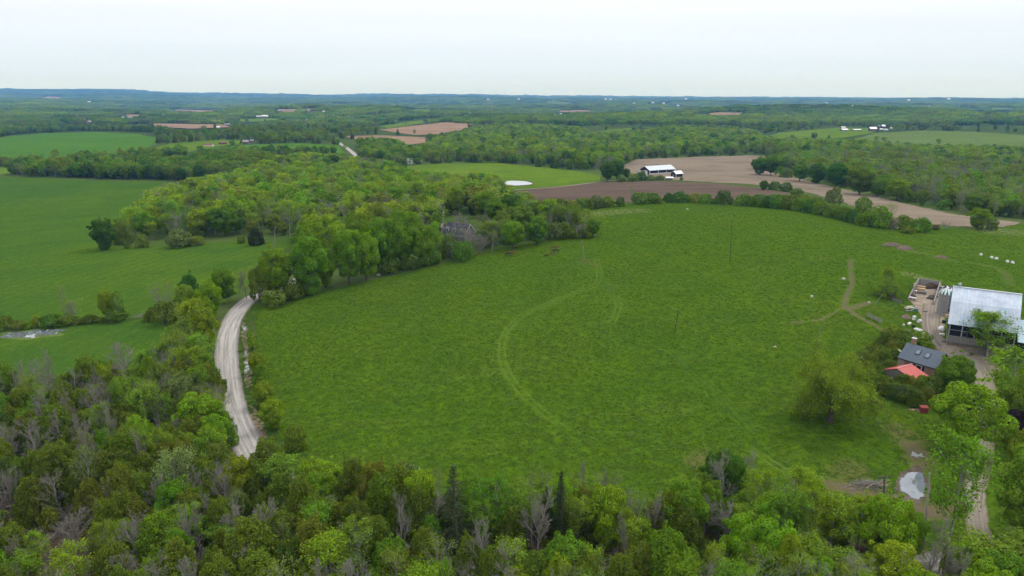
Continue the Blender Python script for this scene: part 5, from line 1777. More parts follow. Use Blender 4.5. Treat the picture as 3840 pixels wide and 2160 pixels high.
# ------------------------------------------------------------------ where the far farms stand (read off the photograph)
FAR = [
    ('shed', 'open white-roofed shed, farthest back of the distant farmstead', (3157, 478), (3172, 478), 480, 2.6, 1.6, 10, 'grey_board', 'roof_bright'),
    ('shed', 'broad shed with dark doorway on the distant farmstead', (3160, 487), (3182, 487), 491, 3.4, 2.4, 16, 'grey_board', 'roof_bright'),
    ('shed', 'long low white-roofed shed left of the distant grey barn', (3203, 487), (3232, 486), 490, 2.6, 1.2, 9, 'grey_board', 'roof_bright'),
    ('barn', 'tall grey barn with white roof on the distant farmstead', (3265, 483), (3290, 483), 493, 6.5, 3.6, 12, 'grey_board', 'roof_bright'),
    ('farmhouse', 'purplish brick house with white roof behind the distant grey barn', (3309, 473), (3321, 473), 480, 5.6, 3.2, 9, 'violet_brick', 'roof_bright'),
    ('shed', 'low white shed in front of the purplish distant house', (3299, 485), (3314, 484), 487, 2.5, 1.2, 8, 'grey_board', 'roof_bright'),
    ('greenhouse', 'pale rounded greenhouse beside the distant house', (3317, 486), (3331, 486), 488, 1.8, 1.6, 7, 'white_paint', 'blue_roof'),
    ('shed', 'tiny white shed at the wood edge of the distant farmstead', (3341, 480), (3346, 480), 481, 2.4, 1.0, 5, 'white_paint', 'roof_bright'),
    ('hut', 'low brown roofed hut beside the green strip field', (762, 543), (795, 543), 548, 2.2, 1.5, 8, 'white_paint', 'red_dull'),
    ('shelter', 'brown shelter with bright white frame beside the hut', (827, 536), (850, 535), 541, 2.4, 1.0, 7, 'violet_brick', 'red_dull'),
    ('farmhouse', 'grey roofed farmhouse behind the green strip field', (908, 532), (930, 532), 537, 3.0, 2.6, 9, 'grey_board', 'concrete'),
    ('shed', 'small grey shed next to the grey roofed farmhouse', (938, 528), (949, 528), 533, 2.6, 1.6, 7, 'grey_board', 'concrete'),
    ('long_shed', 'long dull red-roofed shed in front of the far hedge', (288, 458), (326, 460), 464, 3.4, 2.4, 10, 'grey_board', 'red_dull'),
    ('barn', 'dark grey barn joined to the red-roofed shed', (324, 457), (343, 459), 465, 5.0, 4.2, 12, 'violet_brick', 'concrete'),
    ('shed', 'bright white shed under the dark grey barn', (322, 465), (332, 465), 468, 2.4, 1.0, 5, 'white_paint', 'white_paint'),
    ('farmhouse', 'small grey house near the red-roofed shed', (227, 462), (240, 462), 467, 3.0, 2.0, 8, 'grey_board', 'concrete'),
    ('shed', 'white farm shed, lower of two beside the far hedge', (958, 436), (978, 436), 440, 3.0, 2.0, 12, 'white_paint', 'roof_bright'),
    ('barn', 'larger white farm barn beside the far hedge', (980, 435), (1002, 435), 440, 4.0, 3.2, 14, 'white_paint', 'roof_bright'),
    ('shed', 'teal-roofed shed on the tan strip field', (788, 409), (809, 409), 413, 3.0, 2.4, 14, 'white_paint', 'blue_roof'),
    ('farmhouse', 'pale house near the brown field on the plain', (1020, 412), (1032, 412), 417, 3.4, 2.8, 10, 'white_paint', 'blue_roof'),
    ('shed', 'pale shed next to that house on the plain', (1038, 414), (1048, 414), 417, 2.8, 2.0, 9, 'white_paint', 'blue_roof'),
    ('shed', 'bright shed on the rise by the climbing road', (1208, 418), (1222, 418), 421, 3.0, 2.2, 12, 'white_paint', 'roof_bright'),
    ('shed', 'blue-roofed shed at the edge of the picture', (0, 409), (16, 410), 413, 3.4, 2.4, 14, 'grey_board', 'blue_roof'),
    ('shed', 'white-roofed shed beside the blue-roofed one', (41, 415), (49, 417), 420, 3.6, 2.6, 12, 'grey_board', 'roof_bright'),
    ('shed', 'pair-like white shed among trees by the tan strip', (455, 440), (462, 440), 443, 3.0, 1.5, 8, 'white_paint', 'roof_bright'),
    ('shed', 'longer white shed among trees by the tan strip', (480, 440), (491, 440), 443, 3.0, 1.8, 10, 'white_paint', 'roof_bright'),
    ('shed', 'white shed above the long brown field', (655, 445), (665, 445), 448, 3.0, 1.8, 10, 'white_paint', 'roof_bright'),
    ('farmhouse', 'house with pale roof at the end of the long brown field', (840, 467), (862, 467), 471, 3.0, 2.6, 10, 'grey_board', 'concrete'),
    ('shed', 'white shed at the end of the long brown field', (806, 477), (822, 477), 481, 2.8, 1.6, 9, 'white_paint', 'roof_bright'),
    ('trailer', 'white house trailer among trees past the far road', (1457, 554), (1477, 555), 558, 2.6, 0.7, 4, 'white_paint', 'roof_bright'),
    ('farmhouse', 'red-walled low house beside the white trailer', (1491, 556), (1514, 557), 561, 2.4, 1.4, 8, 'red_paint', 'roof_light'),
    ('farmhouse', 'white gabled house in the trees above the pond meadow', (1527, 604), (1543, 604), 611, 3.2, 2.6, 9, 'white_paint', 'roof_bright'),
    ('shed', 'low grey shed beside the white gabled house', (1562, 607), (1580, 607), 611, 2.2, 1.2, 6, 'grey_board', 'concrete'),
    ('farmhouse', 'small white house in the woods beyond the big wood', (2101, 428), (2110, 428), 431, 3.4, 2.6, 10, 'white_paint', 'roof_bright'),
    ('shed', 'white shed beside the small house beyond the big wood', (2072, 425), (2078, 426), 428, 3.2, 2.2, 9, 'white_paint', 'roof_bright'),
]
TINY = [((2449, 386), 'under the first blue hills'), ((2489, 388), 'next along the plain under the blue hills'), ((2543, 397), 'on a pale clearing of the plain'), ((2378, 389), 'at the foot of a far wooded hill'),
        ((2272, 373), 'high on the far hills'), ((2290, 374), 'just beside the one high on the far hills'), ((2573, 372), 'near the horizon'), ((3101, 387), 'on the far blue plain'), ((3196, 398), 'before a far wood on the plain'),
        ((3354, 392), 'in the dark far woods'), ((3376, 392), 'beside the one in the dark far woods'), ((3482, 399), 'large and white on the far plain'), ((3410, 376), 'close under the horizon'), ((2950, 432), 'among light green trees on the plain'),
        ((3427, 438), 'alone in the light green woods'), ((332, 383), 'below the long blue ridge'), ((195, 344), 'on the slope of the long blue ridge'), ((1080, 357), 'on the far hills before the road'), ((1830, 374), 'on the hills below the turbines'), ((1945, 373), 'to one side of the hills below the turbines'),
        ((98, 357), 'on the pale slope under the ridge'), ((3560, 372), 'under the far horizon')]
HOUSEPX = [((e0[0], e0[1] - 7), (e1[0], e1[1] - 7), (e1[0], by), (e0[0], by)) for _, _, e0, e1, by, *_ in FAR] + [((x - 5, y - 5), (x + 5, y - 5), (x + 5, y), (x - 5, y)) for (x, y), _ in TINY]
HOUSEPX += [((2385, 640), (2570, 640), (2570, 672), (2385, 672)), ((1240, 505), (1350, 505), (1350, 590), (1240, 590)), ((1138, 422), (1160, 422), (1160, 455), (1138, 455)), ((1885, 675), (2010, 675), (2010, 705), (1885, 705))]
# ------------------------------------------------------------------ woods farther off: each a mass that nobody could count
def src(name, data, color=None):
    o = bpy.data.objects.new(name, data)
    return o


def collection_of(name, objs):
    c = bpy.data.collections.new(name)
    for o in objs:
        c.objects.link(o)
    return c


def join_np(name, parts, mats):
    V, Fs, idx, n = [], [], [], 0
    for me, mi in parts:
        co = np.empty(len(me.vertices) * 3, np.float32)
        me.vertices.foreach_get('co', co)
        V.append(co.reshape(-1, 3))
        me.calc_loop_triangles()
        t = np.empty(len(me.loop_triangles) * 3, np.int32)
        me.loop_triangles.foreach_get('vertices', t)
        Fs.append(t.reshape(-1, 3) + n)
        idx.append(np.full(len(t) // 3, mi))
        n += len(me.vertices)
    return mesh_np(name, np.vstack(V), [np.vstack(Fs)], mats, False, np.concatenate(idx))


def norm(me, h, r):
    """scale a tree mesh to unit height and unit radius"""
    co = np.empty(len(me.vertices) * 3, np.float32)
    me.vertices.foreach_get('co', co)
    co = co.reshape(-1, 3)
    co[:, :2] /= r
    co[:, 2] /= h
    me.vertices.foreach_set('co', co.ravel())
    me.update()
    return me


MASS = []
for i in range(4):
    c, t = make_broadleaf(i, dens=6.0, size=0.95, nl=30, low=0.1, mat='leaf_mass')
    MASS.append(('b', norm(join_np('woods_tree', [(c, 0), (t, 1)], [M['leaf_mass'], M['bark']]), 15.0, 5.2)))
for i in range(3):
    c, t = make_airy(i, nb=18, per=16, leaf=0.62, sig=0.5, mat='leaf_mass')
    MASS.append(('a', norm(join_np('woods_tree', [(c, 0), (t, 1)], [M['leaf_mass'], M['bark_pale']]), 13.0, 3.6)))
for i in range(2):
    c = make_cedar(i, dens=14, size=0.62, mat='leaf_mass', wood=False, point=0.85)
    MASS.append(('c', norm(c, 9.5, 2.7)))
for i in range(2):
    c, t = make_bare(i, levels=3, fan=0.55)
    MASS.append(('n', norm(join_np('woods_tree', [(c, 0), (t, 0)], [M['bark_grey']]), 11.0, 3.3)))
for i in range(2):
    c, t = make_airy(i, nb=16, per=6, leaf=0.5, sig=0.5, mat='leaf_mass')
    MASS.append(('t', norm(join_np('woods_tree', [(c, 0), (t, 1)], [M['leaf_mass'], M['bark_grey']]), 13.0, 3.6)))
# groves: a dozen distant crowns side by side
for i in range(4):
    L = []
    for k in range(16):
        q = 20 * math.sqrt((k + 0.5) / 16)
        a = k * 2.4
        hh = rng.uniform(0.72, 1.05)
        cx, cy = q * math.cos(a), q * math.sin(a)
        rr = rng.uniform(3.0, 5.2)
        L.append((np.array([cx, cy, 13 * hh - rr * 0.9]), rr))
        L.append((np.array([cx + rng.normal(0, 1), cy + rng.normal(0, 1), 13 * hh - rr * 1.9]), rr * 0.9))
    C, N, S = lobes_to_leaves(L, np.array([0, 0, 0.0]), 1.1, 2.3, up=0.6, squash=1.05)
    MASS.append(('g', norm(crown_mesh('grove', C, N, S, M['leaf_mass']), 13.0, 22.0)))
MOBJ = [src('woods_tree' if k != 'g' else 'woods_grove', m) for k, m in MASS]
# a collection is picked by sorted name: give plain rising suffixes
for i, o in enumerate(MOBJ):
    o.name = ('woods_tree' if MASS[i][0] != 'g' else 'woods_zgrove') + '.%03d' % (100 + i)
MCOL = collection_of('woods_members', MOBJ)
IDX = {}
for i, (k, m) in enumerate(MASS):
    IDX.setdefault(k, []).append(i)

ng = bpy.data.node_groups.new('scatter_woods', 'GeometryNodeTree')
ng.interface.new_socket('Geometry', in_out='INPUT', socket_type='NodeSocketGeometry')
ng.interface.new_socket('Geometry', in_out='OUTPUT', socket_type='NodeSocketGeometry')
gi, go = ng.nodes.new('NodeGroupInput'), ng.nodes.new('NodeGroupOutput')
ci = ng.nodes.new('GeometryNodeCollectionInfo')
ci.inputs['Collection'].default_value = MCOL
ci.inputs['Separate Children'].default_value = True
ci.inputs['Reset Children'].default_value = True
ip = ng.nodes.new('GeometryNodeInstanceOnPoints')
ip.inputs['Pick Instance'].default_value = True


def named(t, nm):
    a = ng.nodes.new('GeometryNodeInputNamedAttribute')
    a.data_type = t
    a.inputs['Name'].default_value = nm
    return a.outputs[0]


ng.links.new(gi.outputs[0], ip.inputs['Points'])
ng.links.new(ci.outputs[0], ip.inputs['Instance'])
ng.links.new(named('INT', 'pick'), ip.inputs['Instance Index'])
ng.links.new(named('FLOAT_VECTOR', 'turn'), ip.inputs['Rotation'])
ng.links.new(named('FLOAT_VECTOR', 'size'), ip.inputs['Scale'])
ng.links.new(ip.outputs[0], go.inputs[0])


def mass(name, label, P, pick, size, tint):
    """P: n x 3 feet; size: n x 2 (radius, height)"""
    n = len(P)
    me = bpy.data.meshes.new(name)
    me.vertices.add(n)
    me.vertices.foreach_set('co', np.asarray(P, np.float32).ravel())
    a = me.attributes.new('pick', 'INT', 'POINT')
    a.data.foreach_set('value', np.asarray(pick, np.int32))
    a = me.attributes.new('turn', 'FLOAT_VECTOR', 'POINT')
    tr = np.zeros((n, 3), np.float32)
    tr[:, 2] = rng.uniform(0, 6.283, n)
    a.data.foreach_set('vector', tr.ravel())
    a = me.attributes.new('size', 'FLOAT_VECTOR', 'POINT')
    a.data.foreach_set('vector', np.stack([size[:, 0], size[:, 0], size[:, 1]], 1).astype(np.float32).ravel())
    a = me.attributes.new('tint', 'FLOAT_COLOR', 'POINT')
    a.data.foreach_set('color', np.column_stack([tint, np.ones(n)]).astype(np.float32).ravel())
    o = new_obj(name, me)
    md = o.modifiers.new('scatter', 'NODES')
    md.node_group = ng
    return tag(o, label, 'wood', None, 'stuff')


def pick_of(kinds):
    return np.array([IDX[k][rng.integers(len(IDX[k]))] for k in kinds])


def tints(names, gain=1.0):
    base = np.array([TINT[n] for n in names])
    return base * gain * rng.normal(1, 0.1, (len(base), 1)) * rng.normal(1, 0.04, (len(base), 3))


SIGHT = []      # picture boxes (x0, x1, y0, y1) of far fields and houses, with their distance: no tree stands right in front of them


def see(px, x_pad=2, y_cut=0.35):
    px = np.asarray(px, float)
    g = ground([px.mean(0)])[0]
    SIGHT.append((px[:, 0].min() - x_pad, px[:, 0].max() + x_pad, px[:, 1].min(), px[:, 1].max(), np.hypot(g[0], g[1]), px))


def keep_sight(P, hh, rr, seed, hard=0.93):
    r_ = np.random.default_rng(seed)
    z = H(P[:, 0], P[:, 1])
    foot = project(np.column_stack([P, z]))
    top = project(np.column_stack([P, z + hh * 0.93]))
    d = np.hypot(P[:, 0], P[:, 1])
    bad = np.zeros(len(P), bool)
    wpx = rr / d * F * 0.7
    for x0, x1, y0, y1, dd, poly in SIGHT:
        m = (d < dd - 8) & (top[:, 0] > x0 - wpx) & (top[:, 0] < x1 + wpx) & (top[:, 1] < y1) & (foot[:, 1] > y0)
        if m.any():
            # the lower rim of the field in this column of the picture
            xs = np.clip(top[m, 0], poly[:, 0].min(), poly[:, 0].max())
            lowpts = poly[np.argsort(poly[:, 0])]
            rim = np.full(m.sum(), y1) if len(poly) < 5 else np.array([poly[np.abs(poly[:, 0] - q) < (x1 - x0) * 0.2][:, 1].max() if (np.abs(poly[:, 0] - q) < (x1 - x0) * 0.2).any() else y1 for q in xs])
            idx = np.where(m)[0]
            bad[idx[top[m, 1] < rim - 0.15 * (y1 - y0)]] = True
    return ~(bad & (r_.uniform(0, 1, len(P)) < hard))


for q in ([(902, 400), (835, 344), (828, 348), (880, 398)], [(775, 304), (758, 283), (756, 287), (768, 304)]):
    see(dense(disp(q), 6))


def wood(name, label, px, spacing, mixk, mixt, h=(10, 14), rk=(0.30, 0.42), clear=(), step=20, edge_first=0, patch=40.0, sil=None):
    W = ground(dense(disp(px), step))[:, :2]
    P = fill(W, spacing, 6000, [], 0)
    P = P + rng.normal(0, spacing * 0.12, P.shape)
    for c in clear:
        P = P[~inside(P, c)]
    if len(TREES):
        T = np.array([(t[1], t[2], t[4]) for t in TREES])
        near = T[(T[:, 0] > P[:, 0].min() - 12) & (T[:, 0] < P[:, 0].max() + 12) & (T[:, 1] > P[:, 1].min() - 12) & (T[:, 1] < P[:, 1].max() + 12)]
        if len(near):
            d = np.hypot(P[:, None, 0] - near[None, :, 0], P[:, None, 1] - near[None, :, 1])
            P = P[(d > 0.75 * near[None, :, 2]).all(1)]
    for ln, dd in ((ROADL, 5.0),):
        P = P[seg_dist(P, ln) > dd]
    n = len(P)
    # kinds and colours drift in patches, as stands of one species do
    q = np.sin(P[:, 0] / patch + 1.3) * np.cos(P[:, 1] / patch * 1.2) + np.sin(P[:, 0] / patch * 0.43 - P[:, 1] / patch * 0.5)
    q = (q - q.min()) / max(1e-6, np.ptp(q)) * 0.45 + rng.uniform(0, 0.55, n)
    kk = np.array(list(mixk))[np.minimum(len(mixk) - 1, (q * len(mixk)).astype(int))]
    q2 = np.clip(0.5 * q + 0.5 * rng.uniform(0, 1, n), 0, 0.999)
    tt = np.array(mixt)[(q2 * len(mixt)).astype(int)]
    hh = rng.uniform(h[0], h[1], n)
    hh = np.where(kk == 'c', hh * 0.72, hh)
    rr = hh * rng.uniform(rk[0], rk[1], n)
    rr = np.where(kk == 'c', hh * 0.3, np.where(np.isin(kk, ['n', 't', 'a']), rr * 0.85, rr))
    tt = np.where(kk == 'c', rng.choice(['cedar', 'olive', 'spruce', 'cedardark'], n), tt)
    ks = keep_sight(P, hh, rr, 5)
    P, kk, tt, hh, rr = P[ks], kk[ks], tt[ks], hh[ks], rr[ks]
    n = len(P)
    if sil is not None:
        # the wood's skyline as the photograph shows it limits how tall the trees at its back are
        sx, sy = np.array(disp(sil)).T
        z = H(P[:, 0], P[:, 1])
        keep = np.ones(n, bool)
        for _ in range(6):
            tp = project(np.column_stack([P, z + hh]))
            over = tp[:, 1] < np.interp(tp[:, 0], sx, sy) - 8 * rng.uniform(0, 1, n)
            hh = np.where(over, hh * 0.86, hh)
        keep = hh > 3.8
        P, kk, tt, hh, rr = P[keep], kk[keep], tt[keep], hh[keep], rr[keep]
        rr = np.minimum(rr, hh * 0.55)
    return P, kk, tt, np.stack([rr, hh], 1)


def put(name, label, res):
    P, kk, tt, sz = res
    P3 = np.column_stack([P, H(P[:, 0], P[:, 1])])
    print(name, len(P))
    return mass(name, label, P3, pick_of(kk), sz, tints(tt, 1.2))


def big_first(res, n_keep, kindmap, group, where, frac=1.0):
    """the trees that show largest of a wood are set out singly; the others stay in the mass"""
    P, kk, tt, sz = res
    f = project(np.column_stack([P, H(P[:, 0], P[:, 1])]))
    vis = (f[:, 0] > 10) & (f[:, 0] < 3830) & (f[:, 1] < 2150)
    # the front of the wood: nothing stands for some metres on the camera's side
    d = np.hypot(P[:, 0], P[:, 1])
    dirv = P / d[:, None]
    front = np.ones(len(P), bool)
    for i in range(len(P)):
        rel = P - P[i]
        along = -(rel @ dirv[i])
        side = np.abs(rel @ np.array([-dirv[i, 1], dirv[i, 0]]))
        front[i] = not ((along > 3) & (along < 22) & (side < 3.0)).any()
    cand = np.where(vis & front)[0]
    cand = cand[np.argsort(d[cand])][:n_keep]
    # from one side of the picture to the other
    cand = cand[np.argsort(f[cand, 0])]
    cnt = {}
    word = ['first', 'second', 'third', 'fourth', 'fifth', 'sixth', 'seventh', 'eighth', 'ninth', 'tenth', 'eleventh', 'twelfth', 'thirteenth', 'fourteenth', 'fifteenth',
            'sixteenth', 'seventeenth', 'eighteenth', 'nineteenth', 'twentieth'] + ['twenty-' + q for q in ('first', 'second', 'third', 'fourth', 'fifth', 'sixth', 'seventh', 'eighth', 'ninth')] + ['thirtieth'] + ['thirty-' + q for q in ('first', 'second', 'third', 'fourth', 'fifth', 'sixth', 'seventh', 'eighth', 'ninth')] + ['last']
    for i in cand:
        k = kindmap[kk[i]]
        cnt[k] = cnt.get(k, 0) + 1
        lab = f'{word[min(39, cnt[k] - 1)]} {_adj.get(tt[i], "dark")} {_noun[k]} {where}'
        plant(k, (P[i, 0], P[i, 1], float(H(P[i, 0], P[i, 1]))), sz[i, 1], sz[i, 0], str(tt[i]), lab, group)
    m = np.ones(len(P), bool)
    m[cand] = False
    return P[m], kk[m], tt[m], sz[m]


KM = {'b': 'broadleaf', 'a': 'airy', 'c': 'cedar', 'n': 'bare', 't': 'thin'}

# the mixed wood behind the maples
LW = [(300, 588), (330, 560), (380, 510), (450, 480), (560, 462), (640, 448), (700, 420), (800, 405), (900, 402), (985, 412), (1040, 450), (1130, 470), (1230, 470), (1290, 486), (1340, 520),
      (1400, 528), (1420, 545), (1380, 560), (1280, 556), (1190, 552), (1190, 540), (1105, 545), (1100, 600), (1000, 640), (900, 660), (800, 660), (745, 602), (700, 590), (600, 592), (500, 596), (400, 602), (320, 606)]
HOUSE_CLEAR = ground(dense(disp([(1098, 604), (1205, 604), (1205, 560), (1098, 556)]), 10))[:, :2]
HOUSE2_CLEAR = ground(dense(disp([(1245, 566), (1310, 566), (1310, 545), (1245, 545)]), 10))[:, :2]
res = wood('woods', '', LW, 6.5, 'bbtbaanbbatnbcba', ['young', 'green', 'young', 'lime', 'green', 'lime', 'khaki', 'deep', 'bronze', 'young'], rk=(0.26, 0.46), h=(7, 17), clear=[HOUSE_CLEAR, HOUSE2_CLEAR], sil=[(280, 560), (330, 520), (380, 480), (430, 462), (520, 440), (600, 425), (650, 405), (700, 392), (760, 385), (850, 388), (900, 397), (985, 407), (1000, 420), (1040, 432), (1100, 434), (1160, 438), (1200, 432), (1250, 438), (1262, 474), (1290, 489), (1330, 502), (1400, 518), (1430, 530)])
res = big_first(res, 46, KM, 'trees at the front of the mixed wood', 'along the front of the mixed wood')
put('woods', 'dense mixed spring wood behind the maples and the dormer house', res)
# the hedge-like wood strip left of it
res = wood('woods', '', [(20, 438), (60, 444), (160, 446), (260, 450), (400, 452), (470, 456), (560, 450), (640, 440), (700, 415), (640, 402), (560, 408), (470, 420), (380, 416), (300, 420), (220, 430), (110, 434), (60, 432)],
           6.0, 'bbbbabtbb', ['deep', 'green', 'deep', 'olive', 'khaki', 'green'], h=(9, 15), patch=25)
res = big_first(res, 34, KM, 'trees of the wooded strip between the crop fields', 'of the strip between the crop fields')
put('woods', 'dark wooded strip between two green crop fields', res)
res = wood('hedge_woods', '', [(-40, 418), (60, 414), (160, 408), (300, 398), (400, 388), (470, 384), (470, 392), (400, 398), (300, 406), (160, 416), (60, 421), (-40, 424)], 6.5, 'bbtbabn', ['olive', 'deep', 'khaki', 'green', 'greygreen'],
           h=(6, 12), patch=20)
put('hedge_woods', 'broken hedge of trees beyond the wooded strip', res)
res = wood('hedge_woods', '', [(-40, 350), (60, 334), (160, 330), (300, 330), (420, 336), (420, 330), (300, 322), (160, 321), (100, 320), (-40, 318)], 8, 'bbcbbtb', ['olive', 'deep', 'khaki', 'deep', 'green'], h=(6, 13), patch=50)
put('hedge_woods', 'hedge bounding the smooth far crop field', res)
# the big wood beyond the meadow
RW = [(1040, 405), (1120, 400), (1250, 404), (1330, 410), (1440, 424), (1500, 432), (1560, 428), (1556, 408), (1640, 394), (1760, 386), (1890, 383), (1950, 380), (1990, 396), (2080, 400), (2190, 396), (2260, 400), (2400, 420), (2600, 440),
      (2640, 375), (2450, 372), (2250, 366), (2180, 358), (1990, 354), (1930, 348), (1900, 330), (1800, 318), (1660, 316), (1600, 330), (1480, 340), (1470, 326), (1400, 316), (1290, 312), (1210, 318), (1160, 332), (1100, 342), (1075, 372)]
res = wood('woods', '', RW, 7.6, 'bbtabbanbbtbc', ['green', 'young', 'deep', 'lime', 'young', 'green', 'khaki'], rk=(0.27, 0.46), h=(7, 17), patch=60, sil=[(1030, 378), (1075, 362), (1100, 346), (1160, 336), (1210, 321), (1300, 313), (1450, 319), (1500, 336), (1600, 330), (1700, 318), (1900, 328), (1930, 347), (2180, 352), (2250, 364), (2600, 372)])
res = big_first(res, 40, KM, 'trees at the front of the big far wood', 'along the front of the big far wood')
put('woods', 'big fresh green wood beyond the pond meadow', res)
# the dark wood on the right
RW2 = [(2010, 440), (2090, 462), (2160, 475), (2260, 505), (2380, 530), (2500, 548), (2640, 560), (2660, 430), (2560, 410), (2400, 405), (2300, 402), (2200, 400), (2100, 402), (2020, 405), (1985, 412), (1965, 425)]
res = wood('woods', '', RW2, 7.2, 'bbnbtbnbcbt', ['deep', 'green', 'olive', 'green', 'khaki', 'greygreen', 'young'], h=(9, 15), patch=45)
res = big_first(res, 40, KM, 'trees at the front of the wood along the stubble', 'of the wood along the stubble')
put('woods', 'dark mixed wood running along the stubble field', res)
# scattered woods around the farther fields
res = wood('woods', '', [(560, 404), (640, 396), (760, 394), (870, 392), (905, 402), (985, 412), (1040, 405), (1035, 390), (1000, 372), (925, 362), (905, 366), (915, 392), (890, 390), (860, 389), (700, 391), (600, 390), (520, 395)], 6.5, 'bbbabc', ['green', 'young', 'deep', 'khaki'], h=(8, 14))
put('woods', 'strip of trees above the mixed wood by the far road', res)
FARROAD = ground(dense(disp([(915, 404), (880, 380), (850, 360), (828, 343), (815, 335), (838, 335), (865, 352), (905, 380), (930, 400)]), 8))[:, :2]

# ------------------------------------------------------------------ far country: sampled over the land that the distance shows, true tree and grove sizes
CLEARPX = {}
fields = [o for o in COL.objects if o.name.split('.')[0] in ('crop_field', 'meadow', 'bare_field', 'hay_field', 'far_field', 'stubble_field', 'ploughed_field', 'pasture')]


def in_fields(P):
    """points that fall on one of the open fields (by the outline of its sheet)"""
    m = np.zeros(len(P), bool)
    for pl in OPEN:
        m |= inside(P, pl)
    return m


OPEN = []
for o in fields:
    me = o.data
    co = np.empty(len(me.vertices) * 3, np.float32)
    me.vertices.foreach_get('co', co)
    co = co.reshape(-1, 3)[:, :2]
    # boundary of the sheet: edges with one face
    cnt = {}
    for p in me.polygons:
        vs = p.vertices
        for a in range(3):
            k = (min(vs[a], vs[a - 1]), max(vs[a], vs[a - 1]))
            cnt[k] = cnt.get(k, 0) + 1
    nb = {}
    for (a, b), c in cnt.items():
        if c == 1:
            nb.setdefault(a, []).append(b)
            nb.setdefault(b, []).append(a)
    if not nb:
        continue
    st = next(iter(nb))
    loop, prev, cur = [st], None, st
    while True:
        nx = [q for q in nb[cur] if q != prev]
        if not nx or nx[0] == st or len(loop) > 5000:
            break
        prev, cur = cur, nx[0]
        loop.append(cur)
    OPEN.append(co[loop].astype(float))

def far_wood(name, label, y0, y1, n, single, mixt, seed, dens_patch=0.35, hmul=1.0, gain=1.08):
    r_ = np.random.default_rng(seed)
    px = np.column_stack([r_.uniform(-120, 3960, n), r_.uniform(y0, y1, n)])
    G = ground(px)
    P = G[:, :2]
    d = np.hypot(P[:, 0], P[:, 1])
    ok = (d < 20500) & ~in_fields(P) & ~inside(P, FARROAD)
    for poly in WOODS_DONE:
        ok &= ~inside(P, poly)
    # open ground between the woods, in patches
    pt = np.sin(P[:, 0] / 170 + 0.7) * np.cos(P[:, 1] / 260) + 0.8 * np.sin(P[:, 0] / 75 - P[:, 1] / 120)
    ok &= ~((pt > 1.05 - dens_patch) & (r_.uniform(0, 1, n) < 0.9))
    P, d = P[ok], d[ok]
    if single:
        keep = []
        cell = {}
        for i, p in enumerate(P):
            k = (int(p[0] // 5.5), int(p[1] // 5.5))
            if k in cell:
                continue
            cell[k] = 1
            keep.append(i)
        P, d = P[keep], d[keep]
    m = len(P)
    q = 0.5 + 0.25 * np.sin(P[:, 0] / 210 + P[:, 1] / 470) + 0.25 * np.sin(P[:, 1] / 150 - P[:, 0] / 800 + 1.0)
    q = np.clip(q * 0.6 + r_.uniform(0, 0.4, m), 0, 0.999)
    tt = np.array(mixt)[(q * len(mixt)).astype(int)]
    z = H(P[:, 0], P[:, 1])
    if single:
        kk = np.array(list('bbbbaacbtb'))[(np.clip(0.6 * q + r_.uniform(0, 0.4, m), 0, .999) * 10).astype(int)]
        hh = r_.uniform(7, 13.5, m) * hmul
        rr = hh * r_.uniform(0.3, 0.44, m)
        rr = np.where(kk == 'c', hh * 0.3, rr)
        tt = np.where(kk == 'c', 'cedardark', tt)
    else:
        kk = np.full(m, 'g')
        hh = r_.uniform(9, 15, m) * hmul
        rr = r_.uniform(16, 27, m) * np.clip(d / 3000, 0.7, 3.0)
    ks = keep_sight(P, hh, rr, seed)
    P, z, kk, rr, hh, tt = P[ks], z[ks], kk[ks], rr[ks], hh[ks], tt[ks]
    print(name, m, len(P))
    return mass(name, label, np.column_stack([P, z - 0.5]), pick_of(kk), np.stack([rr, hh], 1), tints(tt, gain))


for pl in FARPX:
    see(dense(pl, 6))
for bx in HOUSEPX:
    see(np.array(bx, float), 1)
WOODS_DONE = [ground(dense(disp(p), 25))[:, :2] for p in (LW, RW, RW2)]
far_wood('far_woods', 'patchwork of woods and hedges on the plain behind the nearer fields', 392, 640, 16000, True, ['cedardark', 'deep', 'green', 'olive', 'greygreen', 'green', 'young', 'khaki', 'lime'], 11)
far_wood('far_woods', 'distant wooded plain below the blue hills', 364, 470, 10000, False, ['cedardark', 'deep', 'greygreen', 'green', 'young', 'lime', 'young', 'khaki'], 12, 0.25)  # lighter yellow-green tints also paint in the sunlit patches between cloud shadows
far_wood('hill_woods', 'wooded blue hills along the horizon', 326, 388, 7000, False, ['deep', 'green', 'deep', 'olive', 'green', 'young'], 13, 0.0)

# undergrowth in the wood below the pasture
up = fill(W_FOREWOOD, 1.9, 2600, [(ROADL, 4.4), (DRIVEL, 3.5)], 0)
fz = project(np.column_stack([up, H(up[:, 0], up[:, 1])]))
up = up[(fz[:, 1] < 2230) & (fz[:, 0] > -60) & (fz[:, 0] < 3900)]
n = len(up)
bp = project(np.column_stack([up, H(up[:, 0], up[:, 1])]))
br = np.exp(-(((bp[:, 0] - 150) / 260) ** 2 + ((bp[:, 1] - 2000) / 210) ** 2)) + np.exp(-(((bp[:, 0] - 330) / 150) ** 2 + ((bp[:, 1] - 2150) / 120) ** 2)) > rng.uniform(0, 0.8, n)
kk = np.where(br, 'n', rng.choice(['a', 'c', 'n', 't', 'n'], n))
hh = rng.uniform(0.8, 2.6, n)
mass('undergrowth', 'brambles and saplings on the floor of the wood', np.column_stack([up, H(up[:, 0], up[:, 1])]), pick_of(kk), np.stack([hh * 0.55, hh], 1), tints(rng.choice(['olive', 'khaki', 'brown', 'rust'], n)))
# ------------------------------------------------------------------ buildings
def ray_at_z(px, z):
    d = dirs([px])[0]
    t = (z - CAMZ) / d[2]
    return np.array([d[0] * t, d[1] * t, z])


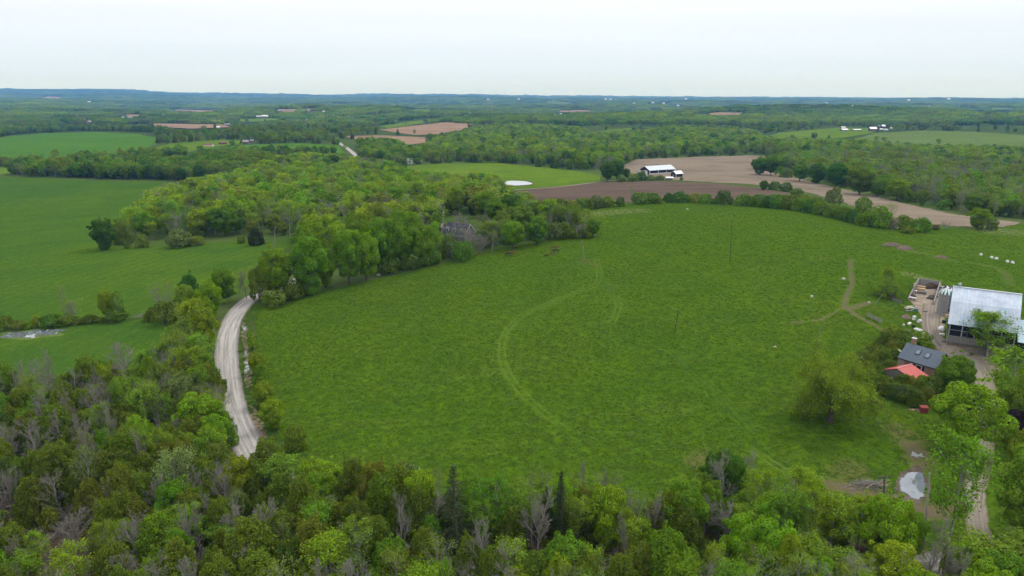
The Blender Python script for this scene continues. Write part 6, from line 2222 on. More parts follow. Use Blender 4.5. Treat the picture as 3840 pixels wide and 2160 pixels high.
M['roof_white'] = simple_mat('weathered_white_metal', (0.56, 0.61, 0.70), 0.5, 0.35, 0.1, var=0.25, scale=0.5, col2=(0.36, 0.42, 0.52), stretch=(1, 1, 0.35), detail=6)
M['roof_white2'] = simple_mat('weathered_bluish_metal', (0.50, 0.58, 0.70), 0.45, 0.4, 0.15, var=0.3, scale=0.7, col2=(0.32, 0.42, 0.54), stretch=(1, 1, 0.35), detail=6)
M['roof_light'] = simple_mat('pale_metal_roof', (0.52, 0.58, 0.64), 0.4, 0.4, 0.2, var=0.15, scale=0.4)
M['roof_bright'] = simple_mat('white_metal_roof', (0.75, 0.77, 0.80), 0.45, 0.4, 0.0, var=0.1, scale=0.4)
M['black_board'] = simple_mat('black_painted_boards', (0.022, 0.021, 0.027), 0.8, 0.2, var=0.3, scale=2, stretch=(3, 3, 0.3))
M['grey_board'] = simple_mat('weathered_grey_boards', (0.20, 0.185, 0.17), 0.9, 0.15, var=0.4, scale=2.5, stretch=(4, 4, 0.4))
M['plank'] = simple_mat('grey_planks', (0.24, 0.225, 0.215), 0.9, 0.15, var=0.4, scale=2.5, stretch=(0.5, 3, 3))
M['lumber'] = simple_mat('fresh_sawn_lumber', (0.55, 0.39, 0.23), 0.8, 0.2, var=0.3, scale=2.0, stretch=(0.4, 3, 3))
M['stone'] = simple_mat('field_stone', (0.30, 0.26, 0.21), 0.95, 0.15, var=0.5, scale=1.6, col2=(0.17, 0.14, 0.11))
M['concrete'] = simple_mat('aged_concrete', (0.30, 0.285, 0.275), 0.95, 0.15, var=0.3, scale=0.9, col2=(0.21, 0.20, 0.19))
M['shingle'] = simple_mat('slate_grey_shingles', (0.135, 0.16, 0.2), 0.9, 0.15, var=0.2, scale=4.0)
M['dark_shingle'] = simple_mat('dark_blue_grey_shingles', (0.055, 0.06, 0.085), 0.9, 0.2, var=0.25, scale=2.0)
M['red_roof'] = simple_mat('faded_red_metal', (0.50, 0.098, 0.082), 0.6, 0.2, var=0.2, scale=0.8, col2=(0.42, 0.11, 0.095))
M['red_paint'] = simple_mat('red_paint', (0.24, 0.042, 0.034), 0.7, 0.3, var=0.25, scale=1.2)
M['brick'] = simple_mat('old_brick', (0.24, 0.135, 0.095), 0.9, 0.2, var=0.35, scale=3.0, col2=(0.28, 0.2, 0.14))
M['stucco'] = simple_mat('buff_wall', (0.36, 0.31, 0.25), 0.9, 0.2, var=0.2, scale=1.2)
M['white_paint'] = simple_mat('white_paint', (0.72, 0.72, 0.70), 0.6, 0.3, var=0.08, scale=1.0)
M['glass'] = simple_mat('dark_window_glass', (0.02, 0.025, 0.032), 0.08, 0.6, var=0.2, scale=0.5)
M['skyglass'] = simple_mat('skylight_glass', (0.14, 0.22, 0.27), 0.06, 0.7, var=0.2, scale=0.5)
M['teal_paint'] = simple_mat('teal_paint', (0.05, 0.22, 0.22), 0.5, 0.4, var=0.3, scale=1.0)
M['teal_faded'] = simple_mat('teal_stain', (0.10, 0.20, 0.20), 0.8, 0.2, var=0.5, scale=0.8)
M['pole'] = simple_mat('weathered_pole_wood', (0.30, 0.275, 0.25), 0.9, 0.15, var=0.3, scale=2.0, stretch=(1, 1, 0.2))
M['pole_dark'] = simple_mat('dark_pole_wood', (0.12, 0.10, 0.085), 0.9, 0.15, var=0.3, scale=2.0, stretch=(1, 1, 0.2))
M['metal_grey'] = simple_mat('galvanised_metal', (0.38, 0.40, 0.42), 0.45, 0.5, 0.4, var=0.2, scale=2.0)
M['black_plastic'] = simple_mat('black_plastic', (0.018, 0.018, 0.022), 0.5, 0.4, var=0.3, scale=1.0)
M['white_plastic'] = simple_mat('white_plastic', (0.70, 0.70, 0.72), 0.5, 0.4, var=0.15, scale=1.0)
M['tarp'] = simple_mat('teal_tarp', (0.03, 0.30, 0.24), 0.5, 0.4, var=0.3, scale=2.0)
M['rock'] = simple_mat('pale_rock', (0.48, 0.46, 0.42), 0.9, 0.2, var=0.3, scale=2.0)
M['earth'] = simple_mat('turned_earth', (0.105, 0.075, 0.052), 0.95, 0.1, var=0.4, scale=1.2, bump=0.1)
M['earth_pale'] = simple_mat('pale_spoil', (0.20, 0.155, 0.12), 0.95, 0.1, var=0.4, scale=0.8, bump=0.1)
M['violet_brick'] = simple_mat('purplish_brick', (0.17, 0.085, 0.12), 0.9, 0.2, var=0.3, scale=1.0)
M['cream'] = simple_mat('cream_siding', (0.55, 0.50, 0.42), 0.8, 0.2, var=0.15, scale=1.0)
M['blue_roof'] = simple_mat('pale_blue_metal_roof', (0.36, 0.52, 0.60), 0.5, 0.3, var=0.1, scale=0.4)
M['red_dull'] = simple_mat('dull_red_roof', (0.22, 0.07, 0.075), 0.8, 0.2, var=0.2, scale=0.6)


def frame_of(a, b):
    """axis from a to b in plan, its left-hand normal and length"""
    d = np.array([b[0] - a[0], b[1] - a[1]])
    L = np.hypot(*d)
    d /= L
    return d, np.array([-d[1], d[0]]), L


def prism_roof(prof, L, t, over, name, mat, parent):
    """roof skin: profile (y, z) from one eave to the other, swept along x from -over to L+over, with thickness"""
    m = MB()
    n = len(prof)
    V = []
    for x in (-over, L + over):
        for y, z in prof:
            V.append((x, y, z))
        for y, z in prof:
            V.append((x, y, z - t))
    Fs = []
    for i in range(n - 1):
        Fs.append((i, i + 1, 2 * n + i + 1, 2 * n + i))
        Fs.append((n + i, 3 * n + i, 3 * n + i + 1, n + i + 1))
        Fs.append((i, n + i, n + i + 1, i + 1))
        Fs.append((2 * n + i, 2 * n + i + 1, 3 * n + i + 1, 3 * n + i))
    Fs.append((0, 2 * n, 3 * n, n))
    Fs.append((n - 1, 2 * n - 1, 4 * n - 1, 3 * n - 1))
    m.add(V, Fs)
    return m.build(name, mat, parent)


def gable_walls(L, D, eave, prof, mat, parent, sink=1.2, inset=0.0):
    """walls as one closed shell under the roof profile; y from 0 to D"""
    m = MB()
    inner = [(y, z - 0.16) for y, z in prof if 0.0 <= y <= D]
    pl = [(0, -sink)] + [(0, min(eave, inner[0][1]) if inner else eave)] + [(y, z) for y, z in inner if 0.01 < y < D - 0.01] + [(D, eave), (D, -sink)]
    n = len(pl)
    V = [(0, y, z) for y, z in pl] + [(L, y, z) for y, z in pl]
    Fs = [tuple(range(n)), tuple(range(2 * n - 1, n - 1, -1))]
    for i in range(n):
        j = (i + 1) % n
        Fs.append((i, n + i, n + j, j))
    m.add(V, Fs)
    return m.build('wall', mat, parent)


def window_at(parent, c, w, h, axis, outm, frame_m, pane_m, n_out):
    """frame proud of the wall by 4 cm with the pane as its sub-part; axis 'x' or 'y' is the wall's run; n_out the outward sign"""
    f = MB()
    b = 0.12
    for dx, dz, sw, sh in ((0, h / 2, w + b, b), (0, -h / 2, w + b, b), (-w / 2, 0, b, h - b), (w / 2, 0, b, h - b)):
        p = (c[0] + dx, c[1], c[2] + dz) if axis == 'x' else (c[0], c[1] + dx, c[2] + dz)
        f.box(p, (sw, 0.12, sh) if axis == 'x' else (0.12, sw, sh))
    fo = f.build('window', frame_m, parent)
    p = MB().box(c, (w - b, 0.05, h - b) if axis == 'x' else (0.05, w - b, h - b)).build('pane', pane_m, fo)
    return fo


# ---- the old barn
def old_barn():
    g0 = ground([(3561, 1320)])[0]
    zg, eave = g0[2], 8.3
    A, B = ray_at_z((3561, 1205), zg + eave), ray_at_z((3829, 1243), zg + eave)
    d, nrm, L = frame_of(A, B)
    L -= 0.8
    t = thing('barn', 'large old barn with weathered white gambrel roof and black walls', 'barn', (A[0], A[1], zg), math.atan2(d[1], d[0]), 'farm buildings of the near yard')
    D = 17.0
    prof = [(-0.7, 7.75), (3.9, 13.1), (8.5, 16.4), (13.1, 13.1), (17.7, 7.75)]
    wl = MB()
    body = [(0.35, 2.9), (0.35, 8.2), (3.9, 12.75), (8.5, 16.0), (13.1, 12.75), (16.65, 8.2), (16.65, 2.9)]
    n = len(body)
    V = [(0.2, y, z) for y, z in body] + [(L - 0.2, y, z) for y, z in body]
    Fs = [tuple(range(n)), tuple(range(2 * n - 1, n - 1, -1))] + [(i, n + i, n + (i + 1) % n, (i + 1) % n) for i in range(n)]
    wl.add(V, Fs).build('wall', M['black_board'], t)
    MB().box((L / 2, D / 2, 0.9), (L - 0.5, D - 0.9, 4.0)).build('foundation', M['stone'], t)
    # roof: sheets laid in rows, each a piece of its own; every other sheet a hair proud
    cols = 18
    rows = [(0, 1, 2, 0), (1, 2, 2, 1)]
    for (ia, ib, k, sid) in rows:
        for back in (False, True):
            pa, pb = (prof[ia], prof[ib]) if not back else (prof[4 - ia], prof[4 - ib])
            for r in range(k):
                f0, f1 = r / k, (r + 1) / k + 0.012
                ya, za = pa[0] + (pb[0] - pa[0]) * f0, pa[1] + (pb[1] - pa[1]) * f0
                yb, zb = pa[0] + (pb[0] - pa[0]) * f1, pa[1] + (pb[1] - pa[1]) * f1
                for c in range(cols):
                    x0 = -0.35 + (L + 0.7) * c / cols
                    x1 = -0.35 + (L + 0.7) * (c + 1) / cols - 0.015
                    e_ = 0.012 * ((c + r) % 2) + rng.uniform(0, 0.006) - 0.02 * r
                    m = MB()
                    th = 0.05
                    mat = M['roof_white2'] if rng.uniform() < (0.40 if (sid == 0 and c < 7 and r == 0) else 0.12) else M['roof_white']
                    ribs = [x0, x0 + (x1 - x0) * 0.25, x0 + (x1 - x0) * 0.5, x0 + (x1 - x0) * 0.75, x1]
                    V, Fs = [], []
                    for q, x in enumerate(ribs):
                        dz = e_ + (0.035 if q % 2 else 0.0)
                        V += [(x, ya, za + dz), (x, yb, zb + dz), (x, ya, za + dz - th), (x, yb, zb + dz - th)]
                    for q in range(4):
                        b = q * 4
                        Fs += [(b, b + 4, b + 5, b + 1), (b + 2, b + 3, b + 7, b + 6), (b, b + 2, b + 6, b + 4), (b + 1, b + 5, b + 7, b + 3)]
                    Fs += [(0, 1, 3, 2), (16, 18, 19, 17)]
                    m.add(V, Fs).build('roof_panel', mat, t)
    MB().beam((-0.4, 8.5, 16.5), (L + 0.4, 8.5, 16.5), 0.5, 0.08).build('ridge_cap', M['roof_bright'], t)
    MB().tube([(1.2, 8.7, 16.3), (1.2, 8.7, 17.2)], [0.35, 0.35], 8).tube([(1.2, 8.7, 17.2), (1.2, 8.7, 17.7)], [0.55, 0.1], 8).build('roof_vent', M['metal_grey'], t)
    # open forebay below the front eave: posts, rail and planked apron
    for k in range(6):
        x = 0.25 + (L - 0.5) * k / 5
        MB().box((x, -0.35, 5.3), (0.28, 0.28, 5.0)).build('post', M['metal_grey'], t)
    MB().beam((0.2, -0.36, 6.1), (L - 0.2, -0.36, 6.1), 0.1, 0.12).build('rail', M['metal_grey'], t)
    for k in range(6):
        MB().box((L / 2, -0.62 - 0.02 * k, 4.4 - 0.33 * k), (L - 0.6 + 0.05 * (k % 2), 0.06, 0.29)).build('plank', M['plank'], t)
    for k in range(4):
        window_at(t, (4.0 + k * 4.2, 0.26, 5.0), 1.1, 1.0, 'x', 0, M['grey_board'], M['glass'], -1)
    MB().box((9.0, -0.05, 0.9), (2.6, 0.1, 2.6)).build('door', M['grey_board'], t)
    # lean-to at the far end
    lt = thing('lean_to_shed', 'pale blue-roofed lean-to against the end of the old barn', 'shed', t.location, t.rotation_euler.z, 'farm buildings of the near yard')
    m = MB()
    m.add([(L + 0.45, -1.0, 5.6), (L + 9, -1.0, 5.4), (L + 9, 9, 9.0), (L + 0.45, 9, 9.2), (L + 0.45, -1.0, 5.45), (L + 9, -1.0, 5.25), (L + 9, 9, 8.85), (L + 0.45, 9, 9.05)],
          [(0, 1, 2, 3), (4, 7, 6, 5), (0, 4, 5, 1), (1, 5, 6, 2), (2, 6, 7, 3), (3, 7, 4, 0)]).build('roof', M['blue_roof'], lt)
    m = MB()
    m.add([(L + 0.6, -0.4, -1.5), (L + 8.8, -0.4, -1.5), (L + 8.8, 8.8, -1.5), (L + 0.6, 8.8, -1.5), (L + 0.6, -0.4, 5.5), (L + 8.8, -0.4, 5.3), (L + 8.8, 8.8, 8.7), (L + 0.6, 8.8, 8.9)],
          [(0, 3, 2, 1), (4, 5, 6, 7), (0, 1, 5, 4), (1, 2, 6, 5), (2, 3, 7, 6), (3, 0, 4, 7)]).build('wall', M['black_board'], lt)
    return t


old_barn()

# stone ramp bank below the barn front
def heap(name, xb, yb, r, h, mat, label, cat, group=None, seed=0, n=20, flat=1.0, sink=0.25, kind=None, dome=1.5):
    """an uneven mound standing on the land"""
    p = ground([(xb, yb)])[0]
    rr = np.random.default_rng(seed + int(xb))
    V, Fs = [(0, 0, h)], []
    rings = 6
    ph = rr.uniform(0, 6.28, 4)
    for k in range(1, rings + 1):
        f = k / rings
        for j in range(n):
            a = 2 * math.pi * j / n
            q = 1 + 0.18 * math.sin(2 * a + ph[0]) + 0.12 * math.sin(3 * a + ph[1]) + rr.normal(0, 0.04)
            x, y = r * f * q * math.cos(a), r * f * q * math.sin(a) * flat
            z = h * (1 - f ** dome) * (1 + rr.normal(0, 0.07 if dome < 2 else 0.02)) + float(H(p[0] + x, p[1] + y)) - p[2] - (sink if k == rings else 0)
            V.append((x, y, z))
    for j in range(n):
        Fs.append((0, 1 + j, 1 + (j + 1) % n))
    for k in range(rings - 1):
        for j in range(n):
            a, b = 1 + k * n + j, 1 + k * n + (j + 1) % n
            Fs.append((a, a + n, b + n, b))
    o = MB().add(V, Fs).build(name, mat, None)
    o.location = p
    return tag(o, label, cat, group, kind)


heap('stone_bank', 3590, 1312, 6.0, 1.6, M['stone'], 'bank of brown stones and earth below the barn front', 'bank', flat=0.6)

# ---- silo
def silo():
    p = ground([(3537, 1176)])[0]
    t = thing('silo', 'grey concrete silo with teal and white striped dome beside the old barn', 'silo', p, 0.4, 'farm buildings of the near yard')
    Rr, hh = 1.95, 6.6
    n = 24
    m = MB()
    zs = np.linspace(-1.5, hh, 14)
    m.tube([(0, 0, z) for z in zs], [Rr] * len(zs), n, False).build('shaft', M['concrete'], t, smooth=True)
    for z in np.linspace(0.5, hh - 0.3, 8):
        MB().tube([(0, 0, z - 0.03), (0, 0, z + 0.03)], [Rr + 0.03] * 2, n, False).build('hoop', M['metal_grey'], t)
    for k in range(n):
        a0, a1 = 2 * math.pi * k / n, 2 * math.pi * (k + 1) / n
        V, Fs = [], []
        st = 5
        for q in range(st + 1):
            b = math.pi / 2 * q / st
            r_ = (Rr + 0.12) * math.cos(b) + 0.02
            z_ = hh + (Rr * 0.85) * math.sin(b) + 0.01 * (k % 2)
            V += [(r_ * math.cos(a0), r_ * math.sin(a0), z_), (r_ * math.cos(a1), r_ * math.sin(a1), z_)]
        for q in range(st):
            Fs.append((2 * q, 2 * q + 1, 2 * q + 3, 2 * q + 2))
        o = MB().add(V, Fs).build('dome_panel', M['white_paint'] if k % 2 else M['teal_paint'], t)
    MB().box((0, -Rr - 0.12, 1.9), (1.3, 0.5, 1.1)).build('hatch', M['black_plastic'], t)
    MB().beam((Rr + 0.5, -0.9, 0.2), (Rr - 0.2, -1.2, 6.4), 0.3, 0.3).build('chute', M['teal_faded'], t)
    MB().tube([(0, 0, hh + 1.6), (0, 0, hh + 2.0)], [0.2, 0.05], 8).build('finial', M['white_paint'], t)


silo()

# ---- concrete bunker and what is stored in it
def bunker():
    BL, BR, FL, FR = [ground([q])[0] for q in ((3443, 1068), (3522, 1081), (3404, 1127), (3500, 1144))]
    c = (BL + BR + FL + FR) / 4
    t = thing('storage_bunker', 'U-shaped concrete bunker holding lumber and a soil heap', 'bunker', c, 0, 'farm buildings of the near yard')

    def wallseg(a, b, h0, h1, nm):
        a, b = a - c, b - c
        d = (b - a) / np.linalg.norm(b - a)
        n = np.array([-d[1], d[0], 0]) * 0.15
        V = []
        for p, h in ((a, h0), (b, h1)):
            for s in (-1, 1):
                V.append(tuple(p + n * s + np.array([0, 0, -0.8])))
                V.append(tuple(p + n * s + np.array([0, 0, h])))
        MB().add(V, [(0, 1, 3, 2), (4, 6, 7, 5), (0, 4, 5, 1), (2, 3, 7, 6), (1, 5, 7, 3), (0, 2, 6, 4)]).build(nm, M['concrete'], t)
    for k in range(3):
        wallseg(BL + (BR - BL) * (k / 3 + 0.003), BL + (BR - BL) * ((k + 1) / 3 - 0.003), 2.5, 2.5, 'wall_panel')
    m1 = BL + (FL - BL) * 0.55
    wallseg(BL + (FL - BL) * 0.02, m1, 2.5, 2.4, 'wall_panel')
    wallseg(m1 + (FL - BL) * 0.004, FL, 1.7, 0.9, 'wall_panel')
    wallseg(BR + (FR - BR) * 0.02, BR + (FR - BR) * 0.52, 2.5, 2.4, 'wall_panel')
    wallseg(BR + (FR - BR) * 0.526, FR, 2.2, 1.3, 'wall_panel')
    sheet('bunker_floor', [(3445, 1069), (3521, 1081), (3499, 1144), (3406, 1127)], M['yard'], 'dirty concrete floor of the bunker', lift=0.10, cell=0.8, step=6)
    return np.arctan2(*(BR - BL)[[1, 0]])


BANG = bunker()
heap('soil_heap', 3490, 1081, 3.6, 2.0, M['earth'], 'dark brown soil heap against the bunker back wall', 'heap', flat=0.45)
for k, (x, y, mt, lab) in enumerate([(3453, 1082, 'lumber', 'stack of fresh yellow lumber nearest the bunker back wall'), (3453, 1091, 'lumber', 'middle stack of fresh lumber in the bunker'), (3456, 1102, 'plank', 'grey stack of old planks below the fresh lumber'),
                                   (3490, 1116, 'plank', 'flat pile of dark planks against the bunker side wall')]):
    p = ground([(x, y)])[0]
    t = thing('lumber_stack', lab, 'lumber', (p[0], p[1], p[2] + 0.12), BANG, 'lumber stacks in the bunker')
    for lv in range(4 if k < 3 else 2):
        for q in range(4 if k < 3 else 9):
            ln = 2.6 if k < 3 else 2.2 + 0.4 * math.sin(q * 2)
            MB().box((rng.uniform(-0.06, 0.06) + (0.12 * q if k == 3 else 0), (-0.45 + 0.3 * q) if k < 3 else (-2.2 + 0.5 * q), 0.12 + 0.2 * lv), (ln, 0.26, 0.17), rng.normal(0, 0.02)).build('plank', M[mt] if k < 3 else M['pole_dark'], t)


def crate(x, y, s, mats, label, cat='crate', name='crate', rot=0.3, group=None, lidm=None):
    p = ground([(x, y)])[0]
    t = thing(name, label, cat, p, rot, group)
    MB().box((0, 0, s[2] / 2 - 0.05), (s[0], s[1], s[2] + 0.1)).build('body', mats, t, bevel=0.03)
    MB().box((0, 0, s[2] + 0.04), (s[0] * 1.04, s[1] * 1.04, 0.07)).build('lid', lidm or mats, t, bevel=0.02)
    for k in (-1, 1):
        MB().box((k * s[0] * 0.35, -s[1] / 2 - 0.03, s[2] * 0.5), (0.1, 0.05, s[2] * 0.9)).build('batten', lidm or mats, t)
    return t


crate(3414, 1124, (1.0, 1.0, 0.9), M['brick'], 'brown box with white lid, first of two at the bunker mouth', rot=BANG, group='boxes at the bunker', lidm=M['white_plastic'])
crate(3428, 1127, (1.1, 1.0, 0.9), M['brick'], 'brown box with white lid, second of two at the bunker mouth', rot=BANG, group='boxes at the bunker', lidm=M['white_plastic'])
crate(3433, 1101, (0.8, 0.8, 1.0), M['red_dull'], 'dark crate with pale top by the bunker side wall', rot=BANG, group='boxes at the bunker', lidm=M['white_paint'])
heap('scrap_heap', 3420, 1114, 1.5, 1.1, M['earth'], 'dark scrap heap behind the two white-lidded boxes', 'heap')


def silage():
    m, nt, out = mat_new('tyred_silage_sheet')
    t = NT(nt)
    n = t.noise(t.pos(), 1.1, 2.0, 0.5, 1.2)
    t.bsdf(out, t.mix(t.mr(n, 0.46, 0.52), (0.02, 0.02, 0.025), (0.6, 0.6, 0.62)), 0.6, 0.3)
    o = heap('silage_heap', 3553, 1088, 3.6, 1.3, m, 'low silage heap under black and white plastic beside the silo', 'heap', flat=0.9)
    for k in range(14):
        a, q = k * 2.4, 2.6 * math.sqrt((k + 0.5) / 14)
        P = o.location
        x, y = P.x + q * math.cos(a), P.y + q * math.sin(a) * 0.9
        f = q / 3.6
        z = float(H(x, y)) + 1.3 * (1 - f ** 1.5) + 0.06
        ty = MB()
        for j in range(10):
            b0 = 2 * math.pi * j / 10
            b1 = 2 * math.pi * (j + 1) / 10
            ty.beam((0.3 * math.cos(b0), 0.3 * math.sin(b0), 0), (0.3 * math.cos(b1), 0.3 * math.sin(b1), 0), 0.2, 0.2)
        ob = ty.build('tyre', M['black_plastic'])
        ob.location = (x, y, z)
        tag(ob, 'black tyre weighing down the silage sheet', 'tyre', 'tyres on the silage sheet')


silage()

# yard clutter
def drum(x, y, r, h, mat, label, name='drum', lying=False, group='clutter in the barnyard'):
    p = ground([(x, y)])[0]
    t = thing(name, label, 'drum', p, 0.5, group)
    if lying:
        MB().tube([(-h / 2, 0, r - 0.05), (h / 2, 0, r - 0.05)], [r, r], 12).build('body', mat, t)
        for s in (-1, 0, 1):
            MB().tube([(s * h * 0.3 - 0.03, 0, r - 0.05), (s * h * 0.3 + 0.03, 0, r - 0.05)], [r + 0.03] * 2, 12, False).build('hoop', mat, t)
    else:
        MB().tube([(0, 0, -0.1), (0, 0, h)], [r, r], 12).build('body', mat, t)
        for s in (0.2, 0.5, 0.8):
            MB().tube([(0, 0, h * s - 0.03), (0, 0, h * s + 0.03)], [r + 0.03] * 2, 12, False).build('hoop', mat, t)


crate(3427, 1200, (0.9, 0.7, 1.2), M['white_paint'], 'old white appliance standing in the weeds', 'appliance', 'appliance', 0.5, 'clutter in the barnyard')
drum(3447, 1210, 0.55, 1.1, M['white_plastic'], 'white plastic tank lying by the yard track', 'tank', True)
drum(3539, 1212, 0.55, 1.0, M['black_plastic'], 'black drum beside the barn corner')
for k, (x, y) in enumerate([(3437, 1236), (3450, 1240), (3456, 1246)]):
    heap('sack', x, y, 0.8, 0.55, M['white_plastic'], ['white sack, first of three beside the yard track', 'white sack between two others beside the yard track', 'white sack nearest the house, beside the yard track'][k], 'sack', 'sacks by the yard track', n=10, seed=k, dome=2.6)
heap('sack', 3530, 1234, 1.2, 0.9, M['white_plastic'], 'large white wrapped bundle across the yard track', 'bundle', None, n=12, seed=5, dome=2.6)
heap('gravel_heap', 3399, 1190, 1.9, 0.9, M['earth_pale'], 'small pale gravel heap in the weeds', 'heap', seed=3)
p = ground([(3414, 1160)])[0]
t = thing('board_pile', 'tangled pile of white and grey boards beside the bunker', 'boards', p, 0, 'clutter in the barnyard')
for k in range(16):
    MB().box((rng.uniform(-1.8, 1.8), rng.uniform(-1.2, 1.2), 0.12 + 0.06 * k), (rng.uniform(1.4, 3.2), 0.28, 0.06), rng.uniform(-0.9, 0.9), (rng.normal(0, 0.12), 'Y')).build('board', M[('white_paint', 'plank', 'lumber', 'white_paint')[k % 4]], t)

for k, (x, y, sx, sy, sz, mt, lab) in enumerate([
        (3402, 1170, 1.2, 0.8, 0.5, 'plank', 'low grey pallet box beside the board pile'), (3433, 1166, 0.9, 0.9, 0.7, 'teal_paint', 'small teal bin beside the board pile'),
        (3410, 1216, 1.6, 0.7, 0.4, 'white_paint', 'long white trough in the weeds'), (3388, 1222, 0.8, 0.6, 0.5, 'cream', 'small cream box among the weeds'),
        (3424, 1226, 0.7, 0.7, 0.6, 'black_plastic', 'black bin among the weeds'), (3405, 1242, 0.9, 0.5, 0.35, 'rock', 'pale flat block in the weeds'),
        (3549, 1190, 0.9, 0.7, 0.9, 'lumber', 'tan crate at the barn end beside the silo'), (3532, 1256, 1.3, 0.9, 0.35, 'white_paint', 'white slab beside the yard track'),
        (3538, 1280, 1.5, 0.6, 0.3, 'concrete', 'grey slab at the bend of the yard track'), (3620, 1328, 1.0, 0.6, 0.4, 'white_plastic', 'white basin below the barn front'),
        (3470, 1168, 1.4, 1.0, 0.3, 'plank', 'grey pallet on the yard track')]):
    crate(x, y, (sx, sy, sz), M[mt], lab, lab.split()[-1] if lab.split()[-1] in ('bin',) else 'yard item', 'yard_item', 0.4 * k, 'clutter in the barnyard')

# ---- log fences
def rail_fence(a, b, rails, h, label, mat, posts):
    A, B = ground([a])[0], ground([b])[0]
    t = thing('rail_fence', label, 'fence', A, 0, 'fences by the barnyard')
    N = posts
    P = []
    for k in range(N):
        q = A + (B - A) * k / (N - 1)
        q[2] = float(H(q[0], q[1]))
        P.append(q - A)
        MB().tube([tuple(P[-1] + np.array([0, 0, -0.3])), tuple(P[-1] + np.array([0, 0, h + 0.15]))], [0.09, 0.08], 6).build('post', mat, t)
    for k in range(N - 1):
        for r in range(rails):
            z = h * (r + 0.7) / rails
            MB().beam(tuple(P[k] + np.array([0, 0.08, z + rng.normal(0, .02)])), tuple(P[k + 1] + np.array([0, 0.08, z + rng.normal(0, .02)])), 0.09, 0.12).build('rail', mat, t)


rail_fence((3304, 1108), (3346, 1128), 4, 1.6, 'dark log rail fence running down to the bunker', M['pole_dark'], 5)
rail_fence((3347, 1129), (3380, 1140), 4, 1.3, 'pale rail fence section joining the dark one', M['plank'], 5)
rail_fence((3250, 1188), (3306, 1214), 4, 1.4, 'weathered rail fence beside the muddy trail', M['pole'], 6)

# ---- house with the skylights, and its red-roofed porch
def house():
    zg = ground([(3370, 1410)])[0][2]
    eave = 4.4
    A, B = ray_at_z((3366, 1340), zg + eave), ray_at_z((3512, 1384), zg + eave)
    d, nrm, L = frame_of(A, B)
    rise = 3.4
    R0 = ray_at_z((3404.5, 1284), zg + eave + rise)
    half = abs((R0[:2] - A[:2]) @ nrm)
    half = min(max(half, 3.4), 6.5)
    t = thing('house', 'brick house with slate grey roof, two skylights and a chimney', 'house', (A[0], A[1], zg), math.atan2(d[1], d[0]), 'farm buildings of the near yard')
    D = 2 * half
    prof = [(-0.05, eave), (half, eave + rise), (D + 0.05, eave)]
    wi = 0.45
    m = MB()
    body = [(wi, -1.2), (wi, eave + wi * rise / half - 0.15), (half, eave + rise - 0.2), (D - wi, eave + wi * rise / half - 0.15), (D - wi, -1.2)]
    n = len(body)
    V = [(wi, y, z) for y, z in body] + [(L - wi, y, z) for y, z in body]
    m.add(V, [tuple(range(n)), tuple(range(2 * n - 1, n - 1, -1))] + [(i, n + i, n + (i + 1) % n, (i + 1) % n) for i in range(n)]).build('wall', M['brick'], t)
    prism_roof(prof, L, 0.14, 0.0, 'roof', M['shingle'], t)
    for x in (L * 0.08, L * 0.42, L * 0.66):
        MB().box((x, wi - 0.03, 2.0), (1.0 if x > L * .1 else 1.6, 0.06, 4.2)).build('wall_panel', M['stucco'], t)
    # skylights, proud of the slope
    sl = math.atan2(rise, half)
    for fx, fy in ((0.39, 0.60), (0.64, 0.56)):
        y = half * fy
        z = eave + rise * fy
        m = MB()
        m.box((0, 0, 0), (1.15, 1.5, 0.22))
        o = m.build('skylight', M['black_board'], t)
        o.location = (L * fx, y, z + 0.08)
        o.rotation_euler = (sl, 0, 0)
        g = MB().box((0, 0, 0.12), (0.95, 1.28, 0.05)).build('pane', M['skyglass'], o)
    ch = MB().box((0, 0, 0), (0.9, 0.8, 2.2)).build('chimney', M['brick'], t)
    ch.location = (1.5, half + 0.25, eave + rise + 0.4)
    MB().box((0, 0, 1.14), (1.05, 0.95, 0.14)).build('chimney_cap', M['white_paint'], ch)
    MB().tube([(0.1, 0, 1.2), (0.1, 0, 1.6)], [0.14, 0.14], 8).build('flue', M['metal_grey'], ch)
    window_at(t, (L * 0.55, wi - 0.08, 2.6), 1.3, 2.4, 'x', 0, M['white_paint'], M['glass'], -1)
    for s in (-1, 1):
        MB().box((L * 0.55 + s * 1.12, wi - 0.06, 2.6), (0.55, 0.08, 2.5)).build('shutter', M['black_board'], t)
    MB().beam((-0.9, half * 0.45, eave + 1.5), (0.2, half * 0.45, eave + 1.0), 0.16).build('vent_pipe', M['white_paint'], t)
    MB().beam((-0.02, -0.08, eave - 0.1), (L + 0.02, -0.08, eave - 0.1), 0.12, 0.16).build('gutter', M['black_board'], t)


house()


